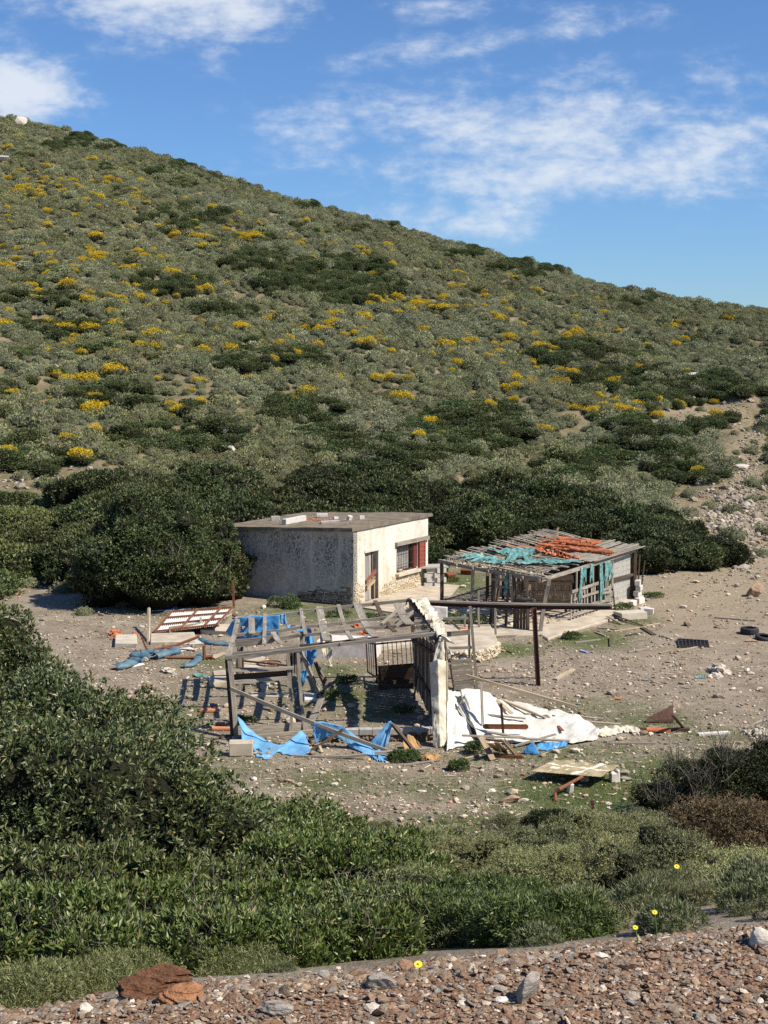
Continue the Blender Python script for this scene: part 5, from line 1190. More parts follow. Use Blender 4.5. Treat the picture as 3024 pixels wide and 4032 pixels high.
# rusty cage at the back of the pergola
cg = empty('rusty_cage', G(*Z4(740, 690)), 'rusty barred cage standing at the back of the pergola', 'cage')
def CB(name, a, b, w_): m = MB(); m.bar(a, b, w_, w_, up=(0, -1, .01)); m.build(name, M_rustdark, cg)
CB('cage_frame', PW(Z4(722, 405), 36.3), G(*Z4(740, 745)), .06); CB('cage_frame', PW(Z4(645, 390), 38.0), PW(Z4(660, 655), 38.0), .04); CB('cage_frame', PW(Z4(660, 655), 38), PW(Z4(735, 700), 36.3), .04); CB('cage_frame', PW(Z4(645, 395), 38), PW(Z4(722, 410), 36.3), .04)
CB('cage_frame', PW(Z4(722, 412), 36.3), PW(Z4(1100, 375), 37.2), .04)
for i in range(9):
    x = 790 + i * 40; CB('cage_bar', PW(Z4(x + rr_.uniform(-3, 3), 395 - i * 3), 36.4 + i * .1), PW(Z4(x + 12, 610 - i * 2), 36.4 + i * .1), .022)
for i in range(3): CB('cage_bar', PW(Z4(665 + i * 18, 400), 37.6 - .4 * i), PW(Z4(678 + i * 18, 665 + i * 8), 37.6 - .4 * i), .02)
# right hand annexe: slatted gate, tall post, rails, broken pallet
gt = empty('slatted_gate', G(1878, 2722), 'tall slatted gate frame standing right of the white wrapped post', 'gate')
def GB(name, a, b, w_, h_, mat=None, up=(0, -1, 0)): PB(name, a, b, w_, h_, mat, up=up, par=gt)
Dg = G(1878, 2720).y
GB('post', G(1879, 2722), PW((1851, 2388), Dg), .075, .07); GB('post', PW(Z5(330, 985), Dg), PW(Z5(290, 750), Dg), .07, .05); GB('post', PW(Z5(470, 690), Dg + .6), PW(Z5(465, 340), Dg + .6), .06, .06, M_wooddark)
GB('post', PW(Z5(500, 990), Dg + .2), PW(Z5(480, 700), Dg + .2), .06, .05)
for k, (y0, y1) in enumerate(((722, 708), (775, 762), (828, 815), (872, 862), (918, 908), (965, 952))): GB('slat', PW(Z5(296 + k * 6, y0 + 6), Dg - .05), PW(Z5(488 + k * 7, y1 + 6), Dg - .05), .03, .12, M_wood, up=(0, 0, 1))
GB('rail', PW(Z5(205, 322), Dg), PW(Z5(482, 316), Dg), .05, .07, up=(0, 0, 1)); GB('rail', PW(Z5(260, 468), Dg + .3), PW(Z5(478, 448), Dg + .3), .05, .14, up=(0, 0, 1)); GB('rail', PW(Z5(240, 598), Dg), PW(Z5(492, 590), Dg), .06, .07, up=(0, 0, 1)); GB('brace', PW(Z5(270, 320), Dg + .1), PW(Z5(380, 425), Dg + .1), .05, .05)
# the long steel beam and its pole
bm = empty('steel_beam_frame', G(2118, 2697), 'long brown steel beam carried on a single rusty pole at the right of the pergola', 'beam frame')
Dp = G(2118, 2697).y
def BB(name, f): m = MB(); f(m); m.build(name, [M_rustdark, M_rust], bm)
def ibeam(m):
    a, b = PW((1690, 2374), 37.2), PW((2410, 2390), Dp); 
    for dz, w_, h_ in ((.01, .09, .02), (-.065, .09, .02)): m.bar(a + Vector((0, 0, dz)), b + Vector((0, 0, dz)), w_, h_, seg=4, sag=.03)
    m.bar(a - Vector((0, 0, .0275)), b - Vector((0, 0, .0275)), .025, .053, seg=4, sag=.03)
BB('beam', ibeam)
PB('timber_on_beam', PW((1690, 2367), 37.1), PW((2405, 2381), Dp - .02), .12, .05, mat=M_wood, par=bm, seg=4, sag=.03)
def pole(m):
    a, b = G(2119, 2700), PW((2103, 2392), Dp); s_ = Vector((.055, 0, 0))
    m.bar(a - s_, b - s_, .02, .11, up=(0, -1, 0)); m.bar(a + s_, b + s_, .02, .11, up=(0, -1, 0)); m.bar(a, b, .09, .02, up=(0, -1, 0))
BB('pole', pole)
m = MB(); m.bar(PW(Z5(1045, 230), Dp - .1), PW(Z5(1062, 300), Dp - .1), .05, .05, up=(0, -1, 0)); m.build('bracket', M_rust, bm)

# ------------------------------------------------------------------ tarpaulins
def fabric(name, a, b, rough=.6, spec=.35, trans=.2, scale=2.2, dk=.4, bd=.03):
    m = Mt(name, rough, spec); n = m.noise(scale, 5, .6, 'World'); c = m.ramp(n, [(.35, a), (.65, b)])
    dirt = m.ramp(m.noise(1.6, 6, .7, 'World', stretch=(1, 1, .5), dist=1.2), [(.46, (0, 0, 0)), (.68, (1, 1, 1))]); c = m.mixc(m.mth('MULTIPLY', dirt, dk), c, (a[0] * .45 + .06, a[1] * .42 + .04, a[2] * .4 + .02)); m.col(c)
    w = m.mth('ADD', m.noise(5, 3, .6, 'World', dist=2.5), m.mth('MULTIPLY', m.noise(22, 4, .65, 'World', dist=1.5), .5)); m.bump(w, .5, bd); m.translucent(c, trans); return m.m
M_blue = fabric('faded_blue_tarpaulin', (.13, .38, .66), (.24, .52, .78)); M_bluedk = fabric('bright_blue_tarpaulin', (.06, .31, .67), (.12, .44, .82))
M_wtarp = fabric('white_tarpaulin', (.66, .61, .52), (.80, .77, .69), .7, .2, .1, 1.2, dk=.22); M_wcloth = fabric('cream_wrapping_cloth', (.58, .50, .36), (.80, .74, .60), .8, .15, .15, dk=.12, bd=.012)
M_orange = fabric('faded_orange_cloth', (.45, .25, .09), (.62, .40, .19), .8, .2, .2)
def TP(name, top, bot, nu, nv, mat, label, cat='tarpaulin', **k):
    o = cloth(name, [PW(p[:2], p[2]) for p in top], [PW(p[:2], p[2]) for p in bot], nu, nv, mat, **k); return tag(o, label, cat)
def z3(x, y, D): return (*Z3(x, y), D)
def z4(x, y, D): return (*Z4(x, y), D)
def z5(x, y, D): return (*Z5(x, y), D)
TP('blue_tarpaulin', [z3(398, 1530, 31.7), z3(470, 1600, 31.6), z3(560, 1700, 31.5), z3(700, 1800, 31.5), z3(860, 1865, 31.5), z3(960, 1850, 31.5), z3(1080, 1750, 31.5), z3(1130, 1712, 31.5), z3(1190, 1770, 31.5), z3(1238, 1900, 31.3)],
   [z3(440, 1700, 30.98), z3(450, 1860, 30.98), z3(560, 1880, 30.98), z3(620, 2000, 30.98), z3(760, 2030, 30.98), z3(860, 1945, 30.98), z3(930, 1965, 30.98), z3(1000, 1985, 30.98), z3(1150, 1995, 30.98), z3(1245, 1950, 30.98)], 60, 14, M_blue, 'pale blue tarpaulin sagging from the front left post to the ground', seed=3, fold=.05, freq=3, rag=.10, foldv=.8)
TP('blue_tarpaulin', [z4(185, 1100, 30.72), z4(240, 1085, 30.72), z4(330, 1095, 30.72), z4(440, 1130, 30.72), z4(560, 1215, 30.72), z4(660, 1275, 30.72), z4(700, 1320, 30.72)], [z4(182, 1180, 30.72), z4(205, 1280, 30.72), z4(310, 1215, 30.72), z4(420, 1230, 30.72), z4(520, 1320, 30.72), z4(620, 1365, 30.72), z4(700, 1385, 30.9)], 46, 14, M_blue, 'pale blue tarpaulin hung over the diagonal brace in the middle of the pergola front', seed=5, fold=.06, freq=4, rag=.05, foldv=.6)
TP('blue_tarpaulin', [z4(840, 1085, 30.72), z4(858, 1082, 30.72), z4(875, 1095, 30.72)], [z4(655, 1290, 30.72), z4(760, 1330, 30.72), z4(835, 1290, 30.72)], 22, 22, M_blue, 'pale blue tarpaulin pulled up to a point on a leaning stick', seed=6, fold=.05, freq=2.5, foldv=.3)
TP('blue_tarpaulin', [z4(650, 1350, 30.6), z4(740, 1325, 30.6), z4(810, 1375, 30.6)], [z4(700, 1400, 30.6), z4(750, 1428, 30.6), z4(822, 1432, 30.6)], 22, 10, M_blue, 'crumpled end of pale blue tarpaulin lying on the ground under the brace', seed=7, fold=.07, freq=2, rag=.2)
TP('blue_tarpaulin', [z3(266, 545, 36.9), z3(340, 425, 36.75), z3(420, 385, 36.7), z3(640, 372, 36.7), z3(890, 355, 36.7)], [z3(275, 565, 36.9), z3(325, 620, 36.8), z3(440, 660, 36.8), z3(640, 670, 36.8), z3(880, 640, 36.8)], 40, 16, M_bluedk, 'deep blue tarpaulin hanging behind the back beam at the left', seed=8, fold=.05, freq=2, rag=.04)
TP('blue_tarpaulin', [z3(885, 350, 36.9), z3(955, 345, 36.9)], [z3(905, 460, 36.9), z3(975, 470, 36.9)], 10, 12, M_blue, 'short blue strip wrapped on the back beam beside the deep blue tarpaulin', seed=9, fold=.04, freq=1.5)
TP('blue_tarpaulin', [z3(960, 468, 36.6), z3(1100, 470, 36.5), z3(1215, 485, 36.3), z3(1245, 560, 36.0)], [z3(975, 525, 36.4), z3(1090, 525, 36.3), z3(1175, 560, 36.2), z3(1190, 650, 35.9)], 26, 8, M_blue, 'blue strip lying along a purlin and folding over its end', seed=10, fold=.04, freq=3)
TP('blue_tarpaulin', [z3(1180, 500, 36.1), z3(1250, 520, 36.1)], [z3(1180, 860, 35.9), z3(1245, 980, 35.9), z3(1320, 830, 35.9)], 14, 26, M_bluedk, 'long blue rag hanging from the purlin beside the leaning poles', seed=11, fold=.07, freq=2, rag=.12, foldv=.8)
TP('blue_tarpaulin', [z3(1130, 1010, 35.8), z3(1225, 985, 35.8)], [z3(1145, 1180, 35.8), z3(1180, 1150, 35.8)], 10, 16, M_bluedk, 'small ragged blue piece below the long blue rag', seed=12, fold=.06, freq=2, rag=.35)

TP('white_cloth', [z4(1018, 22, 36.6), z4(1080, 72, 35.3), z4(1150, 165, 33.9), z4(1212, 255, 32.5), z4(1262, 345, 31.25)], [z4(1150, 40, 36.4), z4(1215, 95, 35.2), z4(1290, 160, 34.0), z4(1330, 230, 32.9), z4(1335, 350, 31.5)], 110, 26, M_wcloth, 'crumpled cream sheet thrown over the right hand rafter of the pergola', cat='cloth', seed=44, fold=.10, freq=6, foldv=1.6, rag=.25)
TP('white_cloth', [z4(1030, 0, 36.9), z4(1110, 60, 35.6), z4(1180, 150, 34.2), z4(1240, 240, 32.8), z4(1290, 330, 31.4)], [z4(1060, 70, 36.6), z4(1120, 150, 35.2), z4(1170, 215, 34.0), z4(1215, 290, 32.6), z4(1262, 365, 31.4)], 70, 10, M_wcloth, 'thin ragged edge of cream sheet hanging on the left side of the covered rafter', cat='cloth', seed=45, fold=.05, freq=6, foldv=1.0, rag=.3)
TP('white_cloth', [z4(1110, 25, 36.4), z4(1160, 20, 36.6), z4(1200, 40, 36.8)], [z4(1130, 75, 36.2), z4(1160, 70, 36.4), z4(1195, 85, 36.6)], 12, 8, M_wcloth, 'rolled end of cream cloth at the top of the rafter beside the steel beam', cat='cloth', seed=14, fold=.08, freq=2)
TP('white_cloth', [z4(1283, 350, 31.15), z4(1300, 350, 31.15), z4(1330, 460, 31.15)], [z4(1205, 640, 31.1), z4(1235, 600, 31.1), z4(1330, 600, 31.1)], 14, 18, M_wcloth, 'pointed cream flap hanging from the front right corner of the pergola', cat='cloth', seed=15, fold=.05, freq=1.5)
TP('white_cloth', [z4(1300, 330, 31.15), z4(1345, 350, 31.15)], [z4(1300, 380, 31.15), z4(1430, 415, 31.15)], 16, 10, M_wcloth, 'cream tongue of cloth pointing right from the pergola corner', cat='cloth', seed=16, fold=.05, freq=1)
TP('white_cloth', [z4(1200, 575, 31.1), z4(1270, 545, 31.0), z4(1338, 560, 31.15)], [z4(1228, 1300, 31.0), z4(1290, 1310, 30.9), z4(1346, 1296, 31.1)], 40, 70, M_wcloth, 'long cream strip hanging down the front right post to the ground', cat='cloth', seed=17, fold=.055, freq=.6, foldv=.9, rag=.03)
TP('white_cloth', [z4(1325, 365, 31.3), z4(1355, 400, 31.3)], [z4(1340, 950, 31.3), z4(1362, 900, 31.3)], 8, 36, M_woodpale, 'narrow tan strip of cloth behind the long cream strip', cat='cloth', seed=18, fold=.05, freq=1.2)
TP('white_cloth', [z4(1345, 430, 31.15), z4(1385, 470, 31.15)], [z4(1350, 560, 31.15), z4(1395, 500, 31.15)], 8, 14, M_wcloth, 'small cream tuft halfway up the front right post', cat='cloth', seed=19, fold=.06, freq=2)
TP('white_cloth', [z4(610, 250, 35.0), z4(690, 275, 35.0), z4(800, 215, 34.8)], [z4(640, 290, 34.7), z4(690, 300, 34.7), z4(810, 235, 34.6)], 20, 8, M_wcloth, 'cream rag strung between two roof slats in the middle of the pergola', cat='cloth', seed=20, fold=.06, freq=2)
TP('white_cloth', [z4(880, 235, 35.2), z4(950, 185, 35.4), z4(1010, 180, 35.4)], [z4(890, 250, 35.0), z4(950, 215, 35.2), z4(1000, 205, 35.2)], 16, 8, M_wcloth, 'cream rag caught on the roof slats near the right end', cat='cloth', seed=21, fold=.06, freq=2)
TP('white_cloth', [z4(240, 330, 33.6), z4(290, 300, 33.8), z4(350, 330, 33.6)], [z4(265, 500, 33.5), z4(300, 570, 33.5), z4(345, 600, 33.5)], 14, 20, M_wcloth, 'tattered cream rag hanging from the second wide slat', cat='cloth', seed=22, fold=.06, freq=2, rag=.4)
TP('white_cloth', [z4(230, 205, 35.6), z4(285, 195, 35.7)], [z4(235, 235, 35.5), z4(300, 240, 35.6)], 10, 8, M_wcloth, 'scrap of cream cloth lying on the second wide slat', cat='cloth', seed=23, fold=.06, freq=2)
# white sheet hanging behind the beam, back right
TP('white_sheet', [(1683, 2383, 38.6), (1762, 2390, 38.6)], [(1700, 2434, 38.6), (1762, 2436, 38.6)], 10, 8, M_white, 'flat white panel standing behind the steel beam end', cat='panel', seed=24, fold=.01)
# the big fallen tarpaulin on the right
TP('white_tarpaulin', [z5(268, 958, 33.4), z5(285, 985, 33.4), z5(375, 1015, 33.8)], [z5(258, 1555, 31.3), z5(330, 1530, 31.3), z5(530, 1490, 31.6)], 26, 30, M_wtarp, 'white tarpaulin curtain falling to the ground right of the wrapped post', seed=25, fold=.08, freq=1.3, foldv=.5, rag=.02)
def GP(px, py, l): p = G(px, py); return S(px, py, p.z + l)
def TG(name, top, bot, nu, nv, mat, label, cat='tarpaulin', **k):
    o = cloth(name, [GP(*Z5(a, b), l) for a, b, l in top], [GP(*Z5(a, b), l) for a, b, l in bot], nu, nv, mat, **k); return tag(o, label, cat)
TG('white_tarpaulin', [(385, 1000, .75), (520, 985, .7), (640, 1010, .55), (700, 1050, .45), (900, 1095, .3), (1000, 1130, .25), (1200, 1160, .2), (1300, 1200, .2), (1480, 1230, .25), (1600, 1300, .15), (1680, 1400, .1)],
   [(560, 1470, .08), (700, 1472, .05), (850, 1475, .05), (1000, 1470, .06), (1150, 1462, .06), (1250, 1468, .05), (1350, 1476, .05), (1430, 1485, .05), (1520, 1475, .05), (1600, 1462, .04), (1660, 1450, .04)], 90, 40, M_wtarp, 'big fallen white tarpaulin spread over the ground right of the pergola', seed=26, fold=.09, freq=2.2, foldv=1.1)
for i, (tp, bt, lb) in enumerate(((((360, 1150, .5), (430, 1020, .8)), ((560, 1390, .1), (600, 1340, .15)), 'folded edge of white tarpaulin with a deep crease below the gate'),
                               (((1130, 1230, .18), (1330, 1290, .18), (1500, 1230, .3)), ((1260, 1300, .12), (1400, 1310, .15), (1540, 1300, .12)), 'small upper flap of white tarpaulin thrown over the planks'),)):
    TG('white_tarpaulin', tp, bt, 26, 12, M_wtarp, lb, seed=27 + i, fold=.1, freq=2)
def TG6(name, top, bot, nu, nv, mat, label, cat='cloth', **k):
    o = cloth(name, [GP(*Z6(a, b), l) for a, b, l in top], [GP(*Z6(a, b), l) for a, b, l in bot], nu, nv, mat, **k); return tag(o, label, cat)
TG6('crumpled_cloth', [(280, 1150, .12), (400, 1130, .1), (520, 1100, .15), (600, 1110, .15), (640, 1150, .08)], [(330, 1210, .03), (420, 1200, .03), (520, 1170, .03), (620, 1185, .03), (700, 1195, .02)], 40, 10, M_wcloth, 'crumpled cream cloth trailing off the far end of the big tarpaulin', seed=30, fold=.09, freq=5, rag=.25, foldv=1)
TG('blue_tarpaulin', [(975, 1540, .12), (1068, 1468, .3)], [(985, 1582, .02), (1130, 1592, .02)], 12, 10, M_bluedk, 'triangular scrap of bright blue tarpaulin below the fallen planks', seed=31, fold=.03, freq=1)
TG('blue_tarpaulin', [(1100, 1490, .1), (1180, 1475, .12), (1290, 1470, .12), (1390, 1478, .08)], [(1120, 1545, .02), (1200, 1555, .02), (1290, 1530, .02), (1370, 1518, .02)], 30, 8, M_bluedk, 'crumpled blue tarpaulin tucked under the end of the fallen planks', seed=32, fold=.08, freq=3, rag=.2)
o = TP('orange_cloth', [z4(965, 1250, 30.7), z4(1010, 1200, 30.7), z4(1060, 1210, 30.7), z4(1100, 1260, 30.7)], [z4(975, 1330, 30.7), z4(1030, 1330, 30.7), z4(1090, 1320, 30.7), z4(1150, 1330, 30.7)], 22, 12, M_orange, 'faded orange cloth draped over the end of the low wall', cat='cloth', seed=33, fold=.06, freq=3, rag=.05)
o = TP('orange_cloth', [z4(1090, 1360, 31.0), z4(1180, 1370, 30.9), z4(1290, 1375, 30.9)], [z4(1130, 1420, 30.6), z4(1200, 1430, 30.6), z4(1300, 1410, 30.6)], 24, 8, M_orange, 'crumpled orange cloth on the ground below the white strip', cat='cloth', seed=34, fold=.07, freq=4, rag=.2)

# ------------------------------------------------------------------ loose timber and other wreckage, each a thing
def board(p, q, w, h, mat, label, name='plank', cat='plank', seg=2, up=(0, 0, 1), sag=0, group=None):
    m = MB(); m.bar(p, q, w, h, up=up, seg=seg, sag=sag); return tag(m.build(name, mat), label, cat, group)
def gb(f, x0, y0, x1, y1, w, mat, label, l0=.03, l1=.03, h=.03, **k): return board(GP(*f(x0, y0), l0), GP(*f(x1, y1), l1), w, h, mat, label, **k)
gb(Z4, 0, 1385, 650, 1375, .07, M_wood, 'long bent plank on the ground along the front of the low wall, left half', h=.06, l1=.12, seg=4, sag=.05)
gb(Z4, 720, 1362, 1195, 1328, .07, M_wood, 'straight plank raised on rubble under the orange cloth', l0=.1, l1=.15, h=.07)
board(PW(Z4(875, 1110), 30.65), G(*Z4(1140, 1437)), .07, .07, M_wooddark, 'dark stick leaning from the blue peak down to the ground', 'stick', 'stick')
board(PW(Z4(445, 1155), 30.6), G(*Z4(165, 1345)), .05, .06, M_wooddark, 'dark crooked stick leaning across the blue tarpaulins', 'stick', 'stick')
gb(Z4, 240, 1300, 262, 1355, .06, M_woodpale, 'short pale peg under the crooked stick', l0=.12, name='stick', cat='stick')
gb(Z4, 970, 1465, 1290, 1418, .04, M_wood, 'thin grey lath on the ground in front of the orange cloth')
gb(Z4, 1370, 1440, 1640, 1375, .045, M_woodpale, 'thin pale lath on the ground left of the leaning pallet', name='lath', cat='lath')
gb(Z3, 160, 1820, 400, 1880, .09, M_wood, 'short grey board on the ground left of the corner post')
gb(Z3, 130, 1800, 340, 1745, .03, M_wooddark, 'thin dark stick on the ground left of the corner post', name='stick', cat='stick')
m = MB(); g = G(*Z3(435, 2010)); m.box((g.x, g.y + .12, g.z + .17), (.56, .28, .33), .05, jit=.01); tag(m.build('stone_trough', M_porch, bevel=.02), 'tan cement trough at the foot of the corner post', 'trough')
board(PW(Z5(432, 850), 34.2), GP(*Z5(1465, 1145), .2), .07, .07, M_woodpale, 'longest pole, slanting from the gate down over the tarpaulin to the right', 'long_pole', 'pole', seg=4)
board(PW(Z5(690, 1045), 34.2), GP(*Z5(1180, 1250), .22), .06, .05, M_woodpale, 'shorter pole lying on the tarpaulin just below the longest pole', 'long_pole', 'pole', seg=3)
board(PW(Z5(580, 920), 32.4), GP(*Z5(597, 1410), .02), .065, .065, M_wood, 'upright grey stick in the middle of the fallen tarpaulin', 'stake', 'stake', up=(0, -1, 0))
board(GP(*Z5(765, 1115), .95), GP(*Z5(785, 1385), .2), .06, .06, M_wooddark, 'short upright stick standing on the slotted steel strip', 'stake', 'stake', up=(0, -1, 0))
gb(Z5, 620, 1215, 995, 1255, .08, M_wood, 'thin board half sunk in the upper part of the white tarpaulin', l0=.35, l1=.25)
gb(Z5, 635, 1378, 1000, 1440, .14, M_wood, 'broad grey plank along the lower edge of the white tarpaulin', l0=.22, l1=.15)
gb(Z5, 980, 1440, 1405, 1465, .11, M_wood, 'grey plank continuing to the right along the tarpaulin edge', l0=.15, l1=.1)
gb(Z5, 400, 1412, 1000, 1435, .09, M_wood, 'grey plank that starts left of the pallet and runs under the tarpaulin edge', l0=.28, l1=.16)
gb(Z5, 890, 1510, 1275, 1400, .07, M_wood, 'grey stick crossing the planks above the blue scraps', l0=.05, l1=.2)
gb(Z5, 700, 1060, 865, 1205, .10, M_woodpale, 'pale board lying aslant below the end of the shorter pole', l0=.4, l1=.3)
gb(Z5, 1180, 1140, 1290, 1185, .16, M_wooddark, 'dark short board on the upper edge of the tarpaulin', l0=.2, l1=.16)
gb(Z5, 1215, 1170, 1275, 1255, .07, M_wooddark, 'dark peg leaning on the tarpaulin below the dark short board', l0=.22, l1=.18, name='stick', cat='stick')
gb(Z5, 1300, 1320, 1345, 1370, .07, M_redpaint, 'small dark red scrap lying on the right half of the tarpaulin', l0=.14, l1=.12, name='scrap', cat='scrap', h=.008)
gb(Z5, 1230, 1195, 1655, 1255, .06, M_woodpale, 'topmost of the poles sticking out past the small white flap', l0=.22, l1=.12, name='long_pole', cat='pole')
gb(Z6, 190, 1085, 490, 1112, .08, M_woodpale, 'upper pale plank beyond the tip of the tarpaulin', l0=.15, l1=.1)
gb(Z6, 230, 1145, 600, 1120, .08, M_wood, 'lower grey plank beyond the tip of the tarpaulin', l0=.12, l1=.08)
gb(Z6, 100, 1050, 350, 1068, .07, M_wood, 'grey plank lying farthest back behind the tip of the tarpaulin', l0=.12, l1=.06)
gb(Z6, 370, 1250, 515, 1192, .09, M_wood, 'short weathered board pointing up and right below the crumpled cloth')
gb(Z6, 380, 1262, 770, 1258, .035, M_wood, 'long thin lath lying flat below the crumpled cloth', name='lath', cat='lath')
gb(Z6, 640, 1145, 1035, 1150, .12, M_wooddark, 'dark plank beneath the rusty peak of sheet iron', l0=.06, l1=.05, h=.06)
gb(Z6, 905, 1040, 990, 1140, .09, M_wooddark, 'dark board running down from the rusty sheet iron', l0=.5, l1=.06)
gb(Z6, 1105, 1190, 1350, 1175, .13, M_white, 'white painted plank lying alone on the grass at the right', h=.05)
m = MB(); g = G(*Z6(845, 1100)); 
m.add([g + Vector((-.5, .0, .02)), g + Vector((.2, -.05, .02)), g + Vector((.24, .3, .38)), g + Vector((.12, .25, .34)), g + Vector((-.2, .35, .14)), g + Vector((.22, -.02, .12)), g + Vector((-.45, .1, .1))], [(0, 1, 5, 6), (6, 5, 3, 4), (5, 2, 3)])
o = tag(m.build('sheet_iron', M_rustdark), 'bent piece of rusty sheet iron rising to a peak on the right', 'sheet iron'); s_ = o.modifiers.new('t', 'SOLIDIFY'); s_.thickness = .012
o = bpy.data.objects.new('roof_tile', tm); COL.objects.link(o); o.location = G(*Z6(790, 1170), .03); o.rotation_euler = (0, 0, 1.4); o.scale = (1.4, 1.4, 1); tag(o, 'single orange roof tile on the ground under the rusty sheet iron', 'roof tile')
# slotted steel strip
m = MB(); a, b = GP(*Z5(610, 1328), .32), GP(*Z5(1005, 1332), .30); ax = (b - a).normalized(); L_ = (b - a).length
m.bar(a + Vector((0, 0, .05)), b + Vector((0, 0, .05)), .03, .025); m.bar(a - Vector((0, 0, .05)), b - Vector((0, 0, .05)), .03, .025)
for i in range(17): c = a + ax * (L_ * i / 16); m.bar(c - Vector((0, 0, .04)), c + Vector((0, 0, .04)), .075, .02, up=(0, -1, 0))
tag(m.build('slotted_strip', M_rust), 'rusty slotted steel strip lying across the white tarpaulin', 'steel strip')
# broken pallet leaning at the tarpaulin edge
pl = empty('broken_pallet', G(1960, 2985), 'broken pallet of tan boards leaning against the tarpaulin edge', 'pallet')
for k, (x0, y0, x1, y1, w_) in enumerate(((575, 1425, 690, 1640, .16), (665, 1485, 750, 1560, .16), (725, 1475, 815, 1580, .13), (775, 1455, 900, 1600, .17), (800, 1445, 925, 1600, .07))):
    PB('pallet_board', GP(*Z5(x0, y0), .45), GP(*Z5(x1, y1), .03), w_, .025, mat=M_woodtan, par=pl)
PB('pallet_bearer', GP(*Z5(640, 1600), .04), GP(*Z5(965, 1612), .04), .08, .08, mat=M_rust, par=pl); PB('pallet_bearer', GP(*Z5(570, 1440), .36), GP(*Z5(820, 1470), .36), .06, .05, mat=M_woodtan, par=pl)
# whitewashed low wall and stone terrace behind the pergola
m = MB(); a, b = G(*Z4(205, 530)), G(*Z4(730, 545)); dd = (b - a).normalized(); n_ = Vector((-dd.y, dd.x, 0)); m.prism([a, b, b + n_ * .9, a + n_ * 1.1], -.05, [.5, .52, .54, .5]); tag(m.build('white_wall', M_white, bevel=.03), 'low whitewashed masonry bench behind the pergola', 'wall')
m = MB(); a, b = G(*Z4(745, 470)), G(*Z4(1050, 440)); m.prism([a, b, b + n_ * .9, a + n_ * .9], -.05, .12); tag(m.build('paving_slab', M_concpale), 'flat pale slab behind the cage', 'slab')
tr = empty('stone_terrace', G(*Z5(480, 740)), 'rounded terrace corner of rough stone with a mortared top behind the gate', 'terrace')
pts = [G(*Z5(170, 720)), G(*Z5(430, 735)), G(*Z5(560, 730)), G(*Z5(690, 690)), G(*Z5(740, 640)), G(*Z5(700, 560)) + Vector((0, 1.5, 0)), G(*Z5(180, 560)) + Vector((0, 1.6, 0))]
m = MB(); m.prism([(p.x, p.y) for p in pts], -.05, .36); m.build('mortared_top', M_porch, tr, bevel=.04)
P = []; r_ = np.random.RandomState(14)
for i in range(190):
    k = r_.rand() * 3.99; j = int(k); p = pts[j].lerp(pts[j + 1], k - j); P.append((p.x, p.y - .02, r_.uniform(0, .28)))
me = stones('terrace_stone', np.array(P) - np.array(tr.location[:]), r_.uniform(.06, .14, 190), r_, M_masonR, 1, .5, .1, sink=.2); o = bpy.data.objects.new('terrace_stone', me); COL.objects.link(o); o.parent = tr
def heap(name, f, x, y, rx, ry, n, s0, s1, mat, label, seed, hz=.12, cat='heap'):
    r_ = np.random.RandomState(seed); P = []
    for i in range(n):
        a, b = r_.normal(0, .5, 2); g = G(*f(x + a * rx, y + b * ry)); P.append((g.x, g.y, g.z + r_.uniform(0, hz) * max(0, 1 - a * a - b * b)))
    P = np.array(P); c = P.mean(0); c[2] = 0; o = bpy.data.objects.new(name, stones(name, P - c, r_.uniform(s0, s1, n), r_, mat, 1, .4, .5)); COL.objects.link(o); o.location = c; return tag(o, label, cat)
heap('tile_heap', Z5, 410, 515, 90, 22, 160, .03, .12, M_clay, 'heap of broken orange tiles on top of the stone terrace', 1, .4)
heap('tile_heap', Z4, 650, 320, 60, 14, 70, .03, .1, M_clay, 'small spill of orange tile shards behind the whitewashed bench', 2, .2)
heap('tile_heap', Z4, 560, 260, 30, 12, 40, .03, .08, M_clay, 'smallest spill of orange shards by the porch edge', 3, .1)
# left hand wreckage: steel framed roof panel, pipes, beams, slabs
def z7(x, y, l=.0): return GP(*Z7(x, y), l)
fp = empty('steel_framed_panel', z7(900, 520), 'rusty steel frame still holding corrugated grey sheets, lying tilted on the ground', 'roof panel')
A, B_, C_, D_ = z7(580, 525, .12), z7(770, 305, .30), z7(1432, 262, .42), z7(1255, 448, .34)
def fq(s, t, l=0): p = A.lerp(D_, s).lerp(B_.lerp(C_, s), t); p = p.copy(); p.z += l; return p
for t in (0, .34, .68, 1): PB('frame_bar', fq(-.02, t, .03), fq(1.02, t, .03), .06, .06, mat=M_rust, par=fp)
for s_ in (0, .42, .8, 1): PB('frame_bar', fq(s_, 0, .05), fq(s_, 1, .05), .06, .05, mat=M_rust, par=fp)
M_corr = simple('corrugated_grey_sheet', (.42, .42, .40), (.56, .56, .54), 5, .6, .4, .1)
nx = 120; V = []; 
for i in range(nx + 1):
    s_ = i / nx; z_ = .018 * math.sin(s_ * 60 * 2 * math.pi / 2)
    for t in (0, .5, 1): p = fq(s_, t * .98 + .01, z_ - .02); V.append(tuple(p - fp.location))
I = np.arange((nx + 1) * 3).reshape(nx + 1, 3); Q = np.stack([I[:-1, :-1], I[1:, :-1], I[1:, 1:], I[:-1, 1:]], -1).reshape(-1, 4)
o = bpy.data.objects.new('corrugated_sheet', npmesh('corrugated_sheet', np.array(V), Q, M_corr)); COL.objects.link(o); o.parent = fp; s_ = o.modifiers.new('t', 'SOLIDIFY'); s_.thickness = .006
PB('edge_board', z7(735, 500, .2), z7(1150, 445, .2), .04, .22, mat=M_woodtan, par=fp); PB('frame_leg', z7(1245, 450, .05), z7(1215, 360, .4), .07, .07, mat=M_rust, par=fp); PB('frame_leg', z7(1185, 440, .1), z7(1270, 455, .35), .06, .06, mat=M_rust, par=fp)
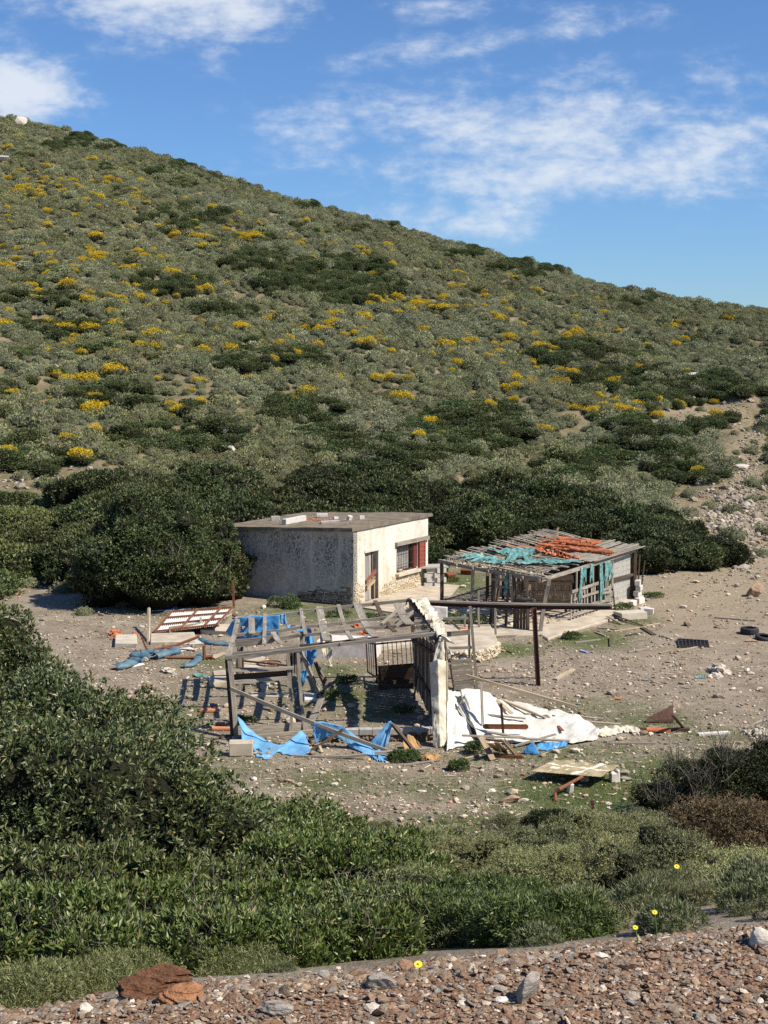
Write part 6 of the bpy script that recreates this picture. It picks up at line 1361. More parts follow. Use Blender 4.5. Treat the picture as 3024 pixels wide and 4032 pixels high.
m = MB(); m.add([z7(1300, 470, .0), z7(1425, 420, .0), z7(1418, 320, .4), z7(1370, 355, .42)], [(0, 1, 2, 3)]); o = m.build('side_sheet', M_concpale, fp); s_ = o.modifiers.new('t', 'SOLIDIFY'); s_.thickness = .02
board(z7(1440, 265, -.02), z7(1432, 262, .0) + Vector((0, 0, 1.05)), .08, .08, M_rust, 'rusty steel stake standing behind the framed panel', 'stake', 'stake', up=(0, -1, 0))
o = cloth('speckled_sheet', [z7(640, 182, .05), z7(720, 195, .08), z7(820, 240, .04)], [z7(556, 292, .02), z7(690, 295, .02), z7(832, 290, .02)], 20, 10, simple('white_blue_speckled', (.10, .17, .40), (.78, .80, .85), 22, .6, .3, .1), seed=50, fold=.02); tag(o, 'white sheet speckled with blue lying at the edge of the dark tree', 'sheet')
board(z7(556, 292, .03), z7(592, 235, .03), .04, .04, M_white, 'white lath standing against the speckled sheet', 'lath', 'lath'); board(z7(860, 290, .03), z7(970, 265, .03), .35, .02, M_corr, 'small grey sheet behind the framed panel', 'sheet_scrap', 'sheet')
for i, (a, b, c, d_, h_, mt, lb) in enumerate((((530, 665), (1035, 650), (1010, 545), (540, 560), .1, M_porch, 'wide cracked pale slab in front of the framed panel'), ((140, 700), (385, 700), (385, 592), (150, 600), .16, M_concpale, 'thick whitish block slab at the far left of the yard'), ((1085, 545), (1420, 560), (1400, 478), (1110, 488), .14, M_concpale, 'pale slab under the left end of the blue tarpaulin'),
                              ((860, 660), (1140, 655), (1090, 585), (1010, 600), .05, M_corr, 'thin grey sheet piece between the rusty beams'), ((300, 915), (470, 885), (460, 872), (330, 880), .05, M_white, 'white strip of plaster under the blue grey pipe'), ((770, 740), (1030, 725), (960, 690), (840, 690), .04, M_white, 'broken white sheet below the rusty beams'),
                              ((1190, 1120), (1360, 1110), (1370, 1020), (1160, 1050), .12, M_porch, 'tan flat rock slab left of the corner post'), ((1230, 1000), (1370, 1000), (1370, 945), (1210, 960), .04, M_porch, 'thin paving piece left of the corner post'))):
    m = MB(); m.prism([z7(*a)[:2], z7(*b)[:2], z7(*c)[:2], z7(*d_)[:2]], -.03, h_); m.v = [(x + random.uniform(-.03, .03), y + random.uniform(-.03, .03), z) for x, y, z in m.v]; tag(m.build('slab', mt, bevel=.015), lb, 'slab')
for i, (a, b, w_, lb) in enumerate((((495, 725, 0), (432, 570, .5), .09, 'rusty steel angle leaning upright at the left'), ((735, 695, .05), (1065, 570, .4), .1, 'long rusty beam slanting up to the right'), ((690, 800, .04), (1205, 800, .06), .09, 'rusty bar flat on the ground behind the bent pipe'), ((1118, 825, 0), (1115, 665, .5), .09, 'short rusty post standing beside the bent pipe'),
                                 ((530, 720, .04), (780, 660, .08), .06, 'thin rusty bar lying behind the blue grey pipe'), ((660, 690, .06), (1020, 722, .04), .05, 'rusty rod below the long slanting beam'), ((1105, 800, .06), (1210, 785, .1), .12, 'stub of rusty channel right of the short post'), ((1420, 330, .1), (1470, 350, .1), .12, 'rusty scrap behind the blue tarpaulin'))):
    board(z7(*a), z7(*b), w_, w_ * .5, M_rust, lb, 'steel_bar', 'steel bar', up=(0, -.3, 1))
board(z7(510, 640, 0), z7(520, 450, .1) + Vector((0, 0, .6)), .08, .08, M_woodpale, 'pale wooden stake standing between the slabs at the left', 'stake', 'stake', up=(0, -1, 0))
board(z7(1090, 505, .02), z7(1080, 470, .12) + Vector((0, 0, .35)), .07, .07, M_concpale, 'short pale stub standing at the corner of the slab', 'stub', 'stub', up=(0, -1, 0))
board(z7(1200, 805, .04), z7(1340, 745, .05), .22, .03, M_woodpale, 'fresh looking tan board left of the corner post')
M_pipe = simple('blue_grey_plastic', (.045, .085, .12), (.085, .15, .20), 3, .55, .35, .15, third=(.15, .20, .20))
for i, (pts, r, lb) in enumerate((([(340, 775), (450, 785), (560, 795)], .17, 'left length of split blue grey pipe'), ([(420, 745), (520, 738), (610, 742)], .13, 'blue grey pipe piece lying on top of the left length'), ([(565, 790), (690, 755), (815, 722)], .19, 'right length of split blue grey pipe with dark gashes'), ([(330, 820), (400, 835), (470, 840)], .13, 'small blue grey pipe piece in the middle of the pile'), ([(140, 905), (240, 890), (345, 850)], .18, 'lowest blue grey pipe piece at the left beside the tree'),
                            ([(885, 890), (970, 880), (1040, 830), (1075, 775)], .12, 'curled blue grey pipe piece near the short rusty post'), ([(1085, 600), (1140, 635), (1250, 650), (1400, 655)], .10, 'long pale pipe lying beneath the blue tarpaulin'))):
    m = MB(); P = [z7(x, y, r * .5) for x, y in pts]; n = 9; V = []; b = 0
    k = len(P); full = []
    for j in range((k - 1) * 5 + 1):
        t = j / 5; q = min(int(t), k - 2); full.append(P[q].lerp(P[q + 1], t - q))
    rings = []
    for j, p in enumerate(full):
        t = (full[min(j + 1, len(full) - 1)] - full[max(j - 1, 0)]).normalized(); s_ = t.cross(Vector((0, 0, 1))).normalized(); u_ = s_.cross(t)
        sq = .75 + .25 * math.sin(j * 1.3 + i)
        for a in range(n): an = math.radians(-75 + 330 * a / (n - 1) * (.72 + .1 * math.sin(j + i))); V.append(p + s_ * math.cos(an) * r + u_ * math.sin(an) * r * .7 * sq)
    fs = [(j * n + a, j * n + a + 1, (j + 1) * n + a + 1, (j + 1) * n + a) for j in range(len(full) - 1) for a in range(n - 1)]
    m.add(V, fs); o = m.build('plastic_pipe', M_pipe, smooth=True); s_ = o.modifiers.new('t', 'SOLIDIFY'); s_.thickness = .015; tag(o, lb, 'pipe')
heap('tile_heap', Z7, 150, 555, 60, 20, 90, .03, .11, M_clay, 'heap of orange tile shards at the far left beyond the big bush', 4, .15); heap('tile_heap', Z7, 360, 560, 30, 14, 40, .02, .08, M_clay, 'small pile of reddish shards right of the far left heap', 5, .1)
heap('sack_scrap', Z7, 740, 960, 60, 14, 30, .05, .16, M_palerock, 'pale crumpled sack remains on the stones left of the pergola', 6, .1, 'sack')
o = cloth('torn_netting', [z7(1010, 965, .08), z7(1070, 975, .05)], [z7(1015, 1010, .02), z7(1190, 1030, .02)], 14, 8, M_teal, seed=51, fold=.04, rag=.2); tag(o, 'teal scrap of netting on the ground left of the pergola', 'netting')
# shadows' strip: bricks on the ground left of the pergola
for i, (x, y, lb) in enumerate(((215, 1700, 'red brick on the ground just left of the corner post'), (60, 1490, 'red brick in the shadow left of the pergola'), (200, 1640, 'small orange shard between the two red bricks'), (1100, 1650, 'red tile lying behind the sill in the pergola'))):
    m = MB(); g = G(*Z3(x, y)); s_ = .5 if 'small' in lb else 1; m.box((g.x, g.y, g.z + .04), (.5 * s_, .16 * s_, .07), .03, jit=.01); tag(m.build('brick', M_clay, bevel=.01), lb, 'brick')
m = MB(); a = z7; p0 = GP(*Z3(460, 890), .12); m.bar(p0, GP(*Z3(970, 945), .06), .06, .05); tag(m.build('stick', M_wooddark), 'brown stick running to a rusty hoop inside the pergola', 'stick', )
m = MB(); c = GP(*Z3(770, 918), .06); m.tube([c + Vector((math.cos(a) * .36, math.sin(a) * .36, 0)) for a in np.linspace(0, 2 * math.pi, 25)], .025, 6, cap=False); tag(m.build('hoop', M_rust), 'rusty hoop lying flat inside the pergola', 'hoop')
for i, (q, h_, mt, lb) in enumerate((([(660, 1195), (780, 1180), (750, 1230), (670, 1245)], .1, M_conc, 'grey flat stone inside the pergola'), ([(1160, 1290), (1360, 1285), (1340, 1370), (1170, 1370)], .06, M_white, 'white flat slab inside the pergola under the leaning poles'), ([(540, 1270), (1000, 1290), (980, 1330), (560, 1320)], .05, M_porch, 'long pale paving strip inside the pergola'), ([(430, 905), (700, 850), (760, 960), (480, 1030)], .03, M_porch, 'pale paving seen between the rails of the pergola'))):
    m = MB(); m.prism([G(*Z3(*p))[:2] for p in q], -.02, h_); tag(m.build('slab', mt, bevel=.01), lb, 'slab')
# ------------------------------------------------------------------ things lying about the yard
def rock(name, loc, size, mat, label, seed, cat='rock', sub=3, flat=.6, group=None, rz=None, cuts=9, sink=.15):
    r_ = np.random.RandomState(seed); V, T = rock_verts(r_, sub, flat, cuts); V = V + fbm(V, 5, seed)[:, None] * V * .05
    V = V * np.array([size[0] * .62, size[1] * .62, size[2] * .58]) @ rotz(r_.uniform(-.5, .5) if rz is None else rz).T; V[:, 2] -= V[:, 2].min() * (1 - sink)
    o = bpy.data.objects.new(name, npmesh(name, V, T, mat)); COL.objects.link(o); o.location = loc; return tag(o, label, cat, group)
rock('boulder', G(*Z6(1558, 100)), (.62, .5, .62), M_brownrock, 'brown boulder alone on the track at the far right', 3, flat=.8)
def tyre(loc, label, tilt=(0, 0, 0), r=.3, w=.2):
    e = empty('tyre', loc, label, 'tyre'); e.rotation_euler = tilt; N = 36; prof = [(r * .62, 0), (r * .86, .0), (r * .97, .03), (r, .06), (r, w - .06), (r * .97, w - .03), (r * .86, w), (r * .62, w), (r * .58, w - .02), (r * .80, w - .04), (r * .82, .04), (r * .58, .02)]
    V = []; n = len(prof)
    for i in range(N):
        a = 2 * math.pi * i / N
        for j, (q, z) in enumerate(prof): k = q * (1 - (.02 if (i % 2 and j in (3, 4)) else 0)); V.append((math.cos(a) * k, math.sin(a) * k, z))
    Q = [((i * n + j), ((i + 1) % N) * n + j, ((i + 1) % N) * n + (j + 1) % n, i * n + (j + 1) % n) for i in range(N) for j in range(n)]
    o = bpy.data.objects.new('rubber', npmesh('rubber', np.array(V, float), np.array(Q), M_tire)); COL.objects.link(o); o.parent = e
    return e
tyre(G(*Z6(1512, 395)), 'black tyre lying flat on the track at the right edge', r=.31, w=.22); tyre(G(*Z6(1625, 440)), 'second tyre half sunk in the dirt, cut by the right edge of the picture', (.15, .1, 0), r=.3, w=.14)
rock('flat_stone', G(*Z6(1525, 455)), (.42, .25, .2), M_brownrock, 'flat brown stone in front of the two tyres', 4, flat=.4)
# broken black crate
cr = empty('broken_crate', G(*Z6(1060, 490)), 'broken black plastic crate lying as a flat lattice', 'crate')
def cq(s, t, l=.0): a, b, c, d_ = (GP(*Z6(*p), .03) for p in ((950, 500), (1190, 495), (1180, 455), (945, 440))); p = a.lerp(b, s).lerp(d_.lerp(c, s), t); p = p.copy(); p.z += l; return p
for i in range(9): PB('lattice_bar', cq(i / 8, 0, .0), cq(i / 8, 1, .03), .03, .05, mat=M_tire, par=cr)
for i in range(5): PB('lattice_bar', cq(0, i / 4, .02), cq(1, i / 4, .02), .03, .05, mat=M_tire, par=cr)
gb(Z6, 945, 530, 1135, 488, .07, M_woodpale, 'pale stick lying along the front of the black crate', name='stick', cat='stick'); gb(Z6, 800, 548, 900, 522, .09, M_woodtan, 'tan piece of wood left of the black crate', name='stick', cat='stick'); gb(Z5, 1270, 890, 1440, 795, .13, M_woodpale, 'tan wooden piece lying aslant right of the rusty pole', h=.05)
for a, b, lb, mt in (((440, 372), (690, 338), 'long pale pole on the grass below the thick slab', M_woodpale), ((690, 330), (800, 310), 'short fat pale pole end right of the thick slab', M_woodpale), ((130, 462), (330, 438), 'grey stick on the grass below the shed apron', M_wood), ((315, 348), (480, 360), 'first thin stick on the grass beside the apron', M_wood), ((290, 380), (370, 412), 'second thin stick on the grass beside the apron', M_woodpale), ((530, 408), (660, 385), 'dark stick right of the long pale pole', M_wooddark), ((550, 540), (720, 505), 'thin bent stick on the gravel left of the crate', M_wood), ((1230, 265), (1560, 290), 'thin pale stick far right on the track', M_wood), ((575, 446), (680, 438), 'green grey stick above the gravel', M_wood), ((800, 405), (900, 440), 'small grey stick left of the crate corner', M_wood)):
    gb(Z6, *a, *b, .05, mt, lb, name='stick', cat='stick', h=.04)
gb(Z6, 385, 255, 500, 315, .1, M_wood, 'grey board leaning off the corner of the shed floor', l0=.15); gb(Z6, 425, 240, 670, 330, .06, M_wooddark, 'long dark lath slanting down from the shed corner', l0=.12); gb(Z6, 655, 340, 755, 400, .16, M_wooddark, 'dark curved bark piece on the ground below the slab'); gb(Z6, 405, 490, 405, 420, .04, M_wooddark, 'dark twig standing up from the gravel', name='twig', cat='twig', l1=.05)
gb(Z5, 525, 765, 660, 748, .05, M_wood, 'thin stick right of the slatted gate', name='stick', cat='stick'); gb(Z5, 610, 540, 700, 600, .05, M_wooddark, 'dark lath sliding off the terrace corner'); gb(Z5, 640, 570, 800, 625, .10, M_woodpale, 'pale splintered board below the terrace corner'); gb(Z5, 760, 600, 870, 640, .04, M_wooddark, 'thin dark stick below the terrace corner', name='stick', cat='stick')
heap('white_bag', Z6, 1268, 710, 50, 26, 26, .10, .22, M_palerock, 'big whitish bundle lying on the gravel at the right', 8, .2, 'bundle')
o = cloth('torn_netting', [GP(*Z6(1100, 718), .08), GP(*Z6(1160, 722), .08)], [GP(*Z6(1075, 745), .02), GP(*Z6(1172, 742), .02)], 12, 8, M_teal, seed=60, fold=.05); tag(o, 'teal scrap beside the whitish bundle', 'netting')
o = cloth('plastic_scrap', [GP(*Z6(1470, 672), .1), GP(*Z6(1515, 668), .1)], [GP(*Z6(1465, 690), .02), GP(*Z6(1510, 692), .02)], 10, 6, M_wtarp, seed=61, fold=.05); tag(o, 'white plastic scrap on the gravel near the right edge', 'plastic scrap')
o = cloth('plastic_scrap', [GP(*Z6(1555, 1120), .1), GP(*Z6(1640, 1118), .14)], [GP(*Z6(1550, 1142), .02), GP(*Z6(1640, 1140), .02)], 12, 8, M_wtarp, seed=62, fold=.04); tag(o, 'rounded white plastic piece at the right edge above the pale stones', 'plastic scrap')
heap('stone_pile', Z6, 1590, 1190, 90, 30, 60, .04, .13, M_palerock, 'pile of pale stones at the right edge', 9, .1, 'pile'); gb(Z6, 1470, 1140, 1659, 1060, .06, M_wood, 'grey branch slanting up at the right edge above the pale stones', name='stick', cat='stick')
gb(Z6, 175, 525, 230, 540, .12, simple('blue_scrap', (.1, .12, .35), (.4, .42, .6), 9), 'small bluish scrap on the gravel right of the pole', name='scrap', cat='scrap'); gb(Z6, 630, 755, 750, 762, .08, M_teal, 'grey green strip on the gravel', name='scrap', cat='scrap', h=.01); gb(Z6, 445, 905, 490, 908, .14, M_clay, 'lone orange shard on the gravel above the tarpaulin tip', name='shard', cat='shard')
# fibreglass panel on a bent pipe
M_fib = Mt('yellowed_fibreglass', .55, .4); nf = M_fib.noise(3, 4, .6, 'World'); M_fib.col(M_fib.ramp(nf, [(.35, (.42, .33, .17)), (.65, (.56, .46, .28))])); M_fib.translucent((.5, .4, .22), .25); M_fib = M_fib.m
pn = empty('fibreglass_panel', G(2290, 3070), 'yellowed translucent panel crossed by pale strips, propped just above the grass', 'panel')
# corners: near left, far left, far right, near right
Pq = [GP(2088, 3036, .22), GP(2185, 2990, .22), GP(2436, 3014, .30), GP(2362, 3058, .28)]
def pq(s, t, l=0): p = Pq[0].lerp(Pq[3], s).lerp(Pq[1].lerp(Pq[2], s), t); p = p.copy(); p.z += l; return p
nu, nv = 96, 40; V = [pq(i / nu, j / nv, .015 * math.sin(i * .25) * math.sin(j * .28)) + Vector((0, random.uniform(-.015, .015) if j in (0, nv) else 0, 0)) - pn.location for i in range(nu + 1) for j in range(nv + 1)]
I = np.arange((nu + 1) * (nv + 1)).reshape(nu + 1, nv + 1); Q = np.stack([I[:-1, :-1], I[1:, :-1], I[1:, 1:], I[:-1, 1:]], -1).reshape(-1, 4)
o = bpy.data.objects.new('sheet', npmesh('sheet', np.array([v[:] for v in V]), Q, M_fib, smooth=True)); COL.objects.link(o); o.parent = pn; s_ = o.modifiers.new('t', 'SOLIDIFY'); s_.thickness = .01
M_strip = simple('pale_strip', (.60, .53, .38), (.78, .73, .60), 6)
o.data.materials.append(M_strip); mi_ = []
def near_seg(x, y, s0, t0, s1, t1, w_):
    ax, ay = (s1 - s0) * 2.0, t1 - t0; px_, py_ = (x - s0) * 2.0, y - t0; k = min(1, max(0, (px_ * ax + py_ * ay) / (ax * ax + ay * ay))); return math.hypot(px_ - k * ax, py_ - k * ay) < w_
for i in range(nu):
    for j in range(nv):
        x, y = (i + .5) / nu, (j + .5) / nv; wob = .012 * math.sin(i * .9) * math.cos(j * .7)
        k = near_seg(x, y, .60, .0, .76, 1.0, .075 + wob) or near_seg(x, y, .02, .66, .98, .50, .035 + wob) or (near_seg(x, y, .2, 0, .36, 1, .022 + wob) and j % 9 > 2)
        for (sx, sy, w_) in ((.2, .38, .11), (.42, .34, .08), (.34, .84, .08), (.55, .86, .07), (.86, .78, .06), (.74, .2, .05), (.58, .58, .1)): k = k or math.hypot((x - sx) * 1.7, (y - sy) * 1.3) < w_ * .75 + wob
        mi_.append(int(k))
o.data.polygons.foreach_set('material_index', mi_)
m = MB(); m.tube([G(2188, 3158, 0), GP(2186, 3122, .12), GP(2200, 3108, .2), GP(2292, 3058, .24)], .035, 8); m.build('bent_pipe', M_rust, pn)
m = MB(); g = G(2418, 3078); m.box((g.x, g.y, g.z + .11), (.2, .19, .22), .2, jit=.015); m.box((g.x + .06, g.y, g.z + .24), (.07, .16, .07), .2, jit=.01); tag(m.build('white_block', M_white, bevel=.02), 'white plastered block right of the yellowed panel', 'block')
m = MB(); g = G(2245, 3122); m.box((g.x, g.y, g.z + .1), (.13, .1, .24), .3, rx=.3, jit=.02); tag(m.build('white_block', M_white, bevel=.02), 'small white block leaning in the grass under the panel', 'block')
for i, (px, py, s_, mt, lb) in enumerate(((2005, 3160, (.38, .3, .25), M_brownrock, 'rounded tan stone on the grass left of the bent pipe'), (2462, 3072, (.25, .15, .15), M_greyrock, 'dark stone behind the white plastered block'), (2395, 3168, (.16, .12, .12), M_palerock, 'pale stone on the grass before the thorny bush'), (2105, 3208, (.17, .12, .18), M_rustrock, 'reddish stone in the grass left of the iron stake'),
                                  (1295, 3150, (.09, .08, .1), M_palerock, 'small pale stone left on the open ground'), (1855, 3180, (.1, .08, .1), M_palerock, 'small pale stone in the middle of the open ground'), (1660, 3120, (.2, .1, .1), M_palerock, 'flat pale stone below the thin laths'), (2285, 3098, (.08, .07, .1), M_palerock, 'yellowish stone right of the small white block'), (2060, 3160, (.22, .12, .12), M_palerock, 'long pale stone beside the rounded tan stone'),
                                  (2690, 2395, (.25, .2, .2), M_palerock, 'pale stone near the track above the tyres'), (2630, 2610, (.2, .15, .1), M_brownrock, 'brown stone on the gravel left of the whitish bundle'), (2700, 2712, (.25, .1, .1), M_greyrock, 'grey stone on the lower gravel'), (560, 2470, (.2, .15, .15), M_palerock, 'pale stone at the left edge of the yard'), (575, 2705, (.22, .2, .25), M_brownrock, 'orange brown stone left of the pergola shadow'),
                                  (2915, 2190, (.4, .3, .35), M_palerock, 'white stone beside the lone green bush on the rocky slope'), (2915, 1850, (.9, .6, .5), M_palerock, 'large white rock where the rocky gully meets the bushes'), (1130, 3080, (.2, .15, .12), M_brownrock, 'brown stone in front of the cement trough'), (2600, 1895, (.45, .4, .4), M_palerock, 'white rock in the bare strip above the thicket'),
                                  (18, 645, (1.4, 1, 1), M_palerock, 'white rock on the upper slope at the left edge'), (2760, 1490, (1.8, .8, .7), M_palerock, 'long pale ledge of rock at the top of the bare patch'), (1225, 1225, (.9, .5, .35), M_palerock, 'flat white stone in the upper middle of the hillside'), (920, 1790, (.7, .35, .3), M_palerock, 'pale block among the shrubs above the dark tree'), (1345, 1810, (.35, .3, .3), M_palerock, 'small whitish stone among the shrubs above the house'))):
    rock('stone', G(px, py) + Vector((0, 0, 0)), s_, mt, lb, 100 + i, 'rock', 2, .6)
for i, (x, y, rz_a, lb) in enumerate(((888, 1790, .5, 'white slab lying left among the shrubs on the slope above the tree'), (912, 1792, -.9, 'white slab standing right among the shrubs on the slope above the tree'), (893, 1725, .1, 'white slab highest among the shrubs above the tree'))):
    m = MB(); g = G(x, y); m.box((g.x, g.y, g.z + .35), (.38, .16, .26), rz_a, rx=.7 if i == 1 else .2); tag(m.build('white_slab', M_white), lb, 'slab')
p_ = W(82, 490, 180.0); p_.z = max(p_.z, tzs(p_.x, p_.y)); rock('stone', p_ - Vector((0, 0, .3)), (1.5, 1.0, 1.5), M_palerock, 'big white rock on the ridge at the far left', 177, 'rock', 2, .7)
# iron stake and rod
board(G(2343, 3262, -.1), PW((2331, 3150), G(2343, 3262).y), .06, .06, M_rustdark, 'rusty iron stake driven in by the scrub at lower right', 'iron_stake', 'stake', up=(0, -1, 0)); gb(Z6, 365, 1855, 640, 1795, .05, M_rust, 'rusty rod lying in the grass beside the thorny bush', name='iron_rod', cat='rod')
# green herbs
M_herb = leaf_mat('fresh_herb_leaf', [(0, (.05, .085, .025)), (.5, (.095, .14, .042)), (.9, (.15, .2, .065)), (1, (.28, .28, .12))], None, .5, .4, .25)
def herb(px, py, rx, rz_h, n, label, seed, L=.07, Wd=.03, mat=None, n_b=4):
    r_ = np.random.RandomState(seed); g = G(px, py); bl = [(r_.uniform(-.5, .5) * rx, r_.uniform(-.3, .3) * rx, rz_h * .3, rx * .55, rx * .4, rz_h * r_.uniform(.5, .8)) for _ in range(n_b)]
    V, Q = foliage(r_, bl, n * 2, 3, L, Wd, inner=.6, zmin=0, upb=.6); o = bpy.data.objects.new('green_herb', npmesh('green_herb', V, Q, mat or M_herb)); COL.objects.link(o); o.location = g; tag(o, label, 'plant')
for i, (px, py, rx, h, n, lb) in enumerate(((1100, 2392, .9, .55, 500, 'bright green herb clump at the foot of the stained wall'), (1150, 2398, .5, .3, 250, 'small green herbs beside the clump at the stained wall'), (1740, 2475, 1.0, .7, 600, 'leafy green clump behind the steel beam'), (1855, 2470, .9, .6, 500, 'leafy green clump by the thin rail posts'), (1795, 3035, .33, .3, 260, 'round dark green herb in front of the leaning pallet'), (1585, 3000, .55, .3, 350, 'green herbs at the foot of the low wall'), (1870, 2970, .35, .35, 200, 'weeds growing behind the leaning pallet'),
                                     (2260, 2515, .5, .3, 250, 'dark leafy weed at the edge of the shed apron'), (1365, 2690, .45, .25, 200, 'green weed on the ground in the pergola'), (2450, 2405, .6, .35, 260, 'weeds between the shed and the thick slab'), (2570, 2352, .6, .25, 220, 'low green weed outside the block stack'), (1290, 2760, .4, .35, 200, 'green weed at the foot of the leaning poles'), (960, 2850, .4, .3, 160, 'green weed behind the corner post'),
                                     (1600, 2800, .5, .12, 150, 'faint green weeds in the shaded pergola floor'), (1480, 2440, .6, .3, 200, 'green weeds along the porch edge'), (1330, 2430, .6, .35, 240, 'green weeds between the house and the bench'), (1780, 2290, .8, .25, 250, 'green weeds in the passage between house and shed'), (830, 2420, .5, .3, 200, 'weeds behind the framed panel'))):
    herb(px, py, rx * .85, h * .75, n, lb, 200 + i)

for i, (px, py, s_) in enumerate(((430, 2345, 1.0), (300, 2300, .7), (250, 2330, .6), (350, 2385, .5), (470, 2385, .45), (330, 2420, .4), (180, 2290, .6), (110, 2310, .5), (230, 2250, .55), (2870, 2215, .5), (2990, 2190, .5), (2720, 2185, .4), (2670, 2150, .45))):
    put('cushion_shrub', cush[i % 5], G(px, py, -.05), i * 1.3, (s_, s_, s_ * .85), 'low grey green cushion shrub between the left thicket and the tall mastic bush' if i < 9 else 'low cushion shrub in the rocky ground at the right', 'shrub', 'cushion shrubs at the left edge of the yard' if i < 9 else 'cushion shrubs on the rocky ground at the right')
# ------------------------------------------------------------------ bushes of the near slope
def near(name, px, D, z_off, bl, n, per, L, Wd, mat, label, seed, cat='bush', stem_n=20, stem_r=.02, twig=None, core=.8, **k):
    x = (px - 1512) / F * D * 1.006; g = Vector((x, D, tzs(x, D) + z_off)); return big_bush(name, g, None, bl, n, per, L, Wd, mat, label, cat, stem_n, stem_r, seed, core=core, twig=twig, **k)
def lobes(rx, ry, h, n, seed, top=.55):
    r = np.random.RandomState(seed); L = [(0, 0, h * .45, rx * .8, ry * .8, h * .55)]
    for i in range(n):
        a = 2 * math.pi * i / n + r.uniform(-.3, .3); q = r.uniform(.4, .75); L.append((math.cos(a) * rx * q, math.sin(a) * ry * q, h * r.uniform(.3, top), rx * r.uniform(.3, .45), ry * r.uniform(.3, .5), h * r.uniform(.3, .45)))
    return L
K = dict(dead=16, dlen=.34, dw=.6, lobes=.40, lf=4.2, inner=.34, spread=.7, upb=.6, holes=.28)
near('mastic_bush', 60, 19.5, 0, [(0, 0, 1.7, 1.1, 1.3, 1.6), (-1.2, 0, 1.9, 1.2, 1.2, 1.5), (.7, -.2, 1.3, .8, .9, 1.3), (-.35, .2, 3.0, .75, .8, .95), (1.25, .1, 1.1, .55, .6, 1.0), (1.45, -.1, 2.15, .38, .42, .5), (.45, 0, 2.5, .5, .5, .7), (.5, -.8, .5, 1.0, .7, .9)], 19000, 5, 0.08, 0.029, M_lentisk, 'tall mastic bush at the left edge reaching highest', 301, stem_n=46, stem_r=.03, **K)
near('mastic_bush', 285, 14.2, 0, [(0, 0, 1.3, 1.25, 1.2, 1.25), (-1.3, .1, 1.4, 1.1, 1.1, 1.2), (.62, 0, .85, .7, .9, .9), (.2, -.5, .6, .9, .8, .8), (.95, .2, .4, .42, .6, .5), (-.4, .1, 1.9, .7, .7, .75)], 15000, 5, 0.07, 0.025, M_lentisk, 'broad mastic bush in the middle of the left side', 302, stem_n=46, stem_r=.03, **K)
near('mastic_bush', 200, 10.2, -.1, [(0, 0, .9, 1.1, 1.0, .95), (-.9, 0, 1.0, .8, .9, .95), (.9, .1, .65, .7, .8, .7), (.2, -.5, .5, 1.0, .7, .6), (.7, -.6, .3, .7, .6, .55)], 11500, 6, 0.06, 0.022, M_lentisk, 'mastic bush low on the left behind the spiny clump', 303, stem_n=36, stem_r=.025, **K)
near('mastic_bush', 880, 10.6, -.1, lobes(1.35, 1.3, .75, 6, 8), 12500, 6, 0.06, 0.022, M_lentisk2, 'wide mastic bush above the red rock', 304, stem_n=30, stem_r=.02, **K)
near('mastic_bush', 980, 14.8, -.1, lobes(1.6, 1.6, .85, 6, 9), 11500, 6, 0.07, 0.025, M_lentisk2, 'mastic bush in the middle of the lower slope', 305, stem_n=30, stem_r=.02, **K)
near('mastic_bush', 1000, 19.8, -.2, lobes(1.7, 1.5, .85, 6, 10), 12000, 5, 0.08, 0.029, M_lentisk2, 'mastic bush bordering the yard below the trough', 306, stem_n=24, stem_r=.02, **K)
near('mastic_bush', 1470, 17.0, -.2, lobes(1.55, 1.4, .5, 6, 11), 11000, 5, 0.08, 0.029, M_lentisk2, 'mastic bush bordering the yard in the centre', 307, stem_n=24, stem_r=.02, **K)
near('mastic_bush', 1560, 12.6, -.1, lobes(1.2, 1.2, .45, 6, 12), 9500, 6, 0.07, 0.025, M_lentisk2, 'mastic bush in the centre of the near slope', 308, stem_n=24, stem_r=.02, **K)
near('mastic_bush', 1330, 8.7, -.1, lobes(.85, .8, .62, 6, 13), 7500, 6, 0.052, 0.019, M_lentisk2, 'mastic bush right above the gravel in the centre', 309, stem_n=20, stem_r=.014, **K)
near('mastic_bush', 260, 7.3, -.1, lobes(.75, .6, .62, 5, 14), 5200, 6, 0.052, 0.019, M_lentisk, 'small mastic bush at lower left beside the red rock', 310, stem_n=20, stem_r=.014, **K)
near('mastic_bush', 700, 7.9, -.15, lobes(.8, .7, .58, 5, 15), 5600, 6, 0.052, 0.019, M_lentisk, 'mastic bush directly behind the red rock', 311, stem_n=20, stem_r=.014, **K)
for i, (px, D, rx, h, lb) in enumerate(((180, 5.9, .4, .40, 'little mastic bush just left of the red rock'), (800, 5.75, .34, .26, 'lowest little mastic bush at the right side of the red rock'), (1120, 5.85, .32, .24, 'lowest little mastic bush behind the slanting stones'), (1420, 6.0, .32, .24, 'lowest little mastic bush left of the centre daisy'), (380, 5.7, .3, .26, 'lowest little mastic bush left of the red rock'), (-60, 5.9, .35, .4, 'little mastic bush cut by the left edge'), (520, 6.35, .4, .4, 'little mastic bush rising directly behind the red rock'), (980, 6.5, .5, .36, 'little mastic bush right of the red rock'), (1280, 6.9, .45, .34, 'little mastic bush behind the flat stones in the centre'), (1560, 6.6, .42, .3, 'little mastic bush left of the yellow daisy'))):
    near('mastic_bush', px, D, -.06, lobes(rx, rx * .85, h, 5, 320 + i), 3600, 6, .045, .016, M_lentisk2, lb, 330 + i, stem_n=16, stem_r=.01, **K)
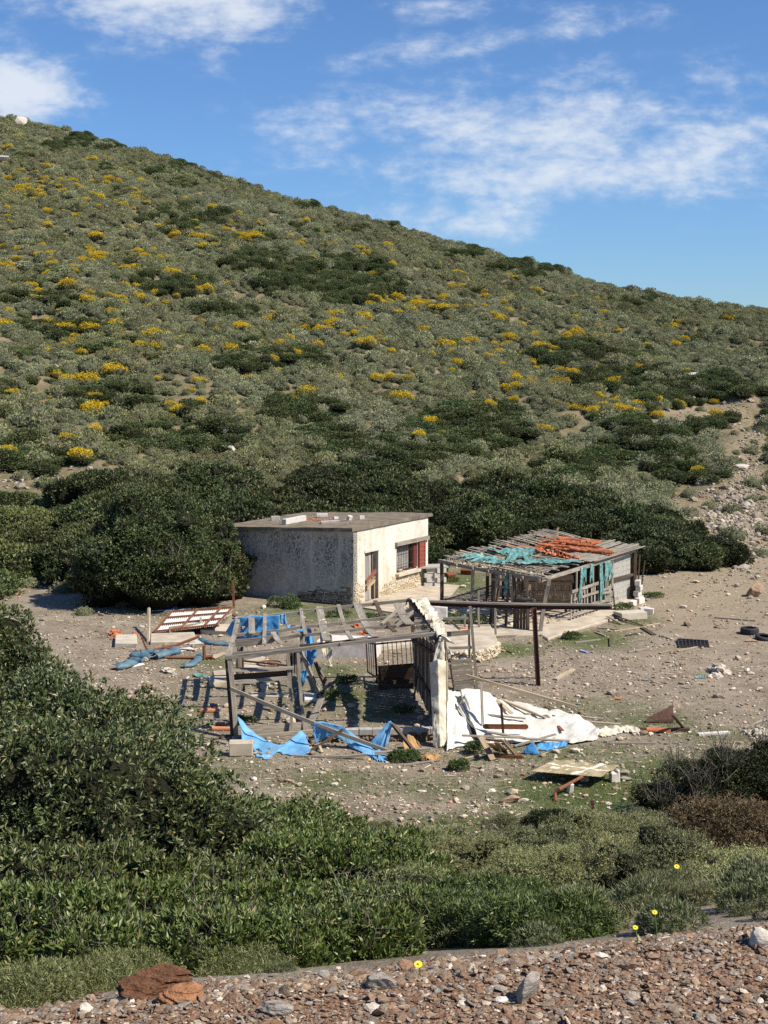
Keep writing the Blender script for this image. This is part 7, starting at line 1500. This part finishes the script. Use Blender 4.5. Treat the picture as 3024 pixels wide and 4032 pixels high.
# scrub on the right part of the slope
KS = dict(lobes=.3, lf=4.5, inner=.5, spread=1.1, upb=.45, core=.56, holes=.12)
scr = [(1700, 20.5, 1.0, .28, M_olive, 'olive green scrub bush at the edge of the yard in the centre'), (1960, 20.5, 1.1, .25, M_olive, 'olive scrub bush below the small dark bush'), (2560, 20.8, 1.1, .28, M_olive, 'pale green scrub bush well to the right of the iron stake'), (2250, 17.5, 1.2, .2, M_olive, 'grey green scrub bush in the middle of the right slope'), (1880, 15.8, 1.1, .4, M_cush, 'grey scrub bush right of the mastic'), (2620, 17.8, 1.2, .7, M_olive, 'olive scrub bush in front of the thorny bush'),
       (2100, 13.2, 1.0, .5, M_olive, 'olive scrub bush on the lower right slope'), (2480, 13.8, 1.1, .55, M_cush, 'grey green scrub bush on the lower right slope'), (1830, 11.0, .75, .42, M_cush, 'small grey scrub bush above the bright green tuft'), (2380, 10.6, .75, .30, M_olive, 'low scrub bush above the gravel edge at the right'), (2540, 9.4, .5, .3, M_cush, 'dry grey scrub bush left of the brown bushes'), (2900, 8.6, .5, .26, M_cush, 'dry grey scrub at the right edge just above the gravel'), (2860, 21.5, 1.2, .6, M_olive, 'olive bush between the thorny bush and the brown bush'),
       (2130, 9.3, .55, .3, M_cush, 'small grey scrub tuft right of the bright green tuft'), (1620, 8.2, .42, .25, M_cush, 'small twiggy tuft at the gravel edge'), (2700, 8.6, .55, .3, M_olive, 'small olive tuft at the gravel edge on the right'), (3050, 14.0, .9, .4, M_olive, 'olive bush cut by the right edge'), (1500, 23.0, 1.0, .16, M_olive, 'low scrub at the border of the bare yard'), (2150, 23.2, 1.3, .16, M_cush, 'low grey scrub where the slope meets the yard')]
for i, (px, D, rx, h, mt, lb) in enumerate(scr):
    f_ = 1.0 if D > 20 else 1.3; near('scrub_bush', px, D, -.1, knobs(i, lobes(rx * .8, rx * .7, h * f_, 6, 400 + i, .6), 12, .10, .2), int(6500 * rx * (1.2 if D < 12 else 1)), 6, .036 if D > 12 else .028, .0065 if D > 12 else .0045, mt, lb, 420 + i, stem_n=24, stem_r=.008, twig=M_thorn, **KS)
near('grey_thorn_shrub', 1930, 14.0, 0, lobes(.5, .45, .6, 4, 440), 1500, 5, .05, .008, M_thorn, 'bare purplish grey twiggy shrub among the scrub', 441, dead=260, dlen=.4, dw=.8, stem_n=70, stem_r=.007, twig=M_thorn, **KS)
near('dark_bush', 2195, 23.2, 0, lobes(.55, .45, .62, 4, 442), 6000, 4, .055, .02, M_dark, 'small round dark bush with yellow flowers left of the iron stake', 443, stem_n=16, stem_r=.01, **KS)
e = near('thorny_bush', 2850, 25.6, 0, knobs(5, [(.1, 0, .55, 1.15, 1.0, .62), (-.85, -.1, .3, .6, .8, .38), (.9, .1, .75, 1.0, 1.0, .65), (1.7, .1, .7, .9, .9, .7), (-.3, -.4, .3, 1.1, .6, .38)], 24, .15, .3), 19000, 4, .07, .026, M_dark, 'dark thorny bush with bare grey twigs at the right edge', 445, dead=420, dlen=.75, dw=1.6, stem_n=150, stem_r=.010, twig=M_thorn, **KS)
near('dry_bush', 2890, 10.3, -.1, knobs(1, lobes(.50, .45, .86, 6, 446), 14, .08, .16), 11000, 6, .036, .0065, M_brownbush, 'tall dry brown bush at the right edge', 447, stem_n=50, stem_r=.01, twig=M_brownbush, **KS)
near('dry_bush', 2640, 10.6, -.1, knobs(2, lobes(.28, .26, .6, 5, 448), 8, .06, .12), 5500, 6, .034, .006, M_brownbush, 'smaller dry brown bush left of the tall brown one', 449, stem_n=40, stem_r=.01, twig=M_brownbush, **KS)
near('dry_bush', 3050, 9.4, -.1, lobes(.28, .28, .36, 5, 450), 4500, 6, .034, .006, M_brownbush, 'low brown bush cut by the right edge', 451, stem_n=30, stem_r=.01, twig=M_brownbush, **KS)
# long-bladed green tuft and spiny yellow green clumps at the gravel
def tuft(name, px, D, rx, ry, h, n, mat, label, seed, w_=.006, bend=.5):
    r_ = np.random.RandomState(seed); x = (px - 1512) / F * D * 1.006; B = np.stack([r_.uniform(-1, 1, n) * rx, r_.uniform(-1, 1, n) * ry, np.zeros(n)], 1); B = B[(B[:, 0] / rx) ** 2 + (B[:, 1] / ry) ** 2 < 1]; n = len(B)
    B[:, 2] = tz(B[:, 0] + x, B[:, 1] + D) - .02; a = r_.uniform(0, 6.28, n); hh = h * r_.uniform(.45, 1.05, n) * (1.15 - .6 * ((B[:, 0] / rx) ** 2 + (B[:, 1] / ry) ** 2)); lean = np.stack([np.cos(a), np.sin(a), 0 * a], 1) * (hh * bend * r_.uniform(.1, 1, n))[:, None] + np.stack([B[:, 0] / rx, B[:, 1] / ry, 0 * a], 1) * (hh * .5)[:, None]
    wv = np.stack([-np.sin(a), np.cos(a), 0 * a], 1) * w_; mid = B + lean * .35 + np.array([0, 0, 1]) * (hh * .6)[:, None]; tip = B + lean + np.array([0, 0, 1]) * hh[:, None]
    V = np.stack([B - wv, B + wv, mid + wv, mid - wv, tip], 1).reshape(-1, 3); k = np.arange(n) * 5; base = np.array([x, D, tzs(x, D)]); V = V - np.array([0, 0, base[2]])
    o = bpy.data.objects.new(name, npmesh(name, V, [np.stack([k, k + 1, k + 2, k + 3], 1), np.stack([k + 3, k + 2, k + 4], 1)], mat)); COL.objects.link(o); o.location = base; return tag(o, label, 'grass tuft' if 'grass' in name else 'plant')
for i, (px, D, rx, h, lb) in enumerate(((2110, 6.1, .34, .24, 'rounded bright green narrow leaved shrub right above the gravel'), (1880, 6.5, .42, .28, 'bright green narrow leaved shrub beside the mastic, left of the rounded one'), (2010, 7.4, .45, .24, 'upper part of the bright green narrow leaved growth on the slope'))):
    near('green_shrub', px, D, -.06, knobs(i + 60, lobes(rx, rx * .8, h, 6, 620 + i), 12, .06, .12), 5200, 6, .042, .0085, M_brightgrass, lb, 630 + i, stem_n=16, stem_r=.006, **KS)
for i, (px, D, rx, ry, h, lb) in enumerate(((70, 4.85, .28, .3, .20, 'yellow green spiny clump in the lower left corner'), (330, 5.2, .22, .28, .15, 'yellow green spiny clump left of the red rock'), (930, 5.6, .36, .4, .17, 'yellow green spiny clump right of the red rock'), (1180, 5.9, .3, .35, .16, 'spiny clump behind the flat stones in the centre'), (1420, 6.2, .3, .35, .15, 'spiny clump left of the yellow flower'), (720, 5.75, .3, .35, .2, 'spiny clump rising behind the red rock'), (480, 5.5, .22, .3, .18, 'spiny clump touching the left side of the red rock'),
                                     (2380, 7.0, .4, .4, .14, 'dry grass tuft at the gravel edge right of centre'), (2650, 7.6, .4, .5, .2, 'dry grass tuft near the right edge'), (2900, 7.8, .4, .5, .22, 'tall dry grass tuft at the right edge'), (1700, 6.6, .25, .3, .15, 'small spiny clump right of the yellow flower'))):
    if i in (7, 8, 9): tuft('dry_grass', px, D, rx, ry, h * .7, 1300, M_olive, lb, 510 + i, .003, 1.3); continue
    r_ = np.random.RandomState(510 + i); x = (px - 1512) / F * D * 1.006; rx *= .8; ry *= .8; h *= .72; bl = lobes(rx, ry, h, 5, 510 + i)
    V, Q = foliage(r_, bl, 5200, 4, .028, .0035, spread=1.3, inner=.6, lobes=.25, lf=5, zmin=-.03); V2, T2 = cores(bl, .6, 2, .2, -.05)
    o = bpy.data.objects.new('spiny_clump', npmesh('spiny_clump', np.concatenate([V, V2]), [Q, T2 + len(V)], [M_yelgrass, M_cushcore], np.concatenate([np.zeros(len(Q)), np.ones(len(T2))]))); COL.objects.link(o); o.location = (x, D, tzs(x, D) - .02); tag(o, lb, 'plant')
# straw, twigs and chips of wood lying in the dirt
P = []
while len(P) < 1700:
    px, py = rng.uniform(200, 3200), rng.uniform(2260, 3320)
    if rng.rand() < .35 + .65 * float(gauss_px(np.array(px), np.array(py), ROCKY)): P.append(G(px, py, .012)[:])
P = np.array(P); n = len(P); a = rng.normal(0, .9, n); d_ = np.stack([np.cos(a), np.sin(a), rng.normal(0, .08, n)], 1) * rng.uniform(.03, .15, n)[:, None]; wv = np.stack([-np.sin(a), np.cos(a), 0 * a], 1) * rng.uniform(.004, .014, n)[:, None]; up_ = np.array([0, 0, .012])
V = np.stack([P - d_ - wv, P - d_ + wv, P + d_ + wv, P + d_ - wv, P - d_ + up_, P + d_ + up_], 1).reshape(-1, 3); k = np.arange(n)[:, None] * 6
o = bpy.data.objects.new('litter', npmesh('litter', V, np.concatenate([k + np.array([[0, 3, 5, 4]]), k + np.array([[1, 4, 5, 2]])]), stone_mat('dry_litter', [(0, (.12, .09, .06)), (.4, (.3, .24, .17)), (.8, (.5, .42, .3)), (1, (.62, .55, .42))]))); COL.objects.link(o); tag(o, 'twigs, straw and splinters strewn over the yard', kind='stuff')
# under-growth so that the soil of the slope is covered
P = []; 
while len(P) < 3300:
    x, y = rng.uniform(-14, 14), rng.uniform(4.9, 25.5)
    if y < 7.2 and x < .35 and rng.rand() < .8: continue
    if abs(x) < .33 * y + .6 and rng.rand() < .35: continue
    if abs(x) < .5 * y + 3 and (y > 5.3 + .26 * max(-4, min(4, x))): P.append((x, y, tzs(x, y) - .03))
P = np.array(P); scatter_mass('undergrowth', P, rng.uniform(.06, .22, len(P)), [cushion(80 + i, M_olive, M_cushcore, 700, 5, .22, .03, core=.6) for i in range(3)], 'low twiggy undergrowth between the bushes of the slope')
# yellow daisies
M_petal = simple('yellow_petal', (.75, .58, .02), (.85, .70, .05), 30, .6, .3, 0); M_disc = simple('flower_centre', (.55, .33, .02), (.6, .4, .03), 30); M_stalk = simple('green_stalk', (.08, .14, .03), (.12, .18, .05), 20)
def daisy(loc, r_f, lb, h=.12, tilt=0.5, grp=None):
    e = empty('yellow_daisy', loc, lb, 'flower', grp); m = MB(); m.tube([Vector((0, 0, -.02)), Vector((.01, 0, h * .5)), Vector((0, 0, h))], .0025, 5)
    o = m.build('stalk', M_stalk); l = o.location.copy(); o.parent = e; o.location = l
    V = []; Q = []; rot = Matrix.Rotation(tilt, 3, 'X')
    for i in range(15):
        a = 2 * math.pi * i / 15; c, s_ = math.cos(a), math.sin(a); b = len(V)
        for (rr, ww, zz) in ((.25, -.08, 0), (.25, .08, 0), (.75, .14, .06), (1, .04, .02), (1, -.04, .02), (.75, -.14, .06)): V.append(rot @ Vector(((c * rr - s_ * ww) * r_f, (s_ * rr + c * ww) * r_f, zz * r_f)) + Vector((0, 0, h)))
        Q.append(tuple(range(b, b + 6)))
    o = bpy.data.objects.new('petals', npmesh('petals', np.array([v[:] for v in V]), np.array(Q), M_petal)); COL.objects.link(o); o.parent = e
    Vc, T = ICO[1]; o = bpy.data.objects.new('flower_disc', npmesh('flower_disc', Vc * .32 * r_f + np.array([0, 0, h + .1 * r_f]), T, M_disc)); COL.objects.link(o); o.parent = e
for px, py, D, lb in ((1647, 3797, 4.6, 'large yellow daisy at the gravel edge in the centre'), (2502, 3652, 4.8, 'yellow daisy above the gravel right of centre'), (2578, 3592, 4.9, 'yellow daisy higher up among the dry grass'), (2665, 3412, 5.5, 'small yellow daisy high on the right scrub')):
    while W(px, py, D).z - tzs(W(px, py, D).x, D) > .34: D += .02
    q = W(px, py, D); hh = q.z - tzs(q.x, q.y) + .01; daisy(q - Vector((0, 0, hh)), (.0036 if px < 1700 else .0023) * D, lb, hh)
for i, (px, py) in enumerate(((2132, 3300), (2178, 3294), (2165, 3304), (2205, 3317), (2192, 3320))):
    q = W(px, py, 22.45); daisy(q - Vector((0, 0, .2)), .035, 'yellow daisy in front of the small round dark bush', .2, .9, 'daisies by the small dark bush')
# ------------------------------------------------------------------ big stones of the verge
def vs_(px, py, size, mat, label, seed, flat=.5, rz=None, cuts=9, sub=3): return rock('rock', G(px, py, .0), (size[0] * 1.45, size[1] * 1.5, size[2] * .85), mat, label, seed, 'rock', sub, flat, rz=rz, cuts=cuts)
def slate_rock(loc, size, mat, label, seed, tilt):
    bm = bmesh.new(); bmesh.ops.create_icosphere(bm, subdivisions=5, radius=1); V = np.array([v.co[:] for v in bm.verts]); T = np.array([[v.index for v in f.verts] for f in bm.faces]); bm.free()
    r_ = np.random.RandomState(seed)
    for _ in range(7):
        n = r_.normal(size=3); n /= np.linalg.norm(n); V -= np.outer(np.maximum(V @ n - r_.uniform(.5, .8), 0), n)
    h = V[:, 2] + .25 * V[:, 0] + .12 * fbm(V, 2.5, seed); lay = np.floor(h * 6) / 6; rr2 = 1 + .075 * np.sin(lay * 97 + seed) * (np.abs(V[:, 2]) < .75); V[:, :2] *= rr2[:, None]
    V += (fbm(V, 6, seed + 1) * .05 + np.abs(fbm(V, 14, seed + 2)) * .035)[:, None] * V
    V = V / np.abs(V).max(0) * np.array(size) @ rotz(tilt).T; V[:, 2] -= V[:, 2].min() * .8
    o = bpy.data.objects.new('rock', npmesh('rock', V, T, mat)); COL.objects.link(o); o.location = loc; return tag(o, label, 'rock')
slate_rock(G(600, 3938, -.01), (.16, .10, .08), M_rustrock, 'big dark rust red layered rock on the verge at lower left', 3, -.1)
slate_rock(G(728, 3955, -.006), (.10, .06, .05), M_orangerock, 'lower orange brown rock leaning on the right side of the big rust red one', 8, .2)
for i, (px, py, s_, mt, f_, lb) in enumerate(((1270, 3850, (.045, .03, .05), M_brownrock, .4, 'slanting brown flat stone at the gravel edge in the centre'), (1440, 3860, (.05, .035, .03), M_brownrock, .5, 'brown flat stone right of the slanting one'), (1500, 3912, (.065, .05, .08), M_greyrock, .9, 'pale grey rock above the bottom in the centre'), (1080, 4010, (.075, .05, .07), M_greyrock, .8, 'dark grey block at the bottom left of centre'), (480, 3955, (.05, .03, .04), M_palerock, .7, 'pale stone left of the red rock'),
                                    (1985, 3800, (.075, .05, .035), M_greyrock, .45, 'wide grey brown slab at the upper edge of the gravel'), (2090, 3790, (.035, .03, .035), M_greyrock, .7, 'small grey stone right of the wide slab'), (1790, 3910, (.055, .04, .035), M_greyrock, .5, 'flat grey stone left of the split rock'), (2075, 3950, (.065, .045, .10), M_greyrock, 1.0, 'upright grey slate with a dark cleft at the bottom'), (2480, 3840, (.045, .035, .07), M_brownrock, .9, 'brown striped stone standing up right of centre'), (2360, 3790, (.04, .025, .03), M_palerock, .6, 'cream stone on the gravel edge'),
                                    (2620, 3712, (.05, .03, .035), M_palerock, .6, 'pinkish white stone at the upper right gravel edge'), (2750, 3700, (.08, .03, .04), M_brownrock, .5, 'long brown stone at the upper right gravel edge'), (3000, 3745, (.07, .06, .13), M_palerock, 1.0, 'tall white green rock at the right edge'), (2440, 4018, (.05, .03, .03), M_palerock, .5, 'white stone at the bottom edge right of centre'), (2650, 3975, (.055, .04, .035), M_greyrock, .5, 'grey stone at the bottom right'), (2820, 3940, (.05, .03, .03), M_greyrock, .5, 'flat stone at the far right bottom'), (1560, 3990, (.06, .05, .05), M_brownrock, .6, 'mossy brown rock at the bottom centre'), (2935, 4020, (.04, .03, .05), M_brownrock, .8, 'brown stone in the bottom right corner'), (1600, 3860, (.06, .04, .025), M_brownrock, .4, 'flat brown plate at the gravel edge below the daisy'))):
    vs_(px, py, s_, mt, lb, 610 + i, f_)
